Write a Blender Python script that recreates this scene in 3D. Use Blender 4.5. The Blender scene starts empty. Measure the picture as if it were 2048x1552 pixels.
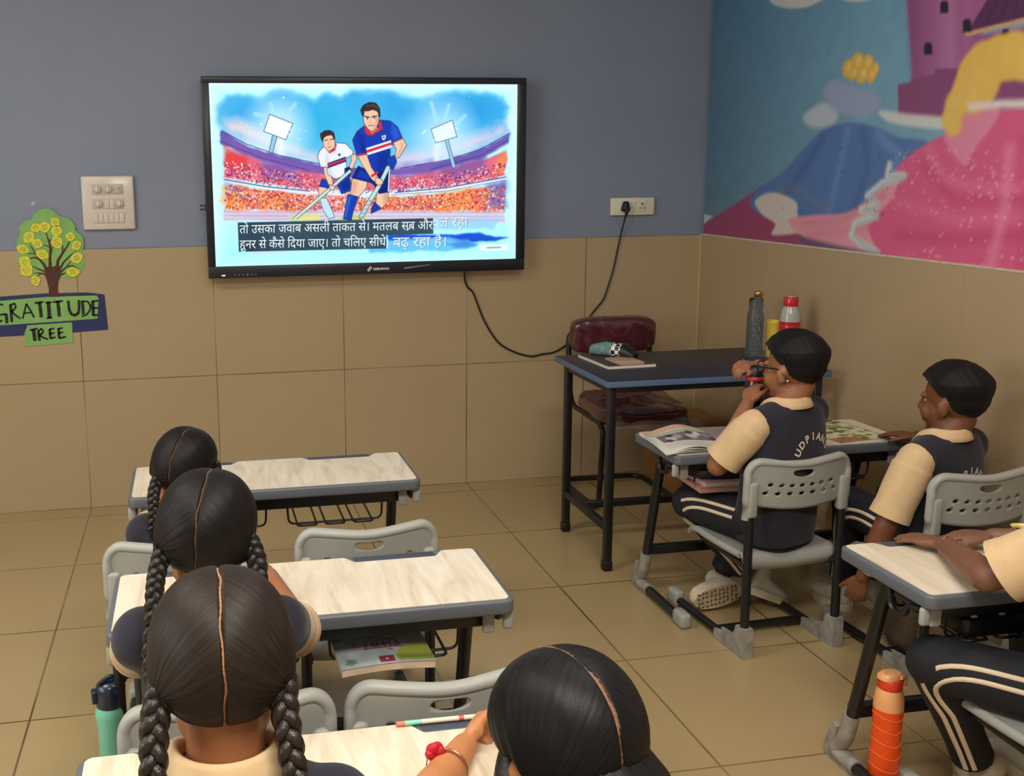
import bpy, bmesh, math, random
import numpy as np
from mathutils import Vector, Matrix, Quaternion
from mathutils.bvhtree import BVHTree

SC = bpy.context.scene
COL = SC.collection
random.seed(7)
RNG = np.random.default_rng(11)
V = Vector
PI = math.pi

# ---------------------------------------------------------------- camera
cam_data = bpy.data.cameras.new('camera')
cam = bpy.data.objects.new('camera', cam_data)
COL.objects.link(cam)
SC.camera = cam
F_PX, PX, PY = 2061.97, 766.13, 708.63
cam_data.sensor_fit = 'HORIZONTAL'
cam_data.sensor_width = 36.0
cam_data.lens = F_PX / 2048 * 36.0
cam_data.shift_x = (1024 - PX) / 2048
cam_data.shift_y = (PY - 776) / 2048
cam_data.clip_start = 0.02
_y, _p, _r = 0.1816, 0.1752, -0.0110
fw = V((math.sin(_y) * math.cos(_p), math.cos(_y) * math.cos(_p), -math.sin(_p)))
rt = V((math.cos(_y), -math.sin(_y), 0))
up = rt.cross(fw)
rt2 = math.cos(_r) * rt + math.sin(_r) * up
up2 = -math.sin(_r) * rt + math.cos(_r) * up
cam.matrix_world = Matrix(((rt2.x, up2.x, -fw.x, -0.0895), (rt2.y, up2.y, -fw.y, -4.7739), (rt2.z, up2.z, -fw.z, 1.5247), (0, 0, 0, 1)))

# ---------------------------------------------------------------- light, exposure
SC.view_settings.view_transform = 'Standard'
SC.view_settings.look = 'None'
SC.view_settings.gamma = 1.0
SC.view_settings.use_curve_mapping = False
SC.view_settings.exposure = 0.0
w = bpy.data.worlds.new('world')
SC.world = w
w.use_nodes = True
w.node_tree.nodes['Background'].inputs[0].default_value = (0.9, 0.95, 1.0, 1)
w.node_tree.nodes['Background'].inputs[1].default_value = 0.25


def area(name, loc, rot, sx, sy, power, color):
    d = bpy.data.lights.new(name, 'AREA')
    d.shape = 'RECTANGLE'
    d.size, d.size_y = sx, sy
    d.energy = power
    d.color = color
    o = bpy.data.objects.new(name, d)
    COL.objects.link(o)
    o.location = loc
    o.rotation_euler = rot
    return o


area('ceiling_panel_light', (0.2, -4.6, 2.92), (0, 0, 0), 1.2, 0.6, 76, (1.0, 0.95, 0.87))
area('ceiling_panel_light', (-1.5, -2.6, 2.92), (0, 0, 0), 1.2, 0.6, 41, (1.0, 0.95, 0.87))
area('ceiling_panel_light', (1.1, -2.9, 2.92), (0, 0, 0), 1.2, 0.6, 17, (1.0, 0.95, 0.87))
area('left_fill_light', (-3.1, -3.6, 1.7), (0, math.radians(-90), 0), 1.4, 2.6, 51, (0.88, 0.94, 1.0))  # cool fill light added beside the left wall, which has no window


# ---------------------------------------------------------------- colour and materials
def lin(c):
    c = c / 255.0
    return c / 12.92 if c <= 0.04045 else ((c + 0.055) / 1.055) ** 2.4


def rgb(r, g, b):
    return (lin(r), lin(g), lin(b), 1.0)


MATS = {}


def mat(name, color, rough=0.5, metal=0.0, noise=0.0, nscale=20.0, bump=0.0, bscale=200.0, coat=0.0, spec=0.5, stretch=(1, 1, 1), detail=3.0, sheen=0.0):
    """A procedural Principled material: noise-varied colour and a noise bump in object coordinates."""
    if name in MATS:
        return MATS[name]
    m = bpy.data.materials.new(name)
    m.use_nodes = True
    nt = m.node_tree
    b = nt.nodes['Principled BSDF']
    b.inputs['Base Color'].default_value = color
    b.inputs['Roughness'].default_value = rough
    b.inputs['Metallic'].default_value = metal
    b.inputs['Specular IOR Level'].default_value = spec
    b.inputs['Coat Weight'].default_value = coat
    b.inputs['Coat Roughness'].default_value = 0.15
    b.inputs['Sheen Weight'].default_value = sheen
    if noise or bump:
        tc = nt.nodes.new('ShaderNodeTexCoord')
        mp = nt.nodes.new('ShaderNodeMapping')
        mp.inputs['Scale'].default_value = stretch
        nt.links.new(tc.outputs['Object'], mp.inputs['Vector'])
    if noise:
        n = nt.nodes.new('ShaderNodeTexNoise')
        n.inputs['Scale'].default_value = nscale
        n.inputs['Detail'].default_value = detail
        nt.links.new(mp.outputs[0], n.inputs['Vector'])
        r = nt.nodes.new('ShaderNodeValToRGB')
        r.color_ramp.elements[0].position = 0.3
        r.color_ramp.elements[1].position = 0.7
        r.color_ramp.elements[0].color = tuple(max(0, c * (1 - noise)) for c in color[:3]) + (1,)
        r.color_ramp.elements[1].color = tuple(min(1, c * (1 + noise)) for c in color[:3]) + (1,)
        nt.links.new(n.outputs['Fac'], r.inputs[0])
        nt.links.new(r.outputs[0], b.inputs['Base Color'])
    if bump:
        n2 = nt.nodes.new('ShaderNodeTexNoise')
        n2.inputs['Scale'].default_value = bscale
        n2.inputs['Detail'].default_value = 3
        nt.links.new(mp.outputs[0], n2.inputs['Vector'])
        bp = nt.nodes.new('ShaderNodeBump')
        bp.inputs['Strength'].default_value = bump
        bp.inputs['Distance'].default_value = 0.002
        nt.links.new(n2.outputs['Fac'], bp.inputs['Height'])
        nt.links.new(bp.outputs[0], b.inputs['Normal'])
    MATS[name] = m
    return m


def attr_mat(name, emit=0.0, rough=0.5, bump=0.0):
    """Colours come from the printed artwork stored on the mesh (attribute 'ink')."""
    if name in MATS:
        return MATS[name]
    m = bpy.data.materials.new(name)
    m.use_nodes = True
    nt = m.node_tree
    a = nt.nodes.new('ShaderNodeAttribute')
    a.attribute_name = 'ink'
    if emit:
        nt.nodes.remove(nt.nodes['Principled BSDF'])
        e = nt.nodes.new('ShaderNodeEmission')
        e.inputs[1].default_value = emit
        nt.links.new(a.outputs['Color'], e.inputs[0])
        nt.links.new(e.outputs[0], nt.nodes['Material Output'].inputs[0])
    else:
        b = nt.nodes['Principled BSDF']
        b.inputs['Roughness'].default_value = rough
        nt.links.new(a.outputs['Color'], b.inputs['Base Color'])
    MATS[name] = m
    return m


def emis(name, color, s=1.0):
    if name in MATS:
        return MATS[name]
    m = bpy.data.materials.new(name)
    m.use_nodes = True
    nt = m.node_tree
    nt.nodes.remove(nt.nodes['Principled BSDF'])
    e = nt.nodes.new('ShaderNodeEmission')
    e.inputs[0].default_value = color
    e.inputs[1].default_value = s
    nt.links.new(e.outputs[0], nt.nodes['Material Output'].inputs[0])
    MATS[name] = m
    return m


def tile_mat(name, color, size, axes, offset, joint, jw, rough, var):
    """Square tiles laid from plane coordinates: faint per-tile tone, cloudy variation, thin dark joints."""
    m = bpy.data.materials.new(name)
    m.use_nodes = True
    nt = m.node_tree
    L = nt.links
    N = nt.nodes.new
    b = nt.nodes['Principled BSDF']
    b.inputs['Roughness'].default_value = rough
    tc = N('ShaderNodeTexCoord')
    sep = N('ShaderNodeSeparateXYZ')
    L.new(tc.outputs['Object'], sep.inputs[0])
    comb = N('ShaderNodeCombineXYZ')
    edges = []
    for i, ax in enumerate(axes):
        ad = N('ShaderNodeMath'); ad.operation = 'ADD'; ad.inputs[1].default_value = offset[i] + 60 * size
        L.new(sep.outputs[ax], ad.inputs[0])
        dv = N('ShaderNodeMath'); dv.operation = 'DIVIDE'; dv.inputs[1].default_value = size
        L.new(ad.outputs[0], dv.inputs[0])
        fr = N('ShaderNodeMath'); fr.operation = 'FRACT'
        L.new(dv.outputs[0], fr.inputs[0])
        sb = N('ShaderNodeMath'); sb.operation = 'SUBTRACT'; sb.inputs[1].default_value = 0.5
        L.new(fr.outputs[0], sb.inputs[0])
        ab = N('ShaderNodeMath'); ab.operation = 'ABSOLUTE'
        L.new(sb.outputs[0], ab.inputs[0])
        edges.append(ab)
        fl = N('ShaderNodeMath'); fl.operation = 'FLOOR'
        L.new(dv.outputs[0], fl.inputs[0])
        L.new(fl.outputs[0], comb.inputs[i])
    mx = N('ShaderNodeMath'); mx.operation = 'MAXIMUM'
    L.new(edges[0].outputs[0], mx.inputs[0]); L.new(edges[1].outputs[0], mx.inputs[1])
    mr = N('ShaderNodeMapRange')
    mr.inputs['From Min'].default_value = 0.5 - jw / size
    mr.inputs['From Max'].default_value = 0.5 - jw / size * 0.35
    L.new(mx.outputs[0], mr.inputs['Value'])
    wn = N('ShaderNodeTexWhiteNoise')
    L.new(comb.outputs[0], wn.inputs['Vector'])
    n1 = N('ShaderNodeTexNoise'); n1.inputs['Scale'].default_value = 2.6; n1.inputs['Detail'].default_value = 5
    L.new(tc.outputs['Object'], n1.inputs['Vector'])
    n2 = N('ShaderNodeTexNoise'); n2.inputs['Scale'].default_value = 260; n2.inputs['Detail'].default_value = 2
    L.new(tc.outputs['Object'], n2.inputs['Vector'])
    s1 = N('ShaderNodeMath'); s1.operation = 'MULTIPLY_ADD'; s1.inputs[1].default_value = var * 1.6; s1.inputs[2].default_value = 1 - var * 0.8
    L.new(n1.outputs['Fac'], s1.inputs[0])
    s2 = N('ShaderNodeMath'); s2.operation = 'MULTIPLY_ADD'; s2.inputs[1].default_value = var * 0.5
    L.new(wn.outputs['Value'], s2.inputs[0]); L.new(s1.outputs[0], s2.inputs[2])
    s3 = N('ShaderNodeMath'); s3.operation = 'MULTIPLY_ADD'; s3.inputs[1].default_value = var * 0.8
    L.new(n2.outputs['Fac'], s3.inputs[0]); L.new(s2.outputs[0], s3.inputs[2])
    vm = N('ShaderNodeVectorMath'); vm.operation = 'SCALE'
    vm.inputs[0].default_value = color[:3]
    L.new(s3.outputs[0], vm.inputs['Scale'])
    # joints are worn: their darkness varies along their length
    n3 = N('ShaderNodeTexNoise'); n3.inputs['Scale'].default_value = 1.7
    L.new(tc.outputs['Object'], n3.inputs['Vector'])
    jr = N('ShaderNodeMapRange')
    jr.inputs['From Min'].default_value = 0.35; jr.inputs['From Max'].default_value = 0.62
    jr.inputs['To Min'].default_value = 0.25; jr.inputs['To Max'].default_value = 1.0
    L.new(n3.outputs['Fac'], jr.inputs['Value'])
    jm = N('ShaderNodeMath'); jm.operation = 'MULTIPLY'
    L.new(mr.outputs[0], jm.inputs[0]); L.new(jr.outputs[0], jm.inputs[1])
    mix = N('ShaderNodeMixRGB')
    mix.inputs[2].default_value = joint
    L.new(jm.outputs[0], mix.inputs[0]); L.new(vm.outputs[0], mix.inputs[1])
    L.new(mix.outputs[0], b.inputs['Base Color'])
    bp = N('ShaderNodeBump'); bp.inputs['Strength'].default_value = 0.25; bp.inputs['Distance'].default_value = 0.002; bp.invert = True
    L.new(mr.outputs[0], bp.inputs['Height'])
    L.new(bp.outputs[0], b.inputs['Normal'])
    MATS[name] = m
    return m


# ---------------------------------------------------------------- mesh helpers
class MB:
    """Collects vertices and faces of one mesh."""

    def __init__(self):
        self.v = []
        self.f = []
        self.mi = []
        self.sm = []
        self.cur = 0
        self.smooth = True

    def add(self, vs, fs, smooth=None, mi=None):
        o = len(self.v)
        self.v.extend([tuple(p) for p in vs])
        s = self.smooth if smooth is None else smooth
        for f in fs:
            self.f.append(tuple(i + o for i in f))
            self.mi.append(self.cur if mi is None else mi)
            self.sm.append(s)

    def box(self, c, s, rot=None, bev=0.0, seg=2, smooth=False):
        bm = bmesh.new()
        bmesh.ops.create_cube(bm, size=1.0)
        bmesh.ops.scale(bm, vec=s, verts=bm.verts)
        if bev > 0:
            bmesh.ops.bevel(bm, geom=bm.edges[:], offset=min(bev, min(s) * 0.49), segments=seg, affect='EDGES', profile=0.5)
            smooth = True
        self._bm(bm, c, rot, smooth)

    def _bm(self, bm, c, rot, smooth):
        M = Matrix.Translation(V(c)) @ (rot.to_4x4() if rot is not None else Matrix.Identity(4))
        bm.verts.index_update()
        vs = [M @ v.co for v in bm.verts]
        self.add(vs, [[v.index for v in f.verts] for f in bm.faces], smooth)
        bm.free()

    def ring_loft(self, rings, cap0=True, cap1=True, closed=False, smooth=True):
        n = len(rings[0])
        vs = [p for r in rings for p in r]
        fs = []
        m = len(rings)
        for i in range(m if closed else m - 1):
            a, b = i * n, ((i + 1) % m) * n
            for j in range(n):
                k = (j + 1) % n
                fs.append((a + j, a + k, b + k, b + j))
        self.add(vs, fs, smooth)
        if not closed:
            if cap0:
                self.add(rings[0], [tuple(reversed(range(n)))], False)
            if cap1:
                self.add(rings[-1], [tuple(range(n))], False)

    def tube(self, pts, r, n=10, closed=False, cap=True, flat=None):
        pts = [V(p) for p in pts]
        m = len(pts)
        rs = r if isinstance(r, (list, tuple)) else [r] * m
        tans = []
        for i in range(m):
            if closed:
                t = pts[(i + 1) % m] - pts[i - 1]
            elif i == 0:
                t = pts[1] - pts[0]
            elif i == m - 1:
                t = pts[-1] - pts[-2]
            else:
                t = (pts[i + 1] - pts[i]).normalized() + (pts[i] - pts[i - 1]).normalized()
            tans.append(t.normalized() if t.length > 1e-9 else V((0, 0, 1)))
        a = V((0, 0, 1)) if abs(tans[0].z) < 0.9 else V((1, 0, 0))
        if flat is not None:
            a = V(flat[0])
        nrm = (a - tans[0] * a.dot(tans[0])).normalized()
        rings = []
        for i in range(m):
            if i > 0:
                q = tans[i - 1].rotation_difference(tans[i])
                nrm = q @ nrm
                nrm = (nrm - tans[i] * nrm.dot(tans[i])).normalized()
            bn = tans[i].cross(nrm)
            e = flat[1] if flat is not None else 1.0
            rings.append([pts[i] + rs[i] * (math.cos(2 * PI * j / n) * nrm * e + math.sin(2 * PI * j / n) * bn) for j in range(n)])
        self.ring_loft(rings, cap, cap, closed)

    def rtube(self, pts, r, n=10, br=0.04, bs=6, closed=False):
        """tube through corner points with rounded bends"""
        self.tube(fillet(pts, br, bs, closed), r, n, closed)

    def lathe(self, prof, c=(0, 0, 0), n=32, rot=None, caps=True):
        M = Matrix.Translation(V(c)) @ (rot.to_4x4() if rot is not None else Matrix.Identity(4))
        rings = [[M @ V((r * math.cos(2 * PI * j / n), r * math.sin(2 * PI * j / n), z)) for j in range(n)] for r, z in prof]
        self.ring_loft(rings, caps, caps)

    def ell(self, c, r, rot=None, nu=24, nv=16):
        M = Matrix.Translation(V(c)) @ (rot.to_4x4() if rot is not None else Matrix.Identity(4))
        vs = [M @ V((0, 0, -r[2]))]
        for i in range(1, nv):
            a = -PI / 2 + PI * i / nv
            for j in range(nu):
                t = 2 * PI * j / nu
                vs.append(M @ V((r[0] * math.cos(a) * math.cos(t), r[1] * math.cos(a) * math.sin(t), r[2] * math.sin(a))))
        vs.append(M @ V((0, 0, r[2])))
        fs = []
        for j in range(nu):
            k = (j + 1) % nu
            fs.append((0, 1 + k, 1 + j))
            e = len(vs) - 1
            b = 1 + (nv - 2) * nu
            fs.append((e, b + j, b + k))
        for i in range(nv - 2):
            for j in range(nu):
                k = (j + 1) % nu
                fs.append((1 + i * nu + j, 1 + i * nu + k, 1 + (i + 1) * nu + k, 1 + (i + 1) * nu + j))
        self.add(vs, fs, True)

    def cap(self, a, b, ra, rb, n=16):
        """rounded cone from a to b"""
        a, b = V(a), V(b)
        d = (b - a)
        L = max(d.length, 1e-6)
        t = d / L
        rings = []
        q = V((0, 0, 1)).rotation_difference(t)
        x, y = q @ V((1, 0, 0)), q @ V((0, 1, 0))
        for i in range(1, 6):
            g = -PI / 2 + PI / 2 * i / 5
            rings.append((a + t * (ra * math.sin(g)), ra * math.cos(g)))
        for i in range(0, 5):
            g = PI / 2 * i / 5
            rings.append((b + t * (rb * math.sin(g)), rb * math.cos(g)))
        self.ring_loft([[c + r * (math.cos(2 * PI * j / n) * x + math.sin(2 * PI * j / n) * y) for j in range(n)] for c, r in rings])

    def flatcone(self, a, b, ra, rb, n=24, e=1.0):
        self.tube([a, V(a).lerp(V(b), 0.5), b], [ra, (ra + rb) / 2, rb], n)

    def loft(self, secs, right, n=28, p=2.0):
        """elliptic sections: (centre, half width, half depth, forward axis)"""
        rings = []
        for c, hw, hd, fwd in secs:
            r = V(right).normalized()
            f = V(fwd).normalized()
            ring = []
            for j in range(n):
                t = 2 * PI * j / n
                cx, sy = math.cos(t), math.sin(t)
                ring.append(V(c) + r * hw * math.copysign(abs(cx) ** (2 / p), cx) + f * hd * math.copysign(abs(sy) ** (2 / p), sy))
            rings.append(ring)
        self.ring_loft(rings)

    def prism(self, poly, h, M=None, smooth=False):
        """polygon in xy extruded from z=0 to h, placed by matrix M"""
        M = M or Matrix.Identity(4)
        n = len(poly)
        vs = [M @ V((x, y, 0)) for x, y in poly] + [M @ V((x, y, h)) for x, y in poly]
        fs = [tuple(reversed(range(n))), tuple(range(n, 2 * n))]
        self.add(vs, fs, False)
        self.add(vs, [(i, (i + 1) % n, n + (i + 1) % n, n + i) for i in range(n)], smooth)

    def mesh(self, name, mats):
        me = bpy.data.meshes.new(name)
        me.from_pydata(self.v, [], self.f)
        for m in (mats if isinstance(mats, (list, tuple)) else [mats]):
            if m is not None:
                me.materials.append(m)
        me.polygons.foreach_set('material_index', self.mi)
        me.polygons.foreach_set('use_smooth', self.sm)
        me.update()
        return me


def fillet(pts, br, bs=6, closed=False):
    pts = [V(p) for p in pts]
    out = []
    m = len(pts)
    for i in range(m):
        if not closed and i in (0, m - 1):
            out.append(pts[i])
            continue
        a, b, c = pts[i - 1], pts[i], pts[(i + 1) % m]
        d1, d2 = a - b, c - b
        k = min(br, d1.length * 0.48, d2.length * 0.48)
        p, q = b + d1.normalized() * k, b + d2.normalized() * k
        for s in range(bs + 1):
            t = s / bs
            out.append(p * (1 - t) ** 2 + b * 2 * t * (1 - t) + q * t * t)
    return out


def link(name, me, parent=None):
    o = bpy.data.objects.new(name, me)
    COL.objects.link(o)
    if parent is not None:
        o.parent = parent
    return o


def part(name, mb, mats, parent=None, world=True):
    """one mesh object; with world=True its vertices are given in room coordinates and are moved into the parent's frame"""
    me = mb.mesh(name, mats) if isinstance(mb, MB) else mb
    if parent is not None and world:
        root = parent
        off = V((0, 0, 0))
        while root is not None:
            off += root.location
            root = root.parent
        me.transform(Matrix.Translation(-off))
    return link(name, me, parent)


def tag(o, label, cat, group=None):
    o['label'] = label
    o['category'] = cat
    if group:
        o['group'] = group
    return o


def thing(name, label, cat, loc=(0, 0, 0), rz=0.0, group=None):
    o = bpy.data.objects.new(name, None)
    o.empty_display_size = 0.05
    COL.objects.link(o)
    o.location = loc
    o.rotation_euler = (0, 0, rz)
    return tag(o, label, cat, group)


def struct(name, mb, m):
    o = part(name, mb, m)
    o['kind'] = 'structure'
    return o


def copy_thing(src, label, loc, rz, skip=()):
    r = src.copy()
    COL.objects.link(r)
    r.location = loc
    r.rotation_euler = (0, 0, rz)
    r['label'] = label
    for c in list(src.children):
        if c.name.split('.')[0] in skip:
            continue
        d = c.copy()
        COL.objects.link(d)
        d.parent = r
        for e in list(c.children):
            g = e.copy()
            COL.objects.link(g)
            g.parent = d
    return r


def evaluated(me, mods, name):
    """run modifiers on a mesh through the depsgraph and give back the resulting mesh"""
    o = bpy.data.objects.new('tmp_eval', me)
    COL.objects.link(o)
    for t, kw in mods:
        md = o.modifiers.new(t.lower(), t)
        for k, val in kw.items():
            setattr(md, k, val)
    dg = bpy.context.evaluated_depsgraph_get()
    res = bpy.data.meshes.new_from_object(o.evaluated_get(dg))
    bpy.data.objects.remove(o)
    res.name = name
    return res


def fuse(mb, voxel, m, name, smooth=4, fac=0.5):
    """overlapping closed volumes become one continuous smooth surface"""
    me = mb.mesh(name, None)
    me.materials.clear()
    res = evaluated(me, [('REMESH', dict(mode='VOXEL', voxel_size=voxel, use_smooth_shade=True)), ('SMOOTH', dict(factor=fac, iterations=smooth))], name)
    res.materials.clear()
    for x in (m if isinstance(m, (list, tuple)) else [m]):
        res.materials.append(x)
    res.polygons.foreach_set('use_smooth', [True] * len(res.polygons))
    return res


def text_mesh(body, size=1.0, bold=0.0):
    c = bpy.data.curves.new('lettering', 'FONT')
    c.body = body
    c.size = size
    c.offset = bold
    c.fill_mode = 'FRONT'
    c.dimensions = '2D'
    c.resolution_u = 4
    o = bpy.data.objects.new('lettering', c)
    COL.objects.link(o)
    dg = bpy.context.evaluated_depsgraph_get()
    me = bpy.data.meshes.new_from_object(o.evaluated_get(dg))
    bpy.data.objects.remove(o)
    vs = [tuple(v.co[:2]) for v in me.vertices]
    fs = [tuple(p.vertices) for p in me.polygons]
    bpy.data.meshes.remove(me)
    return vs, fs


def smooth_poly(pts, k=5):
    out = []
    n = len(pts)
    for i in range(n):
        p0, p1, p2, p3 = [V(pts[(i + j - 1) % n]) for j in range(4)]
        for s in range(k):
            t = s / k
            out.append(tuple(0.5 * ((2 * p1) + (p2 - p0) * t + (2 * p0 - 5 * p1 + 4 * p2 - p3) * t * t + (3 * p1 - p0 - 3 * p2 + p3) * t ** 3)))
    return out




# ---------------------------------------------------------------- printed artwork
class Canvas:
    """A grid of printed colours; shapes are painted into it in drawing units (s to the right, t upward, both 0..1 after 'fn')."""

    def __init__(self, W, H, bg, fn):
        self.W, self.H, self.fn = W, H, fn
        self.img = np.zeros((H, W, 3)) + np.array(bg) / 255.0
        self.S, self.T = np.meshgrid((np.arange(W)) / (W - 1), (np.arange(H)) / (H - 1))

    def noise(self, n, seed=0):
        r = np.random.default_rng(seed)
        out = np.zeros((self.H, self.W))
        amp = 1.0
        for o in range(3):
            g = r.random((int(n * self.H / self.W) + 3, n + 3))
            x = self.S * n
            y = self.T * n * self.H / self.W
            xi, yi = x.astype(int), y.astype(int)
            fx, fy = x - xi, y - yi
            fx, fy = fx * fx * (3 - 2 * fx), fy * fy * (3 - 2 * fy)
            out += amp * ((g[yi, xi] * (1 - fx) + g[yi, xi + 1] * fx) * (1 - fy) + (g[yi + 1, xi] * (1 - fx) + g[yi + 1, xi + 1] * fx) * fy)
            amp *= 0.5
            n *= 2
        return out / 1.75

    def _sd(self, pts, closed=True, box=None):
        """distance in grid cells to a polyline, and inside mask"""
        P = np.array([self.fn(*p) for p in pts]) * np.array([self.W - 1, self.H - 1])
        x0, y0, x1, y1 = box(P)
        X, Y = np.meshgrid(np.arange(x0, x1), np.arange(y0, y1))
        d = np.full(X.shape, 1e9)
        ins = np.zeros(X.shape, bool)
        n = len(P)
        for i in range(n if closed else n - 1):
            a, b = P[i], P[(i + 1) % n]
            e = b - a
            t = np.clip(((X - a[0]) * e[0] + (Y - a[1]) * e[1]) / max(e @ e, 1e-9), 0, 1)
            d = np.minimum(d, (X - a[0] - t * e[0]) ** 2 + (Y - a[1] - t * e[1]) ** 2)
            if closed:
                c = (a[1] > Y) != (b[1] > Y)
                with np.errstate(divide='ignore', invalid='ignore'):
                    xx = (b[0] - a[0]) * (Y - a[1]) / (b[1] - a[1]) + a[0]
                ins ^= c & (X < xx)
        return np.sqrt(d), ins, (x0, y0, x1, y1)

    def _box(self, pad):
        def f(P):
            x0, y0 = np.floor(P.min(0) - pad).astype(int)
            x1, y1 = np.ceil(P.max(0) + pad).astype(int) + 1
            return max(0, x0), max(0, y0), max(0, min(self.W, x1)), max(0, min(self.H, y1))
        return f

    def _mix(self, b, a, col):
        x0, y0, x1, y1 = b
        reg = self.img[y0:y1, x0:x1]
        c = np.array(col) / 255.0
        if c.ndim == 3:
            c = c[y0:y1, x0:x1]
        self.img[y0:y1, x0:x1] = reg * (1 - a[..., None]) + c * a[..., None]

    def poly(self, pts, col, alpha=1.0, soft=0.6, rough=0.0, seed=1, nz=24, mod=None):
        d, ins, b = self._sd(pts, True, self._box(soft * 2 + rough * 2 + 2))
        if b[2] <= b[0] or b[3] <= b[1]:
            return
        sd = np.where(ins, d, -d)
        if rough:
            sd = sd + (self.noise(nz, seed)[b[1]:b[3], b[0]:b[2]] - 0.5) * 2 * rough
        a = np.clip(sd / (2 * soft) + 0.5, 0, 1) * alpha
        if mod is not None:
            a = a * mod[b[1]:b[3], b[0]:b[2]]
        self._mix(b, a, col)

    def line(self, pts, wpx, col, alpha=1.0, soft=0.6):
        d, _, b = self._sd(pts, False, self._box(wpx + soft * 2 + 2))
        if b[2] <= b[0] or b[3] <= b[1]:
            return
        self._mix(b, np.clip((wpx / 2 - d) / (2 * soft) + 0.5, 0, 1) * alpha, col)

    def dot(self, u, v, r, col, alpha=1.0, soft=0.5, e=1.0):
        s, t = self.fn(u, v)
        cx, cy = s * (self.W - 1), t * (self.H - 1)
        x0, x1 = max(0, int(cx - r - 3 - soft)), min(self.W, int(cx + r + 4 + soft))
        y0, y1 = max(0, int(cy - r * e - 3 - soft)), min(self.H, int(cy + r * e + 4 + soft))
        if x1 <= x0 or y1 <= y0:
            return
        X, Y = np.meshgrid(np.arange(x0, x1), np.arange(y0, y1))
        d = np.sqrt((X - cx) ** 2 + ((Y - cy) / e) ** 2)
        self._mix((x0, y0, x1, y1), np.clip((r - d) / (2 * soft) + 0.5, 0, 1) * alpha, col)

    def mesh(self, name, place, m):
        """place(s array, t array) gives the 3-D points of the sheet"""
        W, H = self.W, self.H
        P = place(self.S.ravel(), self.T.ravel())
        i = np.arange((H - 1) * (W - 1))
        r, c = i // (W - 1), i % (W - 1)
        a = r * W + c
        q = np.stack([a, a + 1, a + W + 1, a + W], 1).astype(np.int32)
        me = bpy.data.meshes.new(name)
        me.vertices.add(W * H)
        me.vertices.foreach_set('co', P.astype(np.float32).ravel())
        me.loops.add(q.size)
        me.loops.foreach_set('vertex_index', q.ravel())
        me.polygons.add(len(q))
        me.polygons.foreach_set('loop_start', (np.arange(len(q)) * 4).astype(np.int32))
        me.update(calc_edges=True)
        me.validate()
        at = me.attributes.new('ink', 'FLOAT_COLOR', 'POINT')
        im = np.clip(self.img, 0, 1)
        L = np.where(im <= 0.04045, im / 12.92, ((im + 0.055) / 1.055) ** 2.4)
        at.data.foreach_set('color', np.concatenate([L, np.ones((H, W, 1))], 2).astype(np.float32).ravel())
        me.materials.append(m)
        me.polygons.foreach_set('use_smooth', [True] * len(me.polygons))
        return me


def hmap(h):
    def f(u, v):
        d = h[6] * u + h[7] * v + h[8]
        return (h[0] * u + h[1] * v + h[2]) / d, (h[3] * u + h[4] * v + h[5]) / d
    return f

# ================================================================ room
XL, XR, YB, HC = -3.2, 2.4, -7.0, 3.0
M_TILE = tile_mat('beige_wall_tile', rgb(172, 151, 116), 0.6, (0, 2), (0.0, 0.6), rgb(96, 74, 46), 0.0035, 0.38, 0.10)
M_TILE_R = tile_mat('beige_side_tile', rgb(168, 145, 112), 0.6, (1, 2), (0.0, 0.6), rgb(150, 124, 90), 0.0014, 0.38, 0.10)
M_FLOOR = tile_mat('beige_floor_tile', rgb(164, 142, 102), 0.6, (0, 1), (0.0, 0.129), rgb(78, 58, 34), 0.0045, 0.22, 0.13)
M_BLUE = mat('slate_blue_wall_paint', rgb(130, 140, 160), 0.55, noise=0.04, nscale=2.5, bump=0.15, bscale=240)
M_CEIL = mat('white_ceiling_paint', rgb(225, 222, 214), 0.8, bump=0.1, bscale=120)
M_CREAM = mat('cream_wall_paint', rgb(205, 196, 178), 0.7, noise=0.03, bump=0.1, bscale=200)


def slab(name, c, s, m):
    b = MB()
    b.box(c, s)
    return struct(name, b, m)


slab('floor', (-0.4, -3.5, -0.05), (5.6 + 0.4, 7.4, 0.1), M_FLOOR)
slab('ceiling', (-0.4, -3.5, HC + 0.05), (6.0, 7.4, 0.1), M_CEIL)
slab('wall_back', (-0.4, 0.108, 1.5), (6.0, 0.2, 3.0), M_BLUE)
slab('wall_right', (XR + 0.108, -3.5, 1.5), (0.2, 7.0, 3.0), M_BLUE)
slab('wall_left', (XL - 0.1, -3.5, 1.5), (0.2, 7.0, 3.0), M_CREAM)
slab('wall_front', (-0.4, YB - 0.1, 1.5), (6.0, 0.2, 3.0), M_CREAM)
slab('trim_1', ((XL + XR) / 2, 0.004, 0.6), (XR - XL, 0.008, 1.2), M_TILE)
slab('trim_2', (XR + 0.004, -3.5, 0.6), (0.008, 7.0, 1.2), M_TILE_R)
b = MB()
b.box((XR - 0.002, -0.002, 0.6), (0.006, 0.006, 1.2), bev=0.002)
struct('trim_3', b, mat('pale_corner_bead', rgb(196, 170, 120), 0.5))
b = MB()
b.box((XR + 0.003, -3.5, 1.203), (0.008, 7.0, 0.007))
struct('trim_4', b, mat('chalky_edge_line', rgb(196, 184, 164), 0.7, noise=0.15, nscale=30))

# ================================================================ mural on the right wall
MUR = hmap([-0.01440825, -0.000614197, 20.49114, -0.00412385, 0.007044669, -0.8887019, -0.002753273, 0.0001221957, 1.0])
MW, MZ0, MZ1 = 2.6, 1.206, 2.9


def mfn(u, v):
    s, t = MUR(u, v)
    return s / MW, (t - MZ0) / (MZ1 - MZ0)


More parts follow.
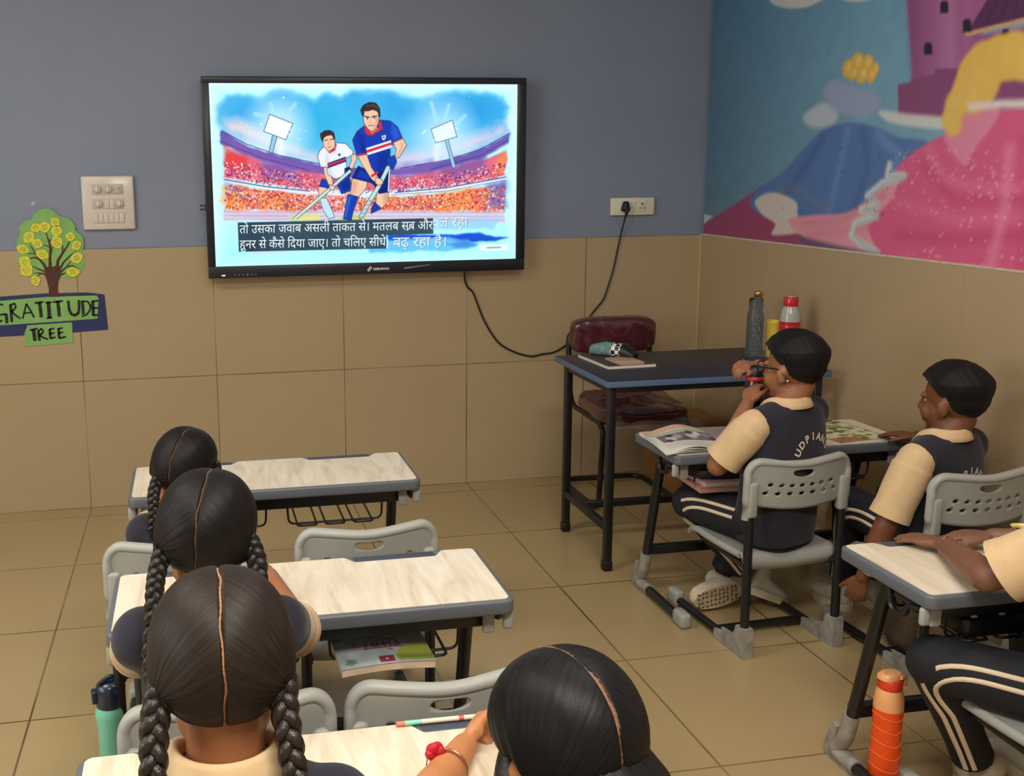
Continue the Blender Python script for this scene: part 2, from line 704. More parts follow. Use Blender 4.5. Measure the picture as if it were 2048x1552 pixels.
cv = Canvas(420, 280, (96, 140, 165), mfn)
g = cv.T[..., None]
sx = cv.S[..., None]
cv.img = np.array((98, 130, 150)) / 255 * (1 - g) + np.array((76, 122, 160)) / 255 * g
cv.img = cv.img + np.clip(sx * 2.2, 0, 1) * np.array((34, 42, 40)) / 255 - 0.03
cv.img *= (0.96 + 0.08 * cv.noise(60, 3))[..., None]
for cl_ in [[(1526, -30), (1534, 2), (1552, 14), (1580, 18), (1612, 14), (1640, 0), (1660, -14), (1650, -60), (1560, -70)], [(1668, -20), (1680, 0), (1705, 5), (1735, 0), (1760, -16), (1740, -70), (1690, -70)]]:
    cv.poly(smooth_poly(cl_), (206, 204, 198), 0.95, 1.0)
# plain round towers and a stepped wall
TW = (158, 92, 142)
cv.poly([(1803, -60), (1818, 168), (1940, 150), (1985, -60)], TW, 1, 0.7)
for k, (dx, c) in enumerate([(0, (126, 68, 118)), (12, (140, 78, 128)), (60, (186, 122, 168)), (80, (196, 134, 178)), (112, (172, 104, 154))]):
    cv.poly([(1803 + dx, -60), (1818 + dx * 0.9, 172), (1832 + dx * 0.9, 172), (1822 + dx, -60)], c, 0.55, 4.0)
cv.poly([(1789, 170), (1815, 165), (1815, 158), (1862, 150), (1862, 138), (1905, 138), (1940, 120), (1960, 150), (2060, 120), (2060, 240), (1790, 240)], (134, 72, 116), 1, 0.7)
cv.poly([(1940, 75), (2060, 50), (2060, 160), (1975, 160)], (150, 84, 136), 1, 0.8)
cv.poly([(1985, 70), (2010, 64), (2010, 150), (1998, 150)], (184, 118, 162), 0.6, 4)
cv.poly([(1926, 70), (1993, -40), (2070, -60), (2070, 30)], (88, 46, 84), 1, 0.8)
for k in range(5):
    cv.line([(1926 + 30 * k, 68 - 6 * k), (1993 + 14 * k, -40)], 0.8, (66, 34, 64), 0.8)
cv.line([(1926, 69), (2070, 34)], 2.4, (200, 160, 120))
for (x, y, ww, hh) in [(1881, 15, 8, 12), (1926, 52, 8, 13), (1849, 98, 8, 12), (2003, 68, 7, 9), (1974, 122, 4, 6)]:
    cv.poly([(x - ww, y - hh * 0.6), (x - ww * 0.5, y - hh), (x + ww * 0.6, y - hh), (x + ww, y - hh * 0.5), (x + ww, y + hh), (x - ww, y + hh)], (44, 26, 44), 1, 0.6)
# meadow: magenta slope, blue hill, pink hills with pale rims
cv.poly([(1400, 452), (1440, 425), (1520, 372), (1640, 330), (1700, 480), (1700, 520), (1400, 480)], (150, 66, 102), 1, 1.0)
cv.poly([(1404, 448), (1404, 428), (1422, 432)], (196, 190, 190), 1, 0.8)
BL = (84, 116, 170)
cv.poly(smooth_poly([(1495, 400), (1520, 372), (1560, 345), (1600, 300), (1640, 262), (1690, 246), (1745, 255), (1790, 275), (1850, 285), (1860, 330), (1780, 420), (1660, 440), (1560, 440), (1510, 425)]), BL, 1, 1.2)
for p, c in [(((1640, 275), (1600, 340), (1560, 395)), (64, 92, 146)), (((1690, 262), (1672, 340), (1650, 430)), (112, 146, 196)), (((1720, 262), (1730, 340), (1700, 420)), (66, 96, 152)), (((1748, 268), (1790, 310), (1770, 380)), (120, 152, 200)), (((1510, 400), (1580, 372), (1650, 420)), (108, 122, 150))]:
    cv.line(p, 5.0, c, 0.6, 3.0)
cv.poly(smooth_poly([(1600, 235), (1625, 212), (1650, 205), (1670, 225), (1660, 248), (1620, 256)]), (190, 194, 204), 0.9, 2.0)
cv.poly(smooth_poly([(1640, 190), (1660, 160), (1700, 172), (1745, 190), (1752, 216), (1720, 232), (1670, 226)]), (150, 162, 190), 0.95, 2.0)
cv.poly(smooth_poly([(1752, 222), (1810, 228), (1884, 236), (1884, 258), (1820, 254), (1770, 244)]), (208, 208, 206), 0.95, 1.4)
cv.poly(smooth_poly([(1505, 402), (1540, 385), (1585, 402), (1590, 430), (1600, 462), (1540, 470), (1545, 448), (1520, 430)]), (214, 200, 188), 0.95, 1.2)
for (x, y, r) in [(1690, 138, 9), (1708, 126, 10), (1728, 128, 9), (1742, 140, 7), (1700, 148, 7), (1718, 150, 9), (1736, 152, 7)]:
    cv.dot(x, y, r * 0.62, (222, 176, 78), 1, 1.2)
    cv.dot(x + 3, y - 3, r * 0.3, (240, 206, 120), 0.8, 1.2)
PK = (212, 92, 132)
cv.poly(smooth_poly([(1770, 390), (1790, 330), (1850, 285), (1900, 262), (1960, 226), (2420, 200), (2420, 560), (1960, 540), (1820, 528), (1745, 505), (1720, 470), (1745, 420)]), PK, 1, 1.2)
cv.poly(smooth_poly([(1572, 440), (1620, 430), (1700, 420), (1790, 345), (1775, 400), (1730, 450), (1745, 505), (1680, 498), (1600, 474)]), (224, 150, 166), 1, 1.2)
cv.poly(smooth_poly([(1880, 268), (1930, 216), (1985, 214), (1985, 240), (1940, 300), (1918, 330)]), (222, 140, 164), 0.9, 1.5)
for p, c, wd in [(((1850, 300), (1880, 360), (1980, 380), (2420, 370)), (232, 128, 160), 4), (((1840, 330), (1900, 400), (2420, 400)), (190, 66, 110), 4), (((1780, 400), (1900, 440), (2420, 420)), (228, 116, 150), 5), (((1790, 470), (1900, 480), (2420, 440)), (190, 64, 108), 6),
                 (((2010, 300), (2000, 420), (1970, 540)), (238, 150, 176), 6), (((2040, 280), (2050, 400), (2030, 540)), (196, 72, 116), 6), (((1600, 448), (1680, 440), (1760, 390)), (204, 118, 140), 4), (((1610, 470), (1690, 462), (1730, 450)), (206, 122, 142), 4)]:
    cv.line(p, wd, c, 0.55, 3.0)
wv = [(1772, 330), (1768, 352), (1800, 352), (1758, 366), (1728, 392), (1748, 410), (1716, 420), (1745, 432), (1704, 446), (1696, 470), (1716, 488), (1748, 506)]
cv.line(wv, 5.0, (204, 210, 208), 0.95, 1.4)
cv.line([(p[0] + 5, p[1] + 2) for p in wv], 2.0, (160, 176, 180), 0.6, 1.0)
cv.poly([(1590, 472), (1680, 494), (1740, 506), (1800, 525), (1600, 486)], (82, 86, 110), 0.9, 2)
for k in range(300):
    x, y = 1780 + random.random() * 600, 300 + random.random() * 240
    cv.dot(x, y, 0.35 + random.random() * 0.5, (244, 190, 206), 0.7, 0.6)
for k in range(60):
    cv.dot(1560 + random.random() * 230, 290 + random.random() * 140, 0.6, (60, 84, 130), 0.7, 0.5)
for (x, y, r) in [(1940, 150, 20), (1955, 126, 18), (1985, 120, 20), (2015, 112, 20), (1925, 180, 17), (1905, 210, 14), (1955, 170, 20), (1892, 238, 10), (1900, 252, 9), (2045, 118, 18), (1940, 196, 14)]:
    cv.dot(x, y, r * 0.62, (224, 182, 84), 1, 1.6)
    cv.dot(x - 2, y - 3, r * 0.40, (236, 200, 112), 0.45, 4.0)
cv.poly([(1925, 208), (1990, 200), (2400, 190), (2400, 208), (1990, 218), (1930, 222)], (226, 214, 212), 0.95, 1.5)
me = cv.mesh('mural', lambda s, t: np.stack([np.full_like(s, 0.0), -s * MW, t * (MZ1 - MZ0)], 1), attr_mat('printed_vinyl', 0, 0.42))
o = link('wall_mural', me)
o.location = (XR + 0.005, -0.012, MZ0)
tag(o, 'printed wall mural with pink tower, blue hill and pink hills above the right-hand tiles', 'mural')

# ================================================================ television
M_BEZEL = mat('black_tv_bezel', rgb(30, 34, 42), 0.32, bump=0.05, bscale=400)
tv = thing('television', 'large wall-mounted television showing two hockey players and subtitles', 'television', (0.7, 0.0, 1.5))
b = MB()
x0, x1, z0, z1 = -0.021, 1.457, 1.06, 1.943
sx0, sx1, sz0, sz1 = 0.0125, 1.4155, 1.113, 1.914
b.box(((x0 + sx0) / 2, -0.055, (sz0 + sz1) / 2), (sx0 - x0, 0.0658, sz1 - sz0 + 0.004), bev=0.0015)
b.box(((x1 + sx1) / 2, -0.055, (sz0 + sz1) / 2), (x1 - sx1, 0.0658, sz1 - sz0 + 0.004), bev=0.0015)
b.box(((x0 + x1) / 2, -0.055, (z1 + sz1) / 2), (x1 - x0, 0.066, z1 - sz1), bev=0.004)
b.box(((x0 + x1) / 2, -0.055, (z0 + sz0) / 2), (x1 - x0, 0.066, sz0 - z0), bev=0.004)
part('bezel', b, M_BEZEL, tv)
b = MB()
b.box(((x0 + x1) / 2, -0.038, (z0 + z1) / 2), (x1 - x0 - 0.01, 0.036, z1 - z0 - 0.01))
b.box((0.72, -0.010, 1.5), (0.5, 0.022, 0.4))
part('back_cover', b, mat('dark_tv_shell', rgb(22, 22, 24), 0.6), tv)

TVH = hmap([0.0005226423, -2.437697e-05, -0.0531925, -3.013448e-05, -0.0009257102, 1.100772, -2.617659e-05, -2.974177e-05, 1.0])
cv = Canvas(620, 354, (206, 247, 250), TVH)
n1, n2, n3 = cv.noise(9, 1), cv.noise(26, 2), cv.noise(70, 5)
edge = np.minimum(np.minimum(cv.S, 1 - cv.S) * 1.75, np.minimum(cv.T, 1 - cv.T))
cv.img += (0.04 - np.clip(edge * 1.6, 0, 0.12)[..., None] * np.array((1.0, 0.05, 0.0)))
cv.img[:, :, 0] -= 0.10 * np.clip(1 - cv.T * 4, 0, 1)
# watercolour sky
SKY = [(160, 330), (165, 250), (215, 190), (290, 175), (390, 200), (470, 160), (520, 150), (600, 165), (720, 205), (780, 175), (880, 190), (930, 150), (1160, 150), (1260, 180), (1340, 195), (1420, 180), (1560, 160), (1720, 160), (1830, 180), (1862, 240), (1850, 320), (1860, 420), (1500, 560), (1000, 610), (500, 520), (200, 400)]
cv.poly(SKY, (140, 214, 240), 0.95, 5, 7, 4)
top = np.clip((cv.T - 0.45) * 3.0, 0, 1)
cv.poly(SKY, (62, 172, 232), 0.95, 8, 8, 8, mod=np.clip(top * (0.45 + 0.9 * n1), 0, 1))
cv.poly([(1150, 180), (1340, 215), (1560, 180), (1720, 185), (1800, 250), (1700, 340), (1400, 330), (1200, 300)], (40, 150, 222), 0.6, 22, 12, 9)
cv.poly([(240, 215), (400, 225), (480, 190), (560, 200), (520, 290), (380, 330), (260, 290)], (70, 165, 228), 0.5, 18, 12, 14)
cv.poly([(640, 230), (900, 230), (1000, 300), (960, 480), (760, 480), (650, 380)], (40, 180, 222), 0.45, 26, 12, 15)
cv.poly([(200, 330), (330, 330), (480, 430), (700, 520), (900, 590), (560, 520), (220, 400)], (244, 214, 222), 0.85, 12, 7, 16)
cv.poly([(1860, 320), (1700, 390), (1450, 470), (1220, 520), (1200, 590), (1500, 560), (1860, 400)], (232, 208, 228), 0.85, 14, 7, 17)
cv.dot(520, 370, 52, (214, 246, 255), 0.75, 26)
cv.dot(1480, 390, 56, (200, 240, 255), 0.7, 30)
for p in [[(480, 300), (470, 230)], [(560, 300), (612, 230)], [(1440, 320), (1412, 215)], [(1490, 310), (1515, 230)], [(1550, 350), (1610, 290)], [(430, 300), (380, 290)]]:
    cv.line(p, 7, (170, 226, 246), 0.8, 2.5)
cv.poly([(500, 430), (540, 430), (560, 620), (530, 640)], (240, 246, 252), 0.6, 4)
cv.poly([(1430, 440), (1470, 440), (1450, 600), (1420, 620)], (236, 244, 252), 0.6, 4)
# stands
cv.poly([(185, 395), (330, 470), (520, 535), (800, 590), (1000, 612), (1250, 600), (1500, 555), (1700, 490), (1872, 395), (1868, 450), (1700, 545), (1400, 630), (1000, 665), (700, 640), (420, 570), (170, 470)], (104, 84, 168), 0.95, 2.5, 4, 20)
cv.poly([(240, 440), (500, 560), (760, 610), (740, 690), (500, 640), (240, 560)], (150, 92, 170), 0.5, 8, 6, 22)
cv.poly([(200, 510), (420, 570), (700, 640), (1000, 665), (1400, 630), (1700, 545), (1850, 500), (1850, 640), (1500, 705), (1100, 738), (700, 728), (200, 665)], (226, 96, 118), 0.92, 3, 5, 24)
cv.poly([(200, 480), (330, 540), (330, 640), (210, 590)], (228, 62, 62), 0.8, 6, 6, 25)
cv.poly([(420, 560), (620, 610), (640, 690), (430, 650)], (98, 82, 180), 0.65, 8, 8, 26)
cv.poly([(1450, 600), (1720, 530), (1740, 610), (1480, 660)], (86, 80, 176), 0.55, 9, 8, 27)
cv.poly([(1200, 590), (1420, 560), (1420, 640), (1210, 660)], (132, 92, 178), 0.6, 8, 8, 28)
cv.poly([(1780, 560), (1850, 500), (1850, 620), (1790, 640)], (250, 150, 70), 0.7, 6, 6, 29)
cv.poly([(200, 700), (700, 765), (1100, 778), (1500, 745), (1850, 680), (1850, 850), (1200, 860), (700, 860), (220, 850)], (240, 116, 84), 0.92, 3, 6, 30)
cv.poly([(200, 720), (330, 750), (330, 850), (220, 860), (190, 800)], (250, 150, 70), 0.85, 8, 8, 31)
cv.poly([(420, 760), (620, 790), (620, 860), (440, 860)], (246, 150, 80), 0.7, 9, 8, 32)
cv.poly([(700, 770), (960, 780), (960, 860), (720, 860)], (240, 168, 180), 0.8, 9, 8, 33)
cv.poly([(1420, 760), (1650, 720), (1660, 840), (1430, 850)], (250, 150, 66), 0.7, 9, 8, 34)
cv.poly([(1740, 690), (1850, 660), (1860, 820), (1750, 850)], (80, 110, 210), 0.7, 9, 8, 35)
cv.poly([(220, 690), (330, 720), (300, 780), (230, 760)], (80, 100, 200), 0.55, 8, 8, 36)
pal1 = [(206, 40, 60), (240, 240, 246), (70, 60, 150), (236, 90, 80), (250, 200, 190), (40, 50, 130), (220, 60, 90)]
pal2 = [(230, 60, 40), (252, 250, 246), (250, 170, 60), (120, 60, 120), (250, 210, 190), (200, 40, 60), (70, 70, 160), (250, 130, 50)]
for k in range(1700):
    u = 200 + random.random() * 1650
    if 740 < u < 1180 and random.random() < 0.5:
        continue
    c0 = 640 - abs(u - 1030) ** 2 * 1.55e-4
    v = c0 + 25 + random.random() * 95
    cv.dot(u, v, 0.6 + random.random() * 1.5, random.choice(pal1), 0.75, 0.6)
for k in range(2300):
    u = 205 + random.random() * 1640
    c0 = 778 - abs(u - 1030) ** 2 * 1.2e-4
    v = c0 + random.random() * (858 - c0)
    cv.dot(u, v, 0.6 + random.random() * 1.6, random.choice(pal2), 0.75, 0.6)
for q, wd, c in [([(185, 392), (330, 467), (520, 532), (800, 588), (1000, 610)], 1.6, (70, 56, 130)), ([(1230, 602), (1500, 553), (1700, 488), (1872, 392)], 1.6, (70, 56, 130)),
                 ([(200, 680), (450, 722), (700, 748), (1000, 760), (1300, 745), (1600, 705), (1850, 655)], 5.5, (236, 226, 240)), ([(200, 676), (450, 716), (700, 740)], 2.0, (60, 60, 110)), ([(1200, 745), (1500, 715), (1850, 650)], 2.0, (66, 60, 120)),
                 ([(1180, 758), (1500, 735), (1850, 668)], 1.0, (120, 80, 130)), ([(170, 450), (420, 548), (700, 620)], 1.0, (60, 50, 120)), ([(1868, 430), (1700, 525), (1400, 610)], 1.0, (60, 50, 120)),
                 ([(500, 750), (600, 850)], 1.2, (90, 70, 80)), ([(1500, 740), (1400, 850)], 1.2, (120, 70, 70)), ([(390, 580), (470, 680)], 1.2, (100, 60, 100)), ([(1620, 620), (1560, 700)], 1.0, (100, 60, 100))]:
    cv.line(q, wd, c, 0.9)
# pitch
cv.poly([(200, 858), (1845, 850), (1845, 915), (200, 915)], (214, 196, 220), 0.85, 3, 3, 40)
cv.poly([(240, 866), (700, 866), (700, 900), (260, 905)], (216, 172, 200), 0.5, 6, 4, 41)
for vv in (862, 885, 905):
    cv.line([(200, vv + 2), (1000, vv), (1845, vv - 4)], 0.9, (140, 110, 150), 0.6)
cv.poly([(580, 885), (760, 880), (760, 912), (590, 912)], (232, 232, 110), 0.8, 4, 3, 42)
cv.poly([(890, 885), (1030, 880), (1030, 910), (880, 912)], (190, 206, 90), 0.8, 4, 3, 43)
cv.poly([(1420, 900), (1815, 895), (1780, 960), (1420, 960)], (150, 200, 238), 0.8, 6, 5, 44)
cv.poly([(1160, 990), (1500, 985), (1700, 975), (1790, 1000), (1868, 1003), (1790, 1025), (1600, 1030), (1400, 1015), (1160, 1030)], (24, 72, 206), 0.95, 2.5, 4, 45)
cv.poly([(1150, 1020), (1520, 1010), (1700, 1040), (1680, 1055), (1560, 1080), (1250, 1095), (1050, 1100), (1050, 1080)], (98, 186, 236), 0.85, 3, 5, 46)
cv.poly([(1480, 1040), (1620, 1025), (1680, 1050), (1560, 1072)], (60, 130, 220), 0.8, 4, 4, 47)
cv.poly([(300, 1080), (700, 1080), (560, 1110), (400, 1120)], (206, 214, 232), 0.8, 5, 4, 48)
cv.poly([(250, 905), (420, 905), (420, 925), (260, 925)], (190, 226, 244), 0.6, 5, 4, 49)
# flood lights
LN = (70, 80, 120)


def inked(p, c, w=1.0, ln=LN):
    cv.poly(p, c, 1, 0.7)
    cv.line(list(p) + [p[0]], w, ln, 0.85)


cv.poly([(478, 415), (512, 420), (485, 515), (462, 505)], (150, 200, 225), 1, 0.7)
cv.line([(482, 418), (462, 510)], 1.2, LN)
cv.line([(508, 422), (484, 516)], 1.2, LN)
inked([(465, 292), (600, 345), (560, 440), (430, 392)], (246, 252, 255), 1.6)
inked([(1410, 372), (1535, 317), (1562, 415), (1437, 452)], (226, 242, 252), 1.4)
cv.poly([(1492, 440), (1512, 434), (1556, 590), (1535, 595)], (150, 200, 225), 1, 0.7)
cv.line([(1494, 440), (1536, 595)], 1.1, LN)
cv.line([(1512, 434), (1556, 590)], 1.1, LN)
for k in range(26):
    cv.dot(random.choice([560, 1480]) + random.gauss(0, 120), 370 + random.gauss(0, 60), 0.8 + random.random() * 1.6, (226, 248, 255), 0.8, 0.8)
# players
SK, SKD, HR, INK = (238, 196, 164), (206, 146, 112), (64, 46, 42), (40, 40, 70)
WH, NV, NVD, RD, LB = (232, 236, 246), (28, 62, 176), (20, 38, 120), (214, 48, 62), (190, 222, 236)
# the player behind, in white
inked([(752, 712), (800, 718), (806, 748), (785, 790), (755, 780)], SK, 1, INK)
inked([(757, 778), (800, 780), (832, 850), (848, 892), (812, 900), (780, 850)], LB, 1, INK)
inked([(905, 745), (950, 735), (945, 770), (915, 770)], SK, 1, INK)
inked([(772, 668), (850, 690), (930, 645), (952, 732), (888, 756), (862, 704), (808, 722), (755, 712)], NV, 1, INK)
cv.poly([(880, 690), (930, 665), (940, 720), (900, 735)], NVD, 0.7, 2)
inked([(780, 600), (812, 598), (838, 690), (830, 712), (812, 705), (785, 640)], SK, 1, INK)
inked([(788, 470), (757, 505), (745, 540), (765, 600), (802, 598), (806, 640), (850, 668), (935, 640), (915, 590), (912, 545), (948, 530), (955, 505), (910, 460), (850, 455)], WH, 1.2, INK)
cv.poly([(800, 500), (830, 620), (850, 660), (812, 640), (790, 560)], (196, 206, 226), 0.7, 3)
cv.poly([(804, 576), (910, 536), (914, 566), (806, 606)], (40, 54, 120), 1, 0.6)
cv.poly([(804, 583), (912, 545), (913, 556), (806, 596)], RD, 1, 0.6)
cv.poly([(790, 478), (815, 520), (850, 500), (858, 465), (850, 455), (846, 485), (815, 508)], RD, 1, 0.6)
cv.dot(873, 526, 2.6, (50, 60, 130))
inked([(940, 528), (968, 520), (976, 550), (950, 610), (925, 600), (945, 560)], SK, 1, INK)
inked([(772, 430), (782, 480), (808, 505), (832, 496), (848, 470), (846, 425), (820, 405), (785, 412)], SK, 1, INK)
inked([(765, 432), (760, 405), (785, 386), (815, 382), (840, 395), (848, 428), (842, 440), (830, 410), (800, 414), (780, 428), (776, 452)], HR, 1, INK)
for q in [[(788, 442), (804, 440)], [(818, 438), (834, 434)]]:
    cv.line(q, 1.6, INK)
cv.line([(812, 445), (808, 466), (816, 468)], 0.9, SKD)
cv.line([(806, 482), (824, 480)], 1.2, (150, 70, 60))
inked([(905, 605), (932, 596), (948, 615), (935, 650), (905, 645)], NVD, 1, INK)
cv.line([(935, 622), (860, 690), (740, 795), (612, 905)], 7.5, (70, 92, 100))
cv.line([(935, 622), (860, 690), (740, 795), (612, 905)], 5.2, (196, 222, 214))
cv.line([(585, 890), (596, 914), (625, 912)], 5.5, (196, 210, 180))
inked([(815, 700), (850, 710), (842, 735), (818, 730)], SK, 1, INK)
# the player in front, in blue
inked([(1095, 740), (1162, 745), (1158, 800), (1125, 838), (1085, 830)], SK, 1.1, INK)
cv.poly([(1130, 750), (1160, 750), (1154, 800), (1130, 820)], SKD, 0.6, 3)
inked([(1080, 800), (1122, 838), (1060, 870), (1062, 840)], NV, 1.1, INK)
inked([(950, 655), (1042, 668), (1032, 722), (988, 772), (938, 760)], SK, 1.1, INK)
cv.poly([(950, 670), (980, 690), (968, 750), (940, 756)], SKD, 0.55, 4)
inked([(925, 756), (986, 772), (955, 862), (946, 908), (898, 902), (910, 830)], NV, 1.1, INK)
cv.poly([(928, 770), (945, 770), (918, 890), (902, 890)], (60, 110, 220), 0.7, 2)
inked([(985, 590), (1085, 640), (1172, 600), (1167, 742), (1108, 752), (1075, 700), (1058, 688), (948, 662)], NVD, 1.2, INK)
cv.poly([(1000, 610), (1060, 650), (1040, 680), (970, 655)], NV, 0.9, 3)
cv.line([(1168, 600), (1162, 738)], 2.5, WH)
inked([(1018, 355), (975, 390), (950, 440), (975, 528), (1032, 518), (1040, 560), (1085, 640), (1168, 600), (1170, 470), (1215, 450), (1242, 425), (1215, 360), (1170, 325), (1110, 320), (1060, 400)], NV, 1.4, INK)
cv.poly([(1180, 340), (1215, 370), (1230, 420), (1190, 440), (1178, 390)], (50, 96, 210), 0.8, 3)
cv.poly([(985, 400), (1015, 420), (1040, 560), (1000, 500)], (18, 36, 120), 0.6, 5)
cv.poly([(1100, 520), (1165, 500), (1165, 590), (1090, 630)], (18, 40, 130), 0.6, 6)
cv.poly([(1030, 486), (1176, 438), (1178, 482), (1036, 528)], WH, 1, 0.6)
cv.poly([(1031, 498), (1177, 450), (1177, 466), (1034, 514)], RD, 1, 0.6)
cv.line([(975, 528), (1032, 518)], 3.0, RD)
cv.line([(1182, 458), (1240, 428)], 3.0, RD)
inked([(1120, 412), (1145, 406), (1146, 426), (1134, 442), (1122, 432)], WH, 0.8, INK)
cv.dot(1133, 422, 2.0, (60, 80, 170))
inked([(982, 532), (1034, 522), (1062, 600), (1105, 660), (1090, 690), (1062, 668), (1002, 575)], SK, 1.1, INK)
cv.line([(1066, 648), (1094, 630)], 5.0, RD)
inked([(1188, 452), (1244, 428), (1268, 466), (1224, 540), (1196, 545), (1206, 492)], SK, 1.1, INK)
cv.line([(1236, 450), (1246, 472), (1212, 530)], 2.5, SKD, 0.7, 1.5)
inked([(1034, 368), (1092, 355), (1112, 382), (1064, 412), (1030, 392)], SKD, 1, INK)
cv.poly([(1014, 352), (1030, 404), (1062, 412), (1112, 380), (1126, 372), (1116, 322), (1098, 340), (1108, 366), (1064, 400), (1036, 372)], RD, 1, 0.7)
inked([(1010, 290), (1016, 340), (1040, 374), (1062, 388), (1086, 374), (1102, 336), (1106, 292), (1092, 262), (1040, 258), (1016, 268)], SK, 1.2, INK)
cv.poly([(1086, 300), (1102, 300), (1096, 340), (1078, 374), (1070, 370), (1084, 340)], SKD, 0.6, 2)
inked([(1006, 296), (996, 262), (1012, 234), (1046, 216), (1086, 220), (1108, 250), (1112, 296), (1104, 306), (1098, 272), (1070, 258), (1040, 268), (1018, 268), (1014, 300)], HR, 1.2, INK)
cv.line([(1030, 240), (1070, 232), (1100, 250)], 1.6, (120, 96, 90), 0.7)
for q in [[(1022, 300), (1046, 304)], [(1064, 302), (1090, 296)]]:
    cv.line(q, 2.2, INK)
for q in [(1036, 312), (1078, 308)]:
    cv.dot(q[0], q[1], 1.5, (30, 30, 50))
cv.line([(1056, 304), (1050, 334), (1062, 338)], 1.1, SKD)
cv.line([(1044, 354), (1074, 352)], 1.6, (150, 76, 66))
inked([(1150, 545), (1198, 525), (1210, 565), (1188, 612), (1152, 592)], (26, 66, 170), 1.1, INK)
cv.line([(1158, 600), (1110, 700), (1050, 800), (1002, 890)], 9.5, (60, 84, 96))
cv.line([(1158, 600), (1110, 700), (1050, 800), (1002, 890)], 7.0, (190, 224, 220))
for k in range(5):
    cv.line([(1060 - k * 13, 790 + k * 24), (1048 - k * 13, 800 + k * 24)], 1.2, (60, 84, 96))
inked([(1088, 655), (1122, 668), (1132, 692), (1105, 706), (1084, 690)], SK, 1.1, INK)
# caption plates
cv.poly([(282, 926), (1423, 893), (1426, 985), (1150, 994), (1150, 1073), (290, 1097)], (44, 62, 78), 0.96, 0.7, mod=0.86 + 0.22 * n1)
cv.poly([(1690, 1052), (1702, 1046), (1858, 1044), (1868, 1055), (1866, 1072), (1856, 1078), (1700, 1082), (1688, 1072)], (236, 250, 252), 0.95, 1.0)
cv.line([(1742, 1065), (1820, 1062)], 3.5, (150, 176, 190))
SCW, SCH = sx1 - sx0, sz1 - sz0
scr = part('screen', cv.mesh('screen', lambda s, t: np.stack([sx0 + s * SCW, np.full_like(s, -0.0785), sz0 + t * SCH], 1), attr_mat('lit_screen', 1.12)), None, tv)


def screen_text(body, quad, size_ref, colr, name, yy, extra=None):
    """lettering laid along the line from quad[0] to quad[1] (drawing units) with the given x-height box"""
    vs, fs = text_mesh(body)
    xs = [v[0] for v in vs]
    xm = max(xs)
    xn = min(xs)
    b = MB()
    (u0, v0), (u1, v1) = quad
    out = []
    for x, y in vs:
        t = (x - xn) / (xm - xn)
        u = u0 + (u1 - u0) * t
        v = v0 + (v1 - v0) * t - y * size_ref
        s, q = TVH(u, v)
        out.append((sx0 + s * SCW, yy, sz0 + q * SCH))
    b.add(out, fs, False)
    if extra:
        for (p, q, wd) in extra:
            d = V((q[0] - p[0], q[1] - p[1])).normalized()
            n = V((-d.y, d.x)) * wd / 2
            c = [(p[0] + n.x, p[1] + n.y), (q[0] + n.x, q[1] + n.y), (q[0] - n.x, q[1] - n.y), (p[0] - n.x, p[1] - n.y)]
            pts = []
            for (u, v) in c:
                s, t = TVH(u, v)
                pts.append((sx0 + s * SCW, yy - 0.0002, sz0 + t * SCH))
            b.add(pts, [(0, 1, 2, 3)], False)
    return part(name, b, emis(colr[0], colr[1]), scr)


WT = ('caption_white', rgb(238, 250, 252))
GT = ('caption_pale', rgb(226, 246, 252))
GS = ('caption_shade', rgb(112, 150, 176))
screen_text('तो उसका जवाब असली ताकत से। मतलब सब्र और'.replace('ब्र', 'ब'), ((293, 990), (1424, 958)), 74, WT, 'subtitle_text', -0.0800, extra=[((1288, 952), (1270, 966), 5)])
screen_text('हुनर से कैसे िदया जाए। तो चिलए सीधे', ((295, 1078), (1148, 1056)), 74, WT, 'subtitle_text', -0.0800)
screen_text('ल रहा', ((1462, 948), (1634, 944)), 86, GS, 'subtitle_text', -0.0792)
screen_text('ल रहा', ((1458, 945), (1630, 941)), 86, GT, 'subtitle_text', -0.0800)
screen_text('बढ़ रहा है।', ((1192, 1066), (1502, 1059)), 86, GS, 'subtitle_text', -0.0792)
screen_text('बढ़ रहा है।', ((1188, 1063), (1498, 1056)), 86, GT, 'subtitle_text', -0.0800, extra=[((1157, 1018), (1157, 1072), 7), ((1428, 905), (1448, 905), 6), ((1448, 905), (1448, 946), 7), ((1428, 934), (1446, 926), 5)])
# marks on the bezel
b = MB()
vs, fs = text_mesh('GENIVO', 0.0165, 0.0006)
b.add([(0.728 + x * 1.25, -0.0888, 1.0785 + y * 0.85) for x, y in vs], fs, False)
for (cx, cz) in [(0.708, 1.0800), (0.716, 1.0885)]:
    n = 20
    ro, ri = 0.0062, 0.0030
    ring = [(cx + ro * math.cos(2 * PI * i / n), -0.0888, cz + ro * 1.1 * math.sin(2 * PI * i / n)) for i in range(n)] + [(cx + ri * math.cos(2 * PI * i / n), -0.0888, cz + ri * 1.1 * math.sin(2 * PI * i / n)) for i in range(n)]
    b.add(ring, [(i, (i + 1) % n, n + (i + 1) % n, n + i) for i in range(n)], False)
part('brand_mark', b, mat('white_print', rgb(235, 238, 240), 0.5), tv)
b = MB()
b.box((0.935, -0.0892, 1.089), (0.125, 0.002, 0.0075), Matrix.Rotation(math.radians(-6), 3, 'Y'), bev=0.0009)
part('silver_strip', b, mat('dull_silver', rgb(128, 136, 150), 0.35, 0.6), tv)
b = MB()
b.box((0.045, -0.0890, 1.0725), (0.016, 0.0016, 0.006))
part('power_light', b, emis('white_led', rgb(235, 245, 250), 1.0), tv)
b = MB()
for i in range(6):
    b.box((0.095 + i * 0.019, -0.0888, 1.0735), (0.008, 0.001, 0.006 if i != 3 else 0.012))
part('touch_keys', b, mat('grey_print', rgb(92, 104, 120), 0.5), tv)
b = MB()
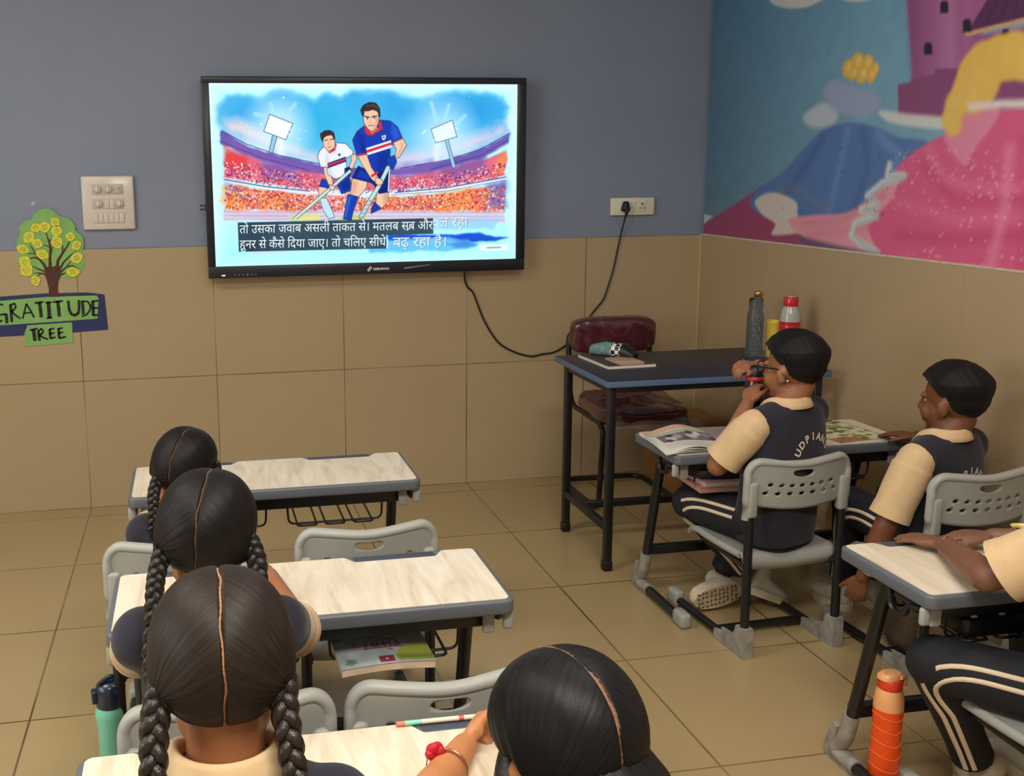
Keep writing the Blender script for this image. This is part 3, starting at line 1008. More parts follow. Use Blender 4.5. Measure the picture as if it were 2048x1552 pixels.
b.tube([(-0.03, -0.05, 1.385), (-0.045, -0.03, 1.383)], 0.003, 8)
b.tube([(-0.03, -0.05, 1.368), (-0.045, -0.03, 1.366)], 0.003, 8)
b.box((-0.022, -0.05, 1.376), (0.006, 0.012, 0.03))
part('side_connector', b, M_BEZEL, tv)

# ================================================================ paper tree and sign on the back wall
WAL = hmap([0.002089131, -8.516116e-05, -0.8433, -0.0001489859, -0.002197631, 2.259154, -8.260245e-05, -7.366027e-05, 1.0])


def wal(u, v):
    return WAL(u, v)


def z2(x, y):   # second detail view to picture units
    return x / 3.9804, 330 + y / 3.9804


def paper(b, pts, y0, th=0.0012, curl=0.0):
    P = [wal(*z2(*p)) for p in pts]
    n = len(P)
    vs = [(p[0], y0, p[1]) for p in P] + [(p[0], y0 - th, p[1]) for p in P]
    b.add(vs, [tuple(range(n)), tuple(reversed(range(n, 2 * n)))] + [((i + 1) % n, i, n + i, n + (i + 1) % n) for i in range(n)], False)


M_GREEN = mat('green_craft_paper', rgb(132, 180, 98), 0.75, noise=0.10, nscale=14)
M_LEAF = mat('yellow_craft_paper', rgb(218, 214, 66), 0.75, noise=0.10, nscale=60)
M_TRUNK = mat('brown_felt_paper', rgb(84, 50, 42), 0.85, noise=0.2, nscale=40)
M_NAVYP = mat('navy_craft_paper', rgb(34, 44, 92), 0.6, noise=0.15, nscale=10)
M_INK = mat('black_marker', rgb(24, 26, 26), 0.6)
tree = thing('paper_tree', 'green paper tree with yellow paper leaves and brown trunk on the wall', 'wall craft', (-0.70, 0, 1.0))


b = MB()
paper(b, smooth_poly([(152, 505), (185, 455), (250, 430), (275, 385), (340, 350), (410, 355), (465, 400), (480, 408), (545, 425), (595, 480), (600, 520), (655, 570), (668, 640), (655, 690), (676, 760), (660, 830), (610, 890), (560, 900), (470, 890), (380, 850), (300, 880), (215, 870), (160, 810), (140, 760), (150, 700), (132, 650), (140, 590), (160, 540)], 4), -0.001)
part('crown', b, M_GREEN, tree)
b = MB()


def zt(p, y):
    q = wal(*z2(*p))
    return V((q[0], y, q[1]))


b2 = [(390, 1050), (390, 980), (376, 925), (356, 872), (366, 830), (388, 800), (412, 812), (432, 806), (468, 792), (486, 835), (486, 880), (464, 930), (460, 990), (472, 1048)]
th = 0.0016
n = len(b2)
b.add([zt(p, -0.0024) for p in b2] + [zt(p, -0.0024 - th) for p in b2], [tuple(range(n)), tuple(reversed(range(n, 2 * n)))] + [((i + 1) % n, i, n + i, n + (i + 1) % n) for i in range(n)], False)
for q, k in [([(378, 850), (350, 790), (310, 745), (270, 736), (232, 746)], 1.5), ([(402, 830), (398, 740), (402, 650), (384, 590), (368, 540)], 1.5), ([(402, 660), (380, 645), (335, 632)], 0.7), ([(394, 610), (412, 580)], 0.6), ([(455, 830), (462, 760), (500, 700), (540, 640), (562, 590)], 1.6), ([(500, 700), (498, 650), (488, 610)], 0.8), ([(475, 830), (510, 770), (560, 720), (610, 684)], 1.1), ([(485, 852), (530, 810), (570, 760)], 0.9), ([(535, 808), (580, 800), (625, 826)], 0.8), ([(484, 875), (510, 862), (540, 856)], 1.0),
             ([(365, 850), (300, 825), (250, 800)], 0.9), ([(360, 868), (310, 858), (268, 862)], 0.8), ([(325, 862), (296, 884)], 0.6), ([(310, 745), (275, 690), (238, 632)], 0.9), ([(292, 712), (258, 704), (218, 706)], 0.6), ([(410, 700), (416, 665), (424, 640)], 0.6), ([(500, 770), (524, 766)], 0.5)]:
    pts = [zt(p, -0.0034) for p in q]
    b.tube(pts, [0.0046 * k * (1 - 0.72 * i / (len(pts) - 1)) for i in range(len(pts))], 8, flat=((0, 1, 0), 0.35))
part('trunk', b, M_TRUNK, tree)
LEAVES = [(440, 455, 36, 38, 40), (285, 500, 34, 44, 60), (358, 495, 42, 46, -20), (452, 525, 42, 46, 10), (232, 575, 40, 54, 40), (300, 625, 40, 40, 20), (455, 615, 40, 56, -30), (562, 570, 34, 38, 10), (610, 640, 38, 38, -30), (182, 670, 48, 38, 20), (338, 712, 50, 40, 20), (612, 738, 46, 46, -20), (200, 770, 46, 48, 35), (212, 835, 50, 56, 50), (582, 850, 50, 40, 0), (284, 920, 34, 46, -20)]
for i, (cx, cy, rw, rh, a) in enumerate(LEAVES):
    b = MB()
    ca, sa = math.cos(math.radians(a)), math.sin(math.radians(a))
    pts = []
    for j in range(22):
        t = 2 * PI * j / 22
        x, y = rw * math.cos(t) * (0.92 + 0.10 * math.cos(2 * t)) * 1.1, rh * math.sin(t) * (1 - 0.22 * abs(math.cos(t)))
        pts.append((cx + x * ca - y * sa, cy + x * sa + y * ca))
    paper(b, pts, -0.0042 - 0.0004 * (i % 3), 0.0008)
    lf = part('leaf', b, M_LEAF, tree)
    b = MB()
    for r_ in range(3):
        y = -0.35 + 0.35 * r_
        q = [(cx + (x * rw) * ca - (y * rh + 3 * math.sin(x * 19 + i)) * sa, cy + (x * rw) * sa + (y * rh + 3 * math.sin(x * 19 + i)) * ca) for x in (-0.5, -0.3, -0.1, 0.1, 0.3, 0.5)]
        b.tube([zt(p, -0.0054 - 0.0004 * (i % 3)) for p in q], 0.0009, 5)
    part('handwriting', b, mat('olive_pen', rgb(112, 112, 40), 0.6), lf)

sign = thing('paper_sign', 'green and navy paper sign reading GRATITUDE TREE below the paper tree', 'sign', (-0.72, 0, 0.8))
b = MB()
paper(b, [(-330, 1075), (0, 1048), (360, 1022), (690, 1014), (832, 1030), (862, 1310), (560, 1335), (0, 1368), (-330, 1380)], -0.001)
part('backing_strip', b, M_NAVYP, sign)
b = MB()
paper(b, [(-120, 1100), (0, 1082), (360, 1050), (770, 1038), (786, 1060), (778, 1222), (400, 1250), (0, 1276), (-120, 1280)], -0.0024)
ws = part('word_strip', b, M_GREEN, sign)
b = MB()
paper(b, [(220, 1276), (575, 1252), (582, 1412), (380, 1430), (204, 1446), (196, 1340)], -0.0026)
ts = part('word_strip', b, M_GREEN, sign)


def strokes(name, lines, y, parent, w=7.5):
    b = MB()
    for q, k in lines:
        pts = [zt(p, y) for p in q]
        for a_, c_ in zip(pts[:-1], pts[1:]):
            d = (c_ - a_).normalized()
            n_ = V((-d.z, 0, d.x)) * (w * k * 0.00055 / 2) * 2
            e_ = d * 0.0012
            b.add([a_ - e_ + n_, a_ - e_ - n_, c_ + e_ - n_, c_ + e_ + n_], [(0, 1, 2, 3)], False)
    return part(name, b, M_INK, parent)


strokes('lettering', [
    ([(26, 1112), (-10, 1108), (-44, 1140), (-52, 1195), (-34, 1236), (2, 1246), (20, 1236)], 1.1), ([(2, 1192), (50, 1186)], 1.1), ([(50, 1186), (55, 1222), (57, 1258)], 1.7),
    ([(85, 1112), (92, 1180), (95, 1248)], 1.6), ([(85, 1112), (118, 1102), (128, 1130), (110, 1155), (92, 1160), (125, 1195), (165, 1222)], 1.0),
    ([(182, 1222), (212, 1105), (240, 1150), (274, 1212)], 1.0), ([(195, 1180), (250, 1172)], 0.9),
    ([(280, 1098), (345, 1090)], 1.2), ([(315, 1094), (324, 1150), (330, 1210)], 1.8),
    ([(365, 1094), (410, 1092)], 1.1), ([(386, 1094), (392, 1150), (396, 1215)], 2.0), ([(376, 1218), (415, 1214)], 1.1),
    ([(425, 1090), (500, 1082)], 1.2), ([(462, 1086), (468, 1140), (474, 1204)], 1.8),
    ([(545, 1080), (552, 1150), (570, 1188), (600, 1196), (624, 1180), (632, 1140), (630, 1076)], 1.5),
    ([(655, 1082), (662, 1130), (664, 1186)], 1.6), ([(660, 1084), (700, 1086), (722, 1120), (716, 1160), (690, 1190), (655, 1204)], 1.0),
    ([(738, 1082), (742, 1140), (744, 1196)], 1.7), ([(738, 1084), (782, 1080)], 1.1), ([(740, 1140), (782, 1136)], 1.0), ([(744, 1196), (786, 1192)], 1.1)], -0.0040, ws)
strokes('lettering', [
    ([(242, 1314), (300, 1302)], 1.2), ([(268, 1312), (274, 1350), (280, 1398)], 1.9),
    ([(306, 1322), (312, 1360), (316, 1396)], 1.6), ([(306, 1322), (330, 1302), (346, 1320), (336, 1342), (314, 1352), (350, 1375), (384, 1386)], 1.0),
    ([(398, 1306), (400, 1345), (404, 1378)], 1.4), ([(396, 1308), (432, 1300)], 1.0), ([(400, 1342), (434, 1336)], 1.0), ([(404, 1380), (442, 1370)], 1.1),
    ([(468, 1300), (470, 1340), (474, 1376)], 1.4), ([(466, 1302), (500, 1296)], 1.0), ([(470, 1338), (502, 1330)], 1.0), ([(474, 1378), (526, 1366)], 1.1)], -0.0042, ts)
b = MB()
paper(b, [(244, 330), (250, 300), (268, 284), (285, 312), (262, 322)], 0.0065, 0.0006)
tag(part('tape_scrap', b, mat('clear_tape', rgb(176, 182, 196), 0.25)), 'torn scrap of clear tape stuck on the blue wall above the tree', 'tape')

# ================================================================ switch panel and socket
M_WHITE = mat('white_switch_plastic', rgb(216, 206, 194), 0.28, coat=0.3)
M_WHITE2 = mat('grey_white_plastic', rgb(190, 182, 172), 0.35)
sp = thing('switch_panel', 'large square white switch panel with round fan dials and switches', 'switch panel', (-0.446, 0, 1.40))
b = MB()
b.box((-0.446, -0.004, 1.402), (0.226, 0.024, 0.236), bev=0.008)
part('cover_plate', b, M_WHITE, sp)
cz = [1.462, 1.398, 1.336]
b = MB()
for z in cz:
    b.box((-0.446, -0.0165, z), (0.136, 0.003, 0.046), bev=0.001)
part('module_frame', b, M_WHITE2, sp)
for (x, z) in [(-0.488, 1.462), (-0.441, 1.462), (-0.486, 1.398), (-0.396, 1.398)]:
    b = MB()
    b.lathe([(0.0165, 0), (0.0165, 0.003), (0.014, 0.007), (0.0135, 0.0085), (0.0, 0.0085)], (x, -0.018, z), 28, Matrix.Rotation(PI / 2, 3, 'X'))
    b.box((x, -0.028, z), (0.004, 0.006, 0.026), bev=0.001)
    part('dial', b, M_WHITE, sp)
for i in range(6):
    b = MB()
    b.box((-0.503 + i * 0.0226, -0.019, 1.336), (0.0205, 0.004, 0.041), Matrix.Rotation(math.radians(4), 3, 'X'), bev=0.001)
    part('rocker', b, M_WHITE, sp)
for i in range(2):
    b = MB()
    b.box((-0.4515 + i * 0.0216, -0.019, 1.398), (0.0195, 0.004, 0.041), Matrix.Rotation(math.radians(4), 3, 'X'), bev=0.001)
    part('rocker', b, M_WHITE, sp)
b = MB()
b.box((-0.396, -0.019, 1.462), (0.026, 0.003, 0.030), bev=0.001)
ind = part('indicator', b, M_WHITE2, sp)
b = MB()
b.box((-0.396, -0.021, 1.466), (0.011, 0.002, 0.010), bev=0.001)
part('orange_lens', b, mat('dull_orange_lens', rgb(206, 128, 96), 0.3), ind)

so = thing('wall_socket', 'white double wall socket plate right of the television', 'socket', (2.031, 0, 1.345))
M_SOCK = mat('cream_socket_plastic', rgb(228, 220, 200), 0.3)
b = MB()
b.box((2.031, -0.001, 1.345), (0.224, 0.018, 0.084), bev=0.004)
part('cover_plate', b, M_SOCK, so)
for x in (1.987, 2.077):
    b = MB()
    b.box((x, -0.0112, 1.345), (0.044, 0.003, 0.050), bev=0.001)
    f = part('outlet', b, mat('socket_face', rgb(216, 208, 190), 0.3), so)
    b = MB()
    for dx, dz, r in [(0, 0.012, 0.0042), (-0.010, -0.008, 0.003), (0.010, -0.008, 0.003)]:
        b.lathe([(0, 0), (r, 0), (r, 0.0012), (0, 0.0012)], (x + dx, -0.0128, 1.345 + dz), 14, Matrix.Rotation(PI / 2, 3, 'X'))
    part('pin_holes', b, mat('socket_black', rgb(20, 18, 18), 0.5), f)
b = MB()
b.box((2.034, -0.0115, 1.345), (0.020, 0.005, 0.050), Matrix.Rotation(math.radians(5), 3, 'X'), bev=0.001)
part('rocker', b, M_SOCK, so)

pc = thing('power_cord', 'black power cord hanging from the socket to the television', 'cord', (1.988, 0, 1.34))
M_RUB = mat('black_rubber', rgb(20, 20, 22), 0.45)
b = MB()
plug_out = [(-0.008, 0.027), (0.008, 0.027), (0.013, 0.020), (0.021, -0.010), (0.020, -0.017), (0.014, -0.021), (-0.014, -0.021), (-0.020, -0.017), (-0.021, -0.010), (-0.013, 0.020)]
b.ring_loft([[(1.988 + x * k, y, 1.344 + z * k) for x, z in plug_out] for y, k in ((-0.013, 1.0), (-0.030, 1.0), (-0.038, 0.85), (-0.042, 0.5))])
b.tube(fillet([(1.988, -0.032, 1.345), (1.988, -0.036, 1.315), (1.986, -0.024, 1.290)], 0.01), [0.010] * 3 + [0.008] * 4 + [0.0045] * 2, 12)
part('plug', b, M_RUB, pc)
b = MB()
cw = [(1.986, -0.024, 1.292), (1.972, -0.010, 1.208), (1.955, -0.008, 1.12), (1.938, -0.008, 1.037), (1.905, -0.008, 0.93), (1.888, -0.008, 0.89), (1.845, -0.008, 0.84), (1.815, -0.008, 0.80), (1.780, -0.008, 0.745), (1.739, -0.008, 0.709), (1.700, -0.008, 0.672), (1.640, -0.008, 0.641), (1.580, -0.008, 0.634), (1.521, -0.008, 0.626), (1.44, -0.008, 0.650), (1.367, -0.008, 0.692), (1.32, -0.008, 0.75), (1.278, -0.008, 0.825), (1.252, -0.008, 0.89), (1.228, -0.008, 0.949), (1.200, -0.012, 0.978), (1.186, -0.018, 1.01), (1.180, -0.03, 1.046), (1.178, -0.045, 1.068)]
sm_ = []
for i in range(len(cw) - 1):
    p0, p1, p2, p3 = [V(cw[min(max(i + j - 1, 0), len(cw) - 1)]) for j in range(4)]
    for s in range(5):
        t = s / 5
        sm_.append(0.5 * ((2 * p1) + (p2 - p0) * t + (2 * p0 - 5 * p1 + 4 * p2 - p3) * t * t + (3 * p1 - p0 - 3 * p2 + p3) * t ** 3))
sm_.append(V(cw[-1]))
b.tube(sm_, 0.0042, 8)
part('cable', b, M_RUB, pc)

# ================================================================ school desks
def wood_mat():
    m = bpy.data.materials.new('pale_wood_laminate')
    m.use_nodes = True
    nt = m.node_tree
    L, N = nt.links, nt.nodes.new
    p = nt.nodes['Principled BSDF']
    p.inputs['Roughness'].default_value = 0.32
    tc = N('ShaderNodeTexCoord')
    oi = N('ShaderNodeObjectInfo')
    ad = N('ShaderNodeVectorMath'); ad.operation = 'MULTIPLY_ADD'
    cm = N('ShaderNodeCombineXYZ')
    L.new(oi.outputs['Random'], cm.inputs[0]); L.new(oi.outputs['Random'], cm.inputs[1])
    ad.inputs[1].default_value = (7, 7, 7)
    L.new(cm.outputs[0], ad.inputs[0]); L.new(tc.outputs['Object'], ad.inputs[2])
    mp = N('ShaderNodeMapping'); mp.inputs['Scale'].default_value = (9, 1.6, 1)
    L.new(ad.outputs[0], mp.inputs[0])
    n = N('ShaderNodeTexNoise'); n.inputs['Scale'].default_value = 2.2; n.inputs['Detail'].default_value = 6; n.inputs['Distortion'].default_value = 1.6
    L.new(mp.outputs[0], n.inputs['Vector'])
    mp2 = N('ShaderNodeMapping'); mp2.inputs['Scale'].default_value = (60, 3, 1)
    L.new(ad.outputs[0], mp2.inputs[0])
    n2 = N('ShaderNodeTexNoise'); n2.inputs['Scale'].default_value = 4; n2.inputs['Detail'].default_value = 3
    L.new(mp2.outputs[0], n2.inputs['Vector'])
    mm = N('ShaderNodeMath'); mm.operation = 'MULTIPLY_ADD'; mm.inputs[1].default_value = 0.3
    L.new(n2.outputs['Fac'], mm.inputs[0]); L.new(n.outputs['Fac'], mm.inputs[2])
    r = N('ShaderNodeValToRGB')
    e = r.color_ramp.elements
    e[0].position, e[0].color = 0.42, rgb(206, 190, 160)
    e[1].position, e[1].color = 0.82, rgb(234, 223, 202)
    k = e.new(0.62); k.color = rgb(224, 210, 184)
    L.new(mm.outputs[0], r.inputs[0])
    L.new(r.outputs[0], p.inputs['Base Color'])
    return m


M_WOOD = wood_mat()
M_EDGE = mat('slate_grey_plastic', rgb(96, 101, 108), 0.42, bump=0.05, bscale=300)
M_STEEL = mat('black_powder_coated_steel', rgb(24, 24, 26), 0.38, noise=0.2, nscale=30)
M_GREY = mat('light_grey_plastic', rgb(160, 160, 152), 0.45, noise=0.03, nscale=12, bump=0.04, bscale=400)
M_SCUFF = mat('scuffed_grey_plastic', rgb(150, 146, 136), 0.55, noise=0.28, nscale=28, bump=0.1, bscale=80)
M_WIRE = mat('black_wire', rgb(28, 22, 24), 0.4)
HT = 0.60


def rrect(x0, x1, y0, y1, r, k=5):
    out = []
    for cx, cy, a0 in [(x1 - r, y1 - r, 0), (x0 + r, y1 - r, 90), (x0 + r, y0 + r, 180), (x1 - r, y0 + r, 270)]:
        for i in range(k + 1):
            a = math.radians(a0 + 90 * i / k)
            out.append((cx + r * math.cos(a), cy + r * math.sin(a)))
    return out


def bev_prism(poly, z0, z1, bv, seg=3):
    """prism with rounded top and bottom rims"""
    b = MB()
    n = len(poly)
    cx, cy = sum(p[0] for p in poly) / n, sum(p[1] for p in poly) / n

    def inset(d):
        o = []
        for i in range(n):
            a, c = V(poly[i - 1]), V(poly[(i + 1) % n])
            t = (c - a).normalized()
            o.append((poly[i][0] - t.y * d, poly[i][1] + t.x * d))
        return o
    rings = [[(x, y, z0 + bv * (1 - math.cos(PI / 2 * i / seg))) for x, y in inset(bv * (1 - math.sin(PI / 2 * i / seg)))] for i in range(seg + 1)]
    top = [[(x, y, z1 - bv * (1 - math.sin(PI / 2 * i / seg))) for x, y in inset(bv * (1 - math.cos(PI / 2 * i / seg)))] for i in range(seg + 1)]
    b.ring_loft(rings + top)
    return b


def build_desk():
    t = thing('school_desk', '', 'desk', (0, 0, 0))
    hw, hd = 0.4365, 0.166
    part('edge_frame', bev_prism(rrect(-hw, hw, -hd, hd, 0.022), HT - 0.034, HT - 0.0015, 0.006), M_EDGE, t, False)
    # laminate board with two shallow notches along the far side
    i = 0.011
    far = hd - 0.008

    def notch(c):
        o = []
        for s in range(7):
            a = s / 6
            o.append((c + 0.125 - 0.03 * a, far - 0.034 * (3 * a * a - 2 * a ** 3)))
        for s in range(7):
            a = s / 6
            o.append((c - 0.095 - 0.03 * a, far - 0.034 * (1 - (3 * a * a - 2 * a ** 3))))
        return o
    poly = []
    r = 0.014
    base = rrect(-hw + i, hw - i, -hd + i, far, r)
    poly = base[:6] + notch(0.225) + notch(-0.225) + base[6:]
    b = MB()
    b.prism(poly, 0.003, Matrix.Translation((0, 0, HT - 0.003)))
    part('desk_top', b, M_WOOD, t, False)
    for c in (0.225, -0.225):
        b = MB()
        b.box((c, hd - 0.022, HT - 0.0012), (0.20, 0.026, 0.0016), bev=0.0006)
        part('pencil_groove', b, mat('dark_slate_plastic', rgb(66, 74, 84), 0.5), t, False)
    for s in (-1, 1):
        x = s * 0.386
        b = MB()
        b.rtube([(x, -0.118, HT - 0.056), (x, 0.04, HT - 0.056), (x, 0.150, 0.075), (x, 0.196, 0.022), (x, -0.155, 0.022)], 0.0165, 12, 0.055, 6)
        lg = part('leg', b, M_STEEL, t, False)
        b = MB()
        b.tube(fillet([(x, 0.135, 0.155), (x, 0.152, 0.075), (x, 0.196, 0.0235), (x, 0.10, 0.0235)], 0.05, 6), 0.0205, 12)
        b.prism([(0.205, 0.0), (0.222, 0.03), (0.19, 0.105), (0.172, 0.10), (0.182, 0.03), (0.10, 0.0)], 0.030, Matrix.Translation((x + 0.015, 0, 0)) @ Matrix(((0, 0, -1, 0), (1, 0, 0, 0), (0, 1, 0, 0), (0, 0, 0, 1))))
        part('foot_cap', b, M_SCUFF, lg, False)
        b = MB()
        b.box((x, -0.150, 0.026), (0.040, 0.072, 0.052), bev=0.012, seg=3)
        part('foot_cap', b, M_GREY, lg, False)
        b = MB()
        b.box((x, -0.124, HT - 0.066), (0.028, 0.012, 0.050), bev=0.012, seg=3)
        part('tube_plug', b, M_GREY, lg, False)
        b = MB()
        hx = s * 0.426
        b.tube(fillet([(hx, -0.02, HT - 0.034), (hx, -0.03, HT - 0.085), (hx, -0.075, HT - 0.085), (hx, -0.085, HT - 0.052), (hx, -0.128, HT - 0.045)], 0.022, 5), 0.0062, 8, flat=((1, 0, 0), 1.5))
        hk = part('bag_hook', b, M_STEEL, t, False)
        b = MB()
        b.box((hx, -0.140, HT - 0.056), (0.024, 0.016, 0.044), bev=0.0075, seg=3)
        part('hook_tip', b, M_GREY, hk, False)
        # pierced bracket under the board
        b = MB()
        b.prism([(-0.10, 0), (0.05, 0), (0.045, -0.05), (-0.01, -0.022)], 0.006, Matrix.Translation((x - s * 0.018, 0, HT - 0.034)) @ Matrix(((0, 0, 1, 0), (1, 0, 0, 0), (0, 1, 0, 0), (0, 0, 0, 1))))
        part('bracket', b, M_SCUFF, lg, False)
    b = MB()
    b.box((0, 0.135, 0.165), (0.785, 0.028, 0.034), bev=0.004)
    part('stretcher', b, M_STEEL, t, False)
    b = MB()
    b.box((0, -0.100, HT - 0.057), (0.770, 0.026, 0.050), bev=0.004)
    part('apron', b, M_STEEL, t, False)
    for s in (-1, 1):
        b = MB()
        x0, x1 = s * 0.03, s * 0.33
        if x0 > x1:
            x0, x1 = x1, x0
        zb, zt_ = 0.460, HT - 0.036
        rw = 0.0035
        for y in (0.09, -0.085):
            b.rtube([(x0, y, zt_), (x0 + 0.005, y, zb), (x1 - 0.005, y, zb), (x1, y, zt_)], rw, 7, 0.02, 4)
        n_ = 3
        for k in range(n_):
            a0 = x0 + 0.02 + (x1 - x0 - 0.04) * (k + 0.12) / n_
            a1 = x0 + 0.02 + (x1 - x0 - 0.04) * (k + 0.80) / n_
            b.rtube([(a0, 0.10, zt_), (a0, 0.095, zb + 0.003), (a0, -0.112, zb + 0.003), (a0 + 0.008, -0.125, zb + 0.006), (a1 - 0.008, -0.125, zb + 0.006), (a1, -0.112, zb + 0.003), (a1, 0.095, zb + 0.003), (a1, 0.10, zt_)], rw, 7, 0.016, 4)
        part('wire_basket', b, M_WIRE, t, False)
    return t


DESK_G = 'school desks'
desk_a = build_desk()
desk_a['label'] = 'school desk nearest the tiled wall under the television, its wire basket empty'
desk_a.location = (0.132, -1.650, 0)
desk_b = copy_thing(desk_a, 'middle school desk of the left column, with a picture-cover book in its basket', (0.139, -2.567, 0), 0)
desk_c = copy_thing(desk_a, 'school desk in the foreground with a pencil in its groove', (0.132, -3.347, 0), 0)
desk_r = copy_thing(desk_a, 'school desk with open newspaper in front of the boy with glasses', (1.872, -1.578, 0), math.radians(0.4))
desk_s = copy_thing(desk_a, 'right-hand school desk with forearms resting on it, above the orange bottle', (1.895, -2.745, 0), math.radians(-0.3))
for d in (desk_a, desk_b, desk_c, desk_r, desk_s):
    d['group'] = DESK_G


# ================================================================ school chairs
def build_chair():
    t = thing('school_chair', '', 'chair', (0, 0, 0))
    hw = 0.178

    def bow(x):
        return -0.016 + 0.026 * (x / hw) ** 2

    def ztop(x):
        return 0.630 + 0.010 * (abs(x) / hw) ** 2 - 0.006 * math.exp(-((x) / 0.07) ** 2)

    def zbot(x):
        return 0.480 + 0.022 * (x / hw) ** 2

    # panel: closed curved slab
    nx, nz = 44, 16
    th = 0.007
    top, bot = [], []
    for sgn, arr in ((-1, top), (1, bot)):
        for i in range(nz + 1):
            for j in range(nx + 1):
                x = -hw + 0.006 + (2 * hw - 0.012) * j / nx
                a = i / nz
                z1 = ztop(x) - 0.006 - max(0, (abs(x) - (hw - 0.045)) / 0.045) ** 2 * 0.030
                z = zbot(x) + (z1 - zbot(x)) * a
                arr.append((x, bow(x) + sgn * th / 2 + 0.010 * (1 - a) - 0.006, z))
    vs = top + bot
    o = len(top)
    w_ = nx + 1
    fs = []
    for i in range(nz):
        for j in range(nx):
            a = i * w_ + j
            fs.append((a, a + 1, a + w_ + 1, a + w_))
            fs.append((o + a, o + a + w_, o + a + w_ + 1, o + a + 1))
    for j in range(nx):
        fs.append((j, o + j, o + j + 1, j + 1))
        a = nz * w_ + j
        fs.append((a, a + 1, o + a + 1, o + a))
    for i in range(nz):
        a = i * w_
        fs.append((a, a + w_, o + a + w_, o + a))
        a = i * w_ + nx
        fs.append((a, o + a, o + a + w_, a + w_))
    b = MB()
    b.add(vs, fs, True)
    me = b.mesh('backrest', [M_GREY])
    cb = MB()
    RX = Matrix.Rotation(PI / 2, 3, 'X')

    def hole(x, z, rx, rz):
        n = 24
        P = [(x + rx * math.copysign(abs(math.cos(2 * PI * k / n)) ** 0.75, math.cos(2 * PI * k / n)), z + rz * math.copysign(abs(math.sin(2 * PI * k / n)) ** 0.75, math.sin(2 * PI * k / n))) for k in range(n)]
        cb.add([(p[0], -0.1, p[1]) for p in P] + [(p[0], 0.1, p[1]) for p in P], [tuple(range(n)), tuple(reversed(range(n, 2 * n)))] + [((k + 1) % n, k, n + k, n + (k + 1) % n) for k in range(n)], False)
    n = 32
    P = [(0.036 * math.cos(2 * PI * k / n), 0.596 + 0.0125 * math.sin(2 * PI * k / n) + 0.003 * math.cos(2 * PI * k / n) ** 2) for k in range(n)]
    cb.add([(p[0], -0.1, p[1]) for p in P] + [(p[0], 0.1, p[1]) for p in P], [tuple(range(n)), tuple(reversed(range(n, 2 * n)))] + [((k + 1) % n, k, n + k, n + (k + 1) % n) for k in range(n)], False)
    for k in range(7):
        hole(-0.105 + 0.035 * k, 0.556 + 0.006 * ((k - 3) / 3) ** 2, 0.0088, 0.0052)
        hole(-0.120 + 0.040 * k, 0.530 + 0.006 * ((k - 3) / 3) ** 2, 0.0092, 0.0056)
    co = bpy.data.objects.new('cutter', cb.mesh('cutter', []))
    COL.objects.link(co)
    me = evaluated(me, [('BOOLEAN', dict(operation='DIFFERENCE', object=co, solver='EXACT'))], 'backrest')
    bpy.data.objects.remove(co)
    br = link('backrest', me, t)
    # thick rolled rim round the top and sides, ending in the tube sockets
    b = MB()
    pts = [(-hw + 0.004, 0.010, 0.452), (-hw + 0.004, 0.008, 0.50)]
    for k in range(0, 8):
        pts.append((-hw + 0.003, 0.008 - 0.002 * k / 7, 0.50 + 0.085 * k / 7))
    for k in range(1, 9):
        a = PI / 2 * k / 9
        x = -hw + 0.003 + 0.042 * (1 - math.cos(a))
        pts.append((x, bow(x) + 0.0, 0.585 + (ztop(x) - 0.585) * math.sin(a)))
    for k in range(0, 21):
        x = -hw + 0.045 + (2 * hw - 0.09) * k / 20
        pts.append((x, bow(x), ztop(x)))
    pts = pts + [(-p[0], p[1], p[2]) for p in reversed(pts[:18])]
    b.tube(pts, 0.0125, 12, flat=((0, 1, 0), 1.15))
    part('rim', b, M_GREY, br, False)
    for s in (-1, 1):
        b = MB()
        b.box((s * 0.160, 0.004, 0.515), (0.034, 0.030, 0.115), bev=0.010, seg=3)
        part('socket', b, M_GREY, br, False)
    # seat: dished pan with a rolled back lip
    nx, ny = 20, 22
    sw = 0.166

    def seat(u, v):
        x = -sw + 2 * sw * u
        y = 0.045 + 0.315 * v
        z = 0.322 + 0.010 * (2 * u - 1) ** 2 - 0.004 * math.sin(PI * v)
        if v > 0.8:
            z -= 0.030 * ((v - 0.8) / 0.2) ** 2
            x *= 1 - 0.06 * ((v - 0.8) / 0.2) ** 2
        return V((x, y, z))
    prof = []
    b = MB()
    T_ = [[seat(i / nx, j / ny) for i in range(nx + 1)] for j in range(ny + 1)]
    lip = [[V((p.x * 1.0, 0.030, p.z - 0.006)) for p in T_[0]], [V((p.x, 0.022, p.z - 0.024)) for p in T_[0]], [V((p.x * 0.97, 0.023, p.z - 0.050)) for p in T_[0]]]
    rows = list(reversed(lip)) + T_
    R_ = len(rows)
    W_ = nx + 1
    vs = [p for r in rows for p in r] + [p + V((0, 0.006 if k < 3 else 0, -0.010 if k >= 3 else 0)) for k, r in enumerate(rows) for p in r]
    o = R_ * W_
    fs = []
    for i in range(R_ - 1):
        for j in range(nx):
            a = i * W_ + j
            fs.append((a, a + 1, a + W_ + 1, a + W_))
            fs.append((o + a, o + a + W_, o + a + W_ + 1, o + a + 1))
    for j in range(nx):
        fs.append((j, o + j, o + j + 1, j + 1))
        a = (R_ - 1) * W_ + j
        fs.append((a, a + 1, o + a + 1, o + a))
    for i in range(R_ - 1):
        a = i * W_
        fs.append((a, a + W_, o + a + W_, o + a))
        a = i * W_ + nx
        fs.append((a, o + a, o + a + W_, a + W_))
    b.add(vs, fs, True)
    for s in (-1, 1):   # turned-down side flanges
        pts = [seat((s + 1) / 2, v / 10) + V((-s * 0.004, 0, -0.010)) for v in range(0, 11)]
        b.tube(pts, 0.012, 10)
    part('seat', b, M_GREY, t, False)
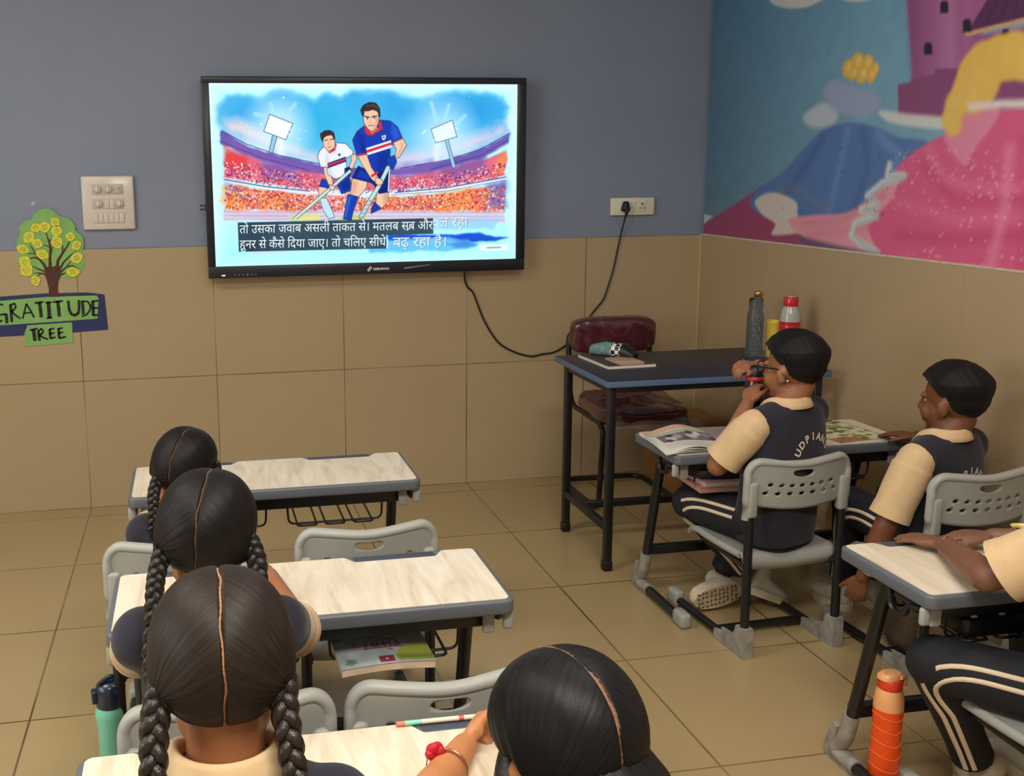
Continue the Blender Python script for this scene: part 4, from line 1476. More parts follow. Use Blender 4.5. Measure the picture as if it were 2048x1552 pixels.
    for s in (-1, 1):
        x = s * 0.163
        b = MB()
        b.rtube([(x, 0.006, 0.56), (x, 0.004, 0.30), (x, 0.0, 0.022), (x, 0.43, 0.022)], 0.0140, 12, 0.06, 6)
        lg = part('leg', b, M_STEEL, t, False)
        b = MB()
        b.prism([(-0.022, 0.0), (0.145, 0.0), (0.145, 0.034), (0.075, 0.040), (0.036, 0.058), (0.022, 0.100), (-0.020, 0.100)], 0.036, Matrix.Translation((x - 0.018, 0, 0)) @ Matrix(((0, 0, 1, 0), (1, 0, 0, 0), (0, 1, 0, 0), (0, 0, 0, 1))))
        part('foot_cap', b, M_SCUFF, lg, False)
        b = MB()
        b.box((x, 0.424, 0.028), (0.038, 0.066, 0.056), bev=0.012, seg=3)
        part('foot_cap', b, M_GREY, lg, False)
        b = MB()
        b.rtube([(x * 0.97, 0.004, 0.285), (x * 0.9, 0.06, 0.287), (x * 0.82, 0.30, 0.289)], 0.0115, 10, 0.03, 4)
        part('seat_rail', b, M_STEEL, t, False)
    b = MB()
    b.tube([(-0.163, 0.155, 0.024), (0.163, 0.155, 0.024)], 0.013, 12)
    part('stretcher', b, M_STEEL, t, False)
    b = MB()
    b.tube([(-0.135, 0.245, 0.288), (0.135, 0.245, 0.288)], 0.011, 10)
    part('stretcher', b, M_STEEL, t, False)
    return t


CH_G = 'grey school chairs'
chair1 = build_chair()
chair1['label'] = 'grey school chair of the boy with glasses, its holed back fully in view'
chair1.location = (1.735, -1.972, 0)
chair1.rotation_euler = (0, 0, math.radians(3))
chairs = [chair1,
          copy_thing(chair1, 'grey school chair of the second boy, close to the right-hand tiled wall', (2.168, -2.232, 0), math.radians(2)),
          copy_thing(chair1, 'empty grey school chair behind the middle desk, next to the frontmost girl', (0.318, -2.31, 0), math.radians(1)),
          copy_thing(chair1, 'grey school chair of the frontmost girl, its back left of her plaits', (-0.150, -2.315, 0), math.radians(-1)),
          copy_thing(chair1, 'empty grey school chair in front of the girl with loose hair', (0.325, -3.115, 0), math.radians(1)),
          copy_thing(chair1, 'grey school chair of the girl at the middle desk, half hidden by the nearest plaits', (-0.062, -3.125, 0), 0),
          copy_thing(chair1, 'grey school chair of the pupil seated at the right edge of the photo', (1.772, -3.15, 0), math.radians(2)),
          copy_thing(chair1, 'grey school chair under the girl with the nearest plaits', (-0.075, -3.95, 0), 0),
          copy_thing(chair1, 'grey school chair under the girl with loose hair', (0.33, -3.95, 0), 0)]
for c in chairs:
    c['group'] = CH_G

# ================================================================ teacher's table
M_NAVYTOP = mat('navy_laminate', rgb(43, 42, 50), 0.45, noise=0.08, nscale=5)
M_BLUEDGE = mat('blue_edge_band', rgb(82, 104, 136), 0.4)
tt = thing('teacher_table', 'dark blue table with black steel legs in the corner below the socket', 'table', (1.856, -0.97, 0))
tx0, tx1, ty0, ty1, tz = 1.398, 2.314, -1.258, -0.688, 0.75
b = MB()
b.box(((tx0 + tx1) / 2, (ty0 + ty1) / 2, tz - 0.011), (tx1 - tx0, ty1 - ty0, 0.022), bev=0.0015)
part('edge_band', b, M_BLUEDGE, tt)
b = MB()
b.box(((tx0 + tx1) / 2, (ty0 + ty1) / 2, tz + 0.0003), (tx1 - tx0 - 0.004, ty1 - ty0 - 0.004, 0.0022), bev=0.0006)
part('table_top', b, M_NAVYTOP, tt)
lx0, lx1, ly0, ly1 = 1.433, 2.280, -1.213, -0.762
b = MB()
zc = tz - 0.022 - 0.014
for y in (ly0, ly1):
    b.box(((lx0 + lx1) / 2, y, zc), (lx1 - lx0, 0.026, 0.026), bev=0.002)
for x in (lx0, lx1):
    b.box((x, (ly0 + ly1) / 2, zc), (0.026, ly1 - ly0, 0.026), bev=0.002)
part('top_frame', b, M_STEEL, tt)
for x in (lx0, lx1):
    for y in (ly0, ly1):
        b = MB()
        b.box((x, y, 0.375), (0.030, 0.030, 0.702), bev=0.003)
        lg = part('leg', b, M_STEEL, tt)
        b = MB()
        b.box((x, y, 0.020), (0.036, 0.036, 0.040), bev=0.005)
        part('foot_cap', b, M_RUB, lg)
    b = MB()
    b.box((x, (ly0 + ly1) / 2, 0.170), (0.028, ly1 - ly0 - 0.02, 0.028), bev=0.003)
    part('stretcher', b, M_STEEL, tt)
b = MB()
b.box(((lx0 + lx1) / 2, (ly0 + ly1) / 2 + 0.06, 0.170), (lx1 - lx0 - 0.02, 0.028, 0.028), bev=0.003)
part('stretcher', b, M_STEEL, tt)

# ================================================================ teacher's chair
M_MAROON = mat('maroon_leatherette_under_film', rgb(78, 32, 40), 0.26, noise=0.25, nscale=9, bump=1.0, bscale=22, coat=0.8, stretch=(1, 1, 0.5))
M_TUBE = mat('worn_black_chrome', rgb(52, 48, 44), 0.32, 0.6, noise=0.5, nscale=26)
tc_ = thing('padded_chair', 'maroon padded chair wrapped in clear film behind the dark blue table', 'chair', (1.86, -0.36, 0))
cxm = 1.86


def pad(c, s, r, rot, bulge, m_name, seed):
    """upholstered cushion with wrinkles and soft edges"""
    b = MB()
    n, k = 110, 60
    rings = []
    rng = np.random.default_rng(seed)
    ph = rng.random(12) * 6
    for i in range(k + 1):
        a = -PI / 2 + PI * i / k
        ring = []
        for j in range(n):
            t = 2 * PI * j / n
            ex = 0.46
            cx, sy, cz = math.cos(a) , math.cos(a), math.sin(a)
            x = math.copysign(abs(math.cos(t)) ** ex, math.cos(t)) * abs(math.cos(a)) ** 0.34
            y = math.copysign(abs(math.sin(t)) ** ex, math.sin(t)) * abs(math.cos(a)) ** 0.34
            z = math.copysign(abs(math.sin(a)) ** 0.55, math.sin(a))
            p = V((x * s[0] / 2, y * s[1] / 2, z * s[2] / 2))
            wv_ = 0.0050 * math.sin(26 * p.x + 9 * p.y + ph[0]) * math.sin(31 * p.y + 17 * p.x + ph[1]) + 0.0038 * math.sin(75 * p.x + 40 * p.y + ph[2]) * math.sin(20 * p.x - 30 * p.y + ph[3]) + 0.0022 * math.sin(140 * p.x + 50 * p.y + ph[4]) * max(0.0, math.sin(24 * p.x + ph[5]))
            p.z += (wv_ + bulge * (1 - x * x) * (1 - y * y)) * (1 if z > 0 else -1)
            ring.append(V(c) + rot @ p)
        rings.append(ring)
    b.ring_loft(rings)
    return b


bk = pad((cxm, -0.205, 0.752), (0.425, 0.175, 0.085), 0, Matrix.Rotation(math.radians(98), 3, 'X'), 0.012, '', 3)
part('backrest', bk, M_MAROON, tc_)
part('seat', pad((cxm, -0.450, 0.455), (0.425, 0.42, 0.085), 0, Matrix.Rotation(math.radians(3), 3, 'X'), 0.008, '', 5), M_MAROON, tc_)
b = MB()
for s in (-1, 1):
    x = cxm + s * 0.205
    b.rtube([(cxm + s * 0.12, -0.165, 0.78), (x, -0.165, 0.76), (x, -0.180, 0.62), (x, -0.215, 0.425), (x, -0.62, 0.415), (x, -0.580, 0.016), (x, -0.10, 0.016), (cxm, -0.10, 0.016)], 0.0125, 12, 0.07, 7)
part('frame', b, M_TUBE, tc_)
b = MB()
for y in (-0.32, -0.55):
    b.box((cxm, y, 0.410), (0.40, 0.030, 0.012))
part('seat_support', b, M_STEEL, tc_)
fm = bpy.data.materials.new('clear_plastic_film')
fm.use_nodes = True
p = fm.node_tree.nodes['Principled BSDF']
p.inputs['Base Color'].default_value = (0.75, 0.72, 0.70, 1)
p.inputs['Alpha'].default_value = 0.16
p.inputs['Roughness'].default_value = 0.12
b = MB()
b.smooth = True
nn = 24
P0, P1 = [], []
for i in range(nn + 1):
    t = i / nn
    x = cxm - 0.205 + 0.43 * t
    P0.append(V((x, -0.658 - 0.006 * math.sin(t * 21), 0.440 + 0.004 * math.sin(t * 17))))
    P1.append(V((x + 0.02 * t, -0.680 - 0.010 * math.sin(t * 13 + 1), 0.408 + 0.010 * math.sin(t * 11))))
b.add(P0 + P1, [(i, i + 1, nn + 2 + i, nn + 1 + i) for i in range(nn)], True)
P0 = [V((cxm + 0.212, -0.655 + 0.4 * i / 10, 0.45)) for i in range(11)]
P1 = [V((cxm + 0.262 - 0.003 * i + 0.006 * math.sin(i), -0.665 + 0.4 * i / 10, 0.428 + 0.005 * math.sin(i * 1.7))) for i in range(11)]
b.add(P0 + P1, [(i, i + 1, 12 + i, 11 + i) for i in range(10)], True)
part('plastic_film', b, fm, tc_)

b = MB()
b.box((2.232, -0.245, 0.170), (0.29, 0.30, 0.336), bev=0.002)
tag(part('cardboard_carton', b, mat('brown_cardboard', rgb(146, 104, 56), 0.8, noise=0.12, nscale=12)), 'brown cardboard carton on the floor behind the maroon chair in the corner', 'carton')

# ================================================================ people
SKIN = {}


def skin_mat(name, c):
    m = mat('skin_' + name, c, 0.48, noise=0.07, nscale=24, bump=0.06, bscale=320, spec=0.4)
    p = m.node_tree.nodes['Principled BSDF']
    p.inputs['Subsurface Weight'].default_value = 0.08
    p.inputs['Subsurface Radius'].default_value = (0.02, 0.008, 0.004)
    p.inputs['Subsurface Scale'].default_value = 0.3
    return m


M_VEST = mat('navy_knit_cloth', rgb(30, 28, 42), 0.9, noise=0.10, nscale=40, bump=0.35, bscale=34, sheen=0.12)
M_SLEEVE = mat('cream_knit_cloth', rgb(210, 178, 134), 0.9, noise=0.05, nscale=30, bump=0.30, bscale=30, sheen=0.1)
M_TROU = mat('dark_navy_track_cloth', rgb(20, 20, 27), 0.78, noise=0.12, nscale=20, bump=0.5, bscale=26)
M_STRIPE = mat('cream_stripe', rgb(222, 200, 168), 0.8)
M_SHOE = mat('white_shoe', rgb(196, 184, 164), 0.6, noise=0.12, nscale=30, bump=0.2, bscale=60)
M_SOLE = mat('off_white_sole', rgb(206, 188, 158), 0.65, noise=0.15, nscale=20)
M_GROOVE = mat('brown_sole_groove', rgb(110, 92, 70), 0.8)  # flat darker brown triangles drawn on the sole as its tread
M_GOLD = mat('rose_gold', rgb(214, 160, 120), 0.25, 0.9)


def hair_mat(name, c0, c1, scalp, part):
    m = bpy.data.materials.new(name)
    m.use_nodes = True
    nt = m.node_tree
    L, N = nt.links, nt.nodes.new
    p = nt.nodes['Principled BSDF']
    p.inputs['Roughness'].default_value = 0.42 if part else 0.6
    p.inputs['Specular IOR Level'].default_value = 0.20
    a = N('ShaderNodeAttribute'); a.attribute_name = 'strand'
    n = N('ShaderNodeTexNoise'); n.inputs['Scale'].default_value = 1.0; n.inputs['Detail'].default_value = 4
    mp = N('ShaderNodeMapping'); mp.inputs['Scale'].default_value = (110, 3.0, 0)
    L.new(a.outputs['Vector'], mp.inputs[0]); L.new(mp.outputs[0], n.inputs['Vector'])
    r = N('ShaderNodeValToRGB')
    r.color_ramp.elements[0].position, r.color_ramp.elements[1].position = 0.35, 0.75
    r.color_ramp.elements[0].color, r.color_ramp.elements[1].color = c0, c1
    L.new(n.outputs['Fac'], r.inputs[0])
    col = r.outputs[0]
    if part:
        sep = N('ShaderNodeSeparateXYZ'); L.new(a.outputs['Vector'], sep.inputs[0])
        n2 = N('ShaderNodeTexNoise'); n2.inputs['Scale'].default_value = 1.0; n2.inputs['Detail'].default_value = 3
        mp2 = N('ShaderNodeMapping'); mp2.inputs['Scale'].default_value = (22, 0, 0)
        L.new(a.outputs['Vector'], mp2.inputs[0]); L.new(mp2.outputs[0], n2.inputs['Vector'])
        ab = N('ShaderNodeMath'); ab.operation = 'ABSOLUTE'; L.new(sep.outputs[2], ab.inputs[0])
        w_ = N('ShaderNodeMath'); w_.operation = 'MULTIPLY_ADD'; w_.inputs[1].default_value = part * 2.4; w_.inputs[2].default_value = part * -0.2
        L.new(n2.outputs['Fac'], w_.inputs[0])
        dv = N('ShaderNodeMath'); dv.operation = 'DIVIDE'; L.new(ab.outputs[0], dv.inputs[0]); L.new(w_.outputs[0], dv.inputs[1])
        mr = N('ShaderNodeMapRange'); mr.inputs['From Min'].default_value = 0.55; mr.inputs['From Max'].default_value = 1.5
        mr.inputs['To Min'].default_value = 0.85; mr.inputs['To Max'].default_value = 0.0
        L.new(dv.outputs[0], mr.inputs['Value'])
        mx = N('ShaderNodeMixRGB'); mx.inputs[2].default_value = scalp
        L.new(mr.outputs[0], mx.inputs[0]); L.new(col, mx.inputs[1])
        col = mx.outputs[0]
    else:
        sep = N('ShaderNodeSeparateXYZ'); L.new(a.outputs['Vector'], sep.inputs[0])
        mr = N('ShaderNodeMapRange'); mr.inputs['To Min'].default_value = 0.55; mr.inputs['To Max'].default_value = 0.0
        L.new(sep.outputs[2], mr.inputs['Value'])
        mx = N('ShaderNodeMixRGB'); mx.inputs[2].default_value = (0.060, 0.034, 0.022, 1)
        L.new(mr.outputs[0], mx.inputs[0]); L.new(col, mx.inputs[1])
        col = mx.outputs[0]
    L.new(col, p.inputs['Base Color'])
    bp = N('ShaderNodeBump'); bp.inputs['Strength'].default_value = 0.50 if part else 0.02; bp.inputs['Distance'].default_value = 0.0010
    L.new(n.outputs['Fac'], bp.inputs['Height']); L.new(bp.outputs[0], p.inputs['Normal'])
    MATS[name] = m
    return m


SCALP = rgb(176, 122, 84)
HM_BLACK = hair_mat('black_plaited_hair', (0.006, 0.005, 0.005, 1), (0.016, 0.013, 0.012, 1), rgb(138, 100, 72), 0.0009)
HM_BROWN = hair_mat('dark_brown_plaited_hair', (0.012, 0.008, 0.006, 1), (0.040, 0.027, 0.020, 1), rgb(206, 152, 112), 0.0009)
HM_LOOSE = hair_mat('black_loose_hair', (0.004, 0.004, 0.004, 1), (0.014, 0.012, 0.012, 1), rgb(158, 112, 86), 0.0014)
HM_BOY = hair_mat('short_black_hair', (0.005, 0.005, 0.005, 1), (0.011, 0.010, 0.010, 1), SCALP, 0)
HM_BRAID = mat('black_plait', (0.010, 0.008, 0.007, 1), 0.36, noise=0.5, nscale=60, bump=0.5, bscale=160, stretch=(3, 3, 1))
HM_BRAIDB = mat('dark_brown_plait', (0.018, 0.011, 0.008, 1), 0.36, noise=0.5, nscale=60, bump=0.5, bscale=160, stretch=(3, 3, 1))
C0 = np.array((0.0, -0.008, 0.025))
CR = np.array((0.073, 0.089, 0.083))


def head_frame(o, yaw, pitch, roll, s):
    return Matrix.Translation(V(o)) @ Matrix.Rotation(math.radians(yaw), 4, 'Z') @ Matrix.Rotation(math.radians(pitch), 4, 'X') @ Matrix.Rotation(math.radians(roll), 4, 'Y') @ Matrix.Scale(s, 4)


def head_parts(b, H, s, ears=True):
    def E(c, r, rot=None):
        b.ell(H @ V(c), [k * s for k in r], (H.to_3x3().normalized() @ rot) if rot is not None else H.to_3x3().normalized())

    def Cp(a, c, ra, rb):
        b.cap(H @ V(a), H @ V(c), ra * s, rb * s)
    E((0, -0.008, 0.025), (0.073, 0.089, 0.083))
    E((0, 0.026, -0.030), (0.060, 0.060, 0.072))
    E((0, 0.046, -0.078), (0.032, 0.034, 0.026))
    E((0, 0.064, -0.088), (0.020, 0.017, 0.014))
    for q in (-1, 1):
        E((q * 0.034, 0.058, -0.036), (0.023, 0.024, 0.028))
        E((q * 0.038, 0.012, -0.062), (0.018, 0.036, 0.022))
        E((q * 0.030, 0.072, 0.014), (0.022, 0.012, 0.009))
        Cp((q * 0.010, 0.092, -0.034), (q * 0.012, 0.090, -0.035), 0.0075, 0.0075)
        if ears:
            R_ = Matrix.Rotation(math.radians(-18 * q), 3, 'Z') @ Matrix.Rotation(math.radians(-10), 3, 'X')
            E((q * 0.077, -0.004, -0.014), (0.008, 0.016, 0.025), R_)
            E((q * 0.073, 0.003, -0.033), (0.007, 0.009, 0.011), R_)
            E((q * 0.070, 0.000, -0.012), (0.010, 0.012, 0.020), R_)
    Cp((0, 0.086, 0.004), (0, 0.101, -0.030), 0.0085, 0.0105)
    E((0, 0.084, -0.056), (0.021, 0.010, 0.0065))
    E((0, 0.082, -0.066), (0.018, 0.010, 0.0075))


def hand(b, w, d, n, side, size=0.85, curl=(20, 22, 24, 28), spread=1.0, thumb=35):
    """palm and five fingers; d finger direction, n palm normal"""
    d = V(d).normalized()
    n = V(n)
    n = (n - d * n.dot(d)).normalized()
    s = d.cross(n) * side          # towards the thumb
    w = V(w)
    k = size
    b.loft([(w - d * 0.006 * k, 0.019 * k, 0.0135 * k, n), (w + d * 0.015 * k, 0.023 * k, 0.0135 * k, n), (w + d * 0.045 * k, 0.034 * k, 0.013 * k, n), (w + d * 0.070 * k, 0.036 * k, 0.0105 * k, n), (w + d * 0.080 * k, 0.033 * k, 0.008 * k, n)], s, 20, 2.6)
    b.ell(w + d * 0.030 * k + s * 0.022 * k + n * 0.006 * k, (0.016 * k, 0.016 * k, 0.014 * k))
    lens = (0.066, 0.074, 0.068, 0.054)
    offs = (0.0275, 0.0095, -0.0085, -0.0255)
    for i in range(4):
        p = w + d * ((0.074 if i in (1, 2) else 0.069) * k) + s * offs[i] * k
        ax = n.cross(d)
        dirv = (d + s * (0.09, 0.02, -0.05, -0.13)[i] * spread).normalized()
        L_ = lens[i] * k
        r0 = (0.0088, 0.0092, 0.0088, 0.0078)[i] * k
        ang = curl[i]
        b.cap(p - d * 0.014 * k, p, r0, r0)
        for j, fr in enumerate((0.45, 0.30, 0.25)):
            a = math.radians(ang * (0.7, 1.1, 0.8)[j])
            dirv = (dirv * math.cos(a) + n * math.sin(a)).normalized() if j == 0 else (Quaternion(dirv.cross(n).normalized(), a) @ dirv)
            q = p + dirv * L_ * fr
            b.cap(p, q, r0 * (1 - 0.08 * j), r0 * (0.92 - 0.08 * j))
            p = q
    p = w + d * 0.022 * k + s * 0.022 * k
    dirv = (d * math.cos(math.radians(thumb)) + s * math.sin(math.radians(thumb)) + n * 0.25).normalized()
    for j, fr in enumerate((0.030, 0.026, 0.022)):
        q = p + dirv * fr * k
        b.cap(p, q, (0.0115, 0.0100, 0.0090)[j] * k, (0.0100, 0.0090, 0.0078)[j] * k)
        p = q
        dirv = (dirv + d * 0.22 + n * 0.12).normalized()


def hairline(dy):
    """lowest height (unit direction) that carries hair, from the forehead to the nape"""
    return np.interp(dy, [-1.0, -0.75, -0.45, -0.22, -0.05, 0.12, 0.30, 0.50, 0.75], [-0.90, -0.92, -0.86, -0.58, -0.12, -0.14, 0.06, 0.30, 0.40])


def fiber(lon, t, seed, f=90):
    r = np.random.default_rng(seed)
    g = r.random(f * 4 + 4)
    x = (lon / (2 * PI)) % 1.0 * f
    i = x.astype(int)
    fr = x - i
    fr = fr * fr * (3 - 2 * fr)
    return g[i] * (1 - fr) + g[(i + 1) % f] * fr


def hair_mesh(name, H, m, style, seed=1):
    verts, strand, faces = [], [], []

    def emit(D, lon, t, thick, nrow, ncol, wrap):
        o = sum(len(v) for v in verts)
        rr = 1.0 / np.sqrt((D[:, 0] / CR[0]) ** 2 + (D[:, 1] / CR[1]) ** 2 + (D[:, 2] / CR[2]) ** 2)
        low = np.clip((-0.15 - D[:, 2]) / 0.6, 0, 1)
        P = C0 + D * (rr + thick)[:, None]
        verts.append(P)
        lb_ = np.where(lon > 6.99, lon - 7.0, lon)
        strand.append(np.stack([lon, t, P[:, 0] - 0.0012 * np.sin(5 * lb_ + seed) - 0.0006 * np.sin(13 * lb_ + 2 * seed)], 1))
        for i in range(nrow - 1):
            for j in range(ncol if wrap else ncol - 1):
                a = o + i * ncol + j
                c = o + i * ncol + (j + 1) % ncol
                faces.append((a, c, c + ncol, a + ncol))

    if style == 'boy':
        nr, nc = 90, 160
        la = np.linspace(PI / 2 - 0.01, -1.15, nr)
        lo = np.linspace(0, 2 * PI, nc, endpoint=False)
        LA, LO = np.meshgrid(la, lo, indexing='ij')
        D = np.stack([np.cos(LA) * np.cos(LO), np.cos(LA) * np.sin(LO), np.sin(LA)], -1).reshape(-1, 3)
        z0 = hairline(D[:, 1]) + 0.09 * np.clip((-0.2 - D[:, 1]) / 0.2, 0, 1) + 0.05 * (fiber(LO.ravel() * 1.0, 0, seed, 150) - 0.5)
        mk = np.clip((D[:, 2] - z0) / 0.10, 0, 1)
        mk = mk * mk * (3 - 2 * mk)
        # side and nape kept short, fuller on top
        full = 0.0022 + 0.0165 * np.clip((D[:, 2] + 0.12) / 0.50, 0, 1) ** 1.1 + 0.009 * np.clip(D[:, 1], 0, 1) * np.clip(D[:, 2], 0, 1)
        tuft = 0.0022 * np.sin(D[:, 0] * 9 + 4 * D[:, 1] + seed) * np.sin(D[:, 1] * 7 + seed) + 0.0004 * np.sin(D[:, 0] * 23 - 17 * D[:, 1] + 9 * D[:, 2])
        th = -0.012 + mk * (0.012 + full + tuft)
        emit(D, LO.ravel(), LA.ravel() * 0.3, th, nr, nc, True)
        strand[-1][:, 2] = np.clip((D[:, 2] - z0) / 0.32, 0, 1)
    else:
        nr, nc = 64, 240
        for sgn in (1, -1):
            B = np.array((0.80 * sgn, -0.36, -0.48)) if style == 'plait' else np.array((0.72 * sgn, -0.15, -0.68))
            B = B / np.linalg.norm(B)
            lo = np.linspace(0, 2 * PI, nc, endpoint=False)
            tt_ = np.linspace(0, 1, nr) ** 1.5
            T_, LO = np.meshgrid(tt_, lo, indexing='ij')
            T_, LO = T_.ravel() * 0.985, LO.ravel()
            P = np.stack([np.zeros_like(LO), np.cos(LO), np.sin(LO)], 1)
            om = np.arccos(np.clip(P @ B, -1, 1))
            D = (np.sin((1 - T_) * om)[:, None] * P + np.sin(T_ * om)[:, None] * B) / np.sin(om)[:, None]
            D /= np.linalg.norm(D, axis=1)[:, None]
            z0 = hairline(D[:, 1]) - (0.06 if style == 'loose' else 0.0)
            mk = np.clip((D[:, 2] - z0) / 0.10, 0, 1)
            mk = mk * mk * (3 - 2 * mk)
            base = 0.0065 if style == 'plait' else 0.013
            ax = np.abs(D[:, 0])
            groove = -0.0032 * np.exp(-(ax / 0.022) ** 2)
            puff = 0.004 * np.clip(ax / 0.5, 0, 1) + 0.010 * np.clip((T_ - 0.66) / 0.34, 0, 1) ** 2 * (1 if style == 'plait' else 0.4)
            fb = fiber(LO, T_, seed + sgn, 110)
            ridge = 0.0007 * (fb - 0.5) * np.clip(ax / 0.15, 0, 1) * (1 + 1.2 * T_)
            th = -0.012 + mk * (0.012 + base + groove + puff + ridge)
            emit(D, LO + (0 if sgn > 0 else 7.0), T_, th, nr, nc, True)
    P = np.concatenate(verts)
    S = np.concatenate(strand)
    me = bpy.data.meshes.new(name)
    me.from_pydata([tuple(H @ V(p)) for p in P], [], faces)
    at = me.attributes.new('strand', 'FLOAT_VECTOR', 'POINT')
    at.data.foreach_set('vector', S.astype(np.float32).ravel())
    me.materials.append(m)
    me.polygons.foreach_set('use_smooth', [True] * len(me.polygons))
    me.update()
    return me


def braid(pts, r0, r1, turns, tail=0.05, seed=0):
    """three-strand plait along a path with a bound tail"""
    b = MB()
    P = smooth_path(pts, 60)
    n = len(P)
    for st in range(3):
        line, rad = [], []
        for i in range(n):
            t = i / (n - 1)
            T_ = (P[min(i + 1, n - 1)] - P[max(i - 1, 0)]).normalized()
            x = T_.cross(V((0, 1, 0.2))).normalized()
            y = T_.cross(x).normalized()
            ph = 2 * PI * (turns * t + st / 3)
            r = r0 + (r1 - r0) * t
            line.append(P[i] + x * r * 0.95 * math.sin(ph) + y * r * 0.62 * math.sin(2 * ph))
            rad.append(r * (0.80 + 0.10 * math.cos(2 * ph)))
        b.tube(line, rad, 10)
    d = (P[-1] - P[-3]).normalized()
    b.tube([P[-1] - d * 0.004, P[-1] + d * tail * 0.25, P[-1] + d * tail * 0.7, P[-1] + d * tail], [r1 * 1.0, r1 * 1.25, r1 * 1.0, r1 * 0.2], 12)
    return b


def smooth_path(pts, n):
    pts = [V(p) for p in pts]
    m = len(pts) - 1
    out = []
    for i in range(n):
        u = i / (n - 1) * m
        k = min(int(u), m - 1)
        t = u - k
        p0, p1, p2, p3 = [pts[min(max(k + j - 1, 0), m)] for j in range(4)]
        out.append(0.5 * ((2 * p1) + (p2 - p0) * t + (2 * p0 - 5 * p1 + 4 * p2 - p3) * t * t + (3 * p1 - p0 - 3 * p2 + p3) * t ** 3))
    return out


def shoe(parent, heel, toe, up, pattern=False, s=1.0):
    heel, toe, up = V(heel), V(toe), V(up)
    d = (toe - heel)
    L_ = d.length
    d.normalize()
    up = (up - d * up.dot(d)).normalized()
    r = d.cross(up)
    b = MB()

    def sec(t, hw, h, z=0.0):
        return (heel + d * L_ * t + up * (0.012 + h / 2 + z), hw, h / 2, up)
    b.loft([sec(-0.02, 0.016, 0.03), sec(0.02, 0.028, 0.060, 0), sec(0.15, 0.034, 0.080, 0.002), sec(0.32, 0.034, 0.075, 0.001), sec(0.5, 0.036, 0.056), sec(0.7, 0.040, 0.044), sec(0.88, 0.034, 0.036), sec(0.99, 0.018, 0.024)], r, 24, 2.4)
    b.cap(heel + d * L_ * 0.18 + up * 0.07, heel + d * L_ * 0.16 + up * 0.098, 0.036, 0.037)
    sh = link('shoe', fuse(b, 0.0045, M_SHOE, 'shoe', 3), parent)
    shift(sh.data, parent)
    b = MB()
    outl = []
    for i in range(26):
        t = i / 25
        outl.append((t, 0.031 + 0.010 * math.sin(PI * min(1, t * 1.25 - 0.1)) - 0.024 * max(0, (t - 0.8) / 0.2) ** 2 - 0.012 * max(0, (0.08 - t) / 0.08)))
    ring = [heel + d * L_ * (1.04 * t - 0.03) + r * w_ for t, w_ in outl] + [heel + d * L_ * (1.04 * t - 0.03) - r * w_ for t, w_ in reversed(outl)]
    b.ring_loft([[p - up * 0.006 for p in ring], [p + up * 0.020 for p in ring]])
    so_ = part('sole', b, M_SOLE, None)
    so_.parent = sh
    shift(so_.data, parent)
    if pattern:
        b = MB()
        rng = random.Random(4)
        for i in range(40):
            t = 0.05 + 0.90 * (i // 4 + 0.5) / 10 + 0.012 * (rng.random() - 0.5)
            w0 = -0.024 + 0.016 * (i % 4) + 0.004 * (rng.random() - 0.5)
            a = rng.choice([0.6, -0.6, 1.3, -1.3, 2.4])
            c_ = heel + d * L_ * t + r * w0 - up * 0.0066
            e = (d * math.cos(a) + r * math.sin(a)) * 0.0085
            n_ = (d * -math.sin(a) + r * math.cos(a)) * 0.0042
            b.add([c_ - e - n_, c_ + e, c_ - e * 0.4 + n_ * 1.6], [(0, 1, 2)], False)
        tr = part('tread', b, M_GROOVE, None)
        tr.parent = sh
        shift(tr.data, parent)
    return sh


def shift(me, root):
    me.transform(Matrix.Translation(-root.location))


def collar_mesh(neck, fwd, right, upv, rad, h, tilt=0.0):
    """turned-down polo collar open at the front"""
    b = MB()
    n = 40
    prof = [(0.000, -0.006), (0.001, 0.55), (0.004, 0.95), (0.009, 1.0), (0.014, 0.85), (0.020, 0.35), (0.026, -0.10), (0.024, -0.16), (0.017, 0.0), (0.010, 0.40), (0.006, 0.2)]
    rings = []
    for i in range(n + 1):
        a = -PI / 2 - (i / n - 0.5) * 2 * (PI - 0.28)
        dirv = right * math.cos(a) + fwd * math.sin(a) * 0.92
        front = max(0, math.sin(a))
        ring = []
        for dr, z in prof:
            ring.append(neck + dirv * (rad + dr * (1 + 0.9 * front)) + upv * (z * h - 0.018 * front * front - 0.010 * front + tilt * math.sin(a)))
        rings.append(ring)
    b.ring_loft(rings)
    return b


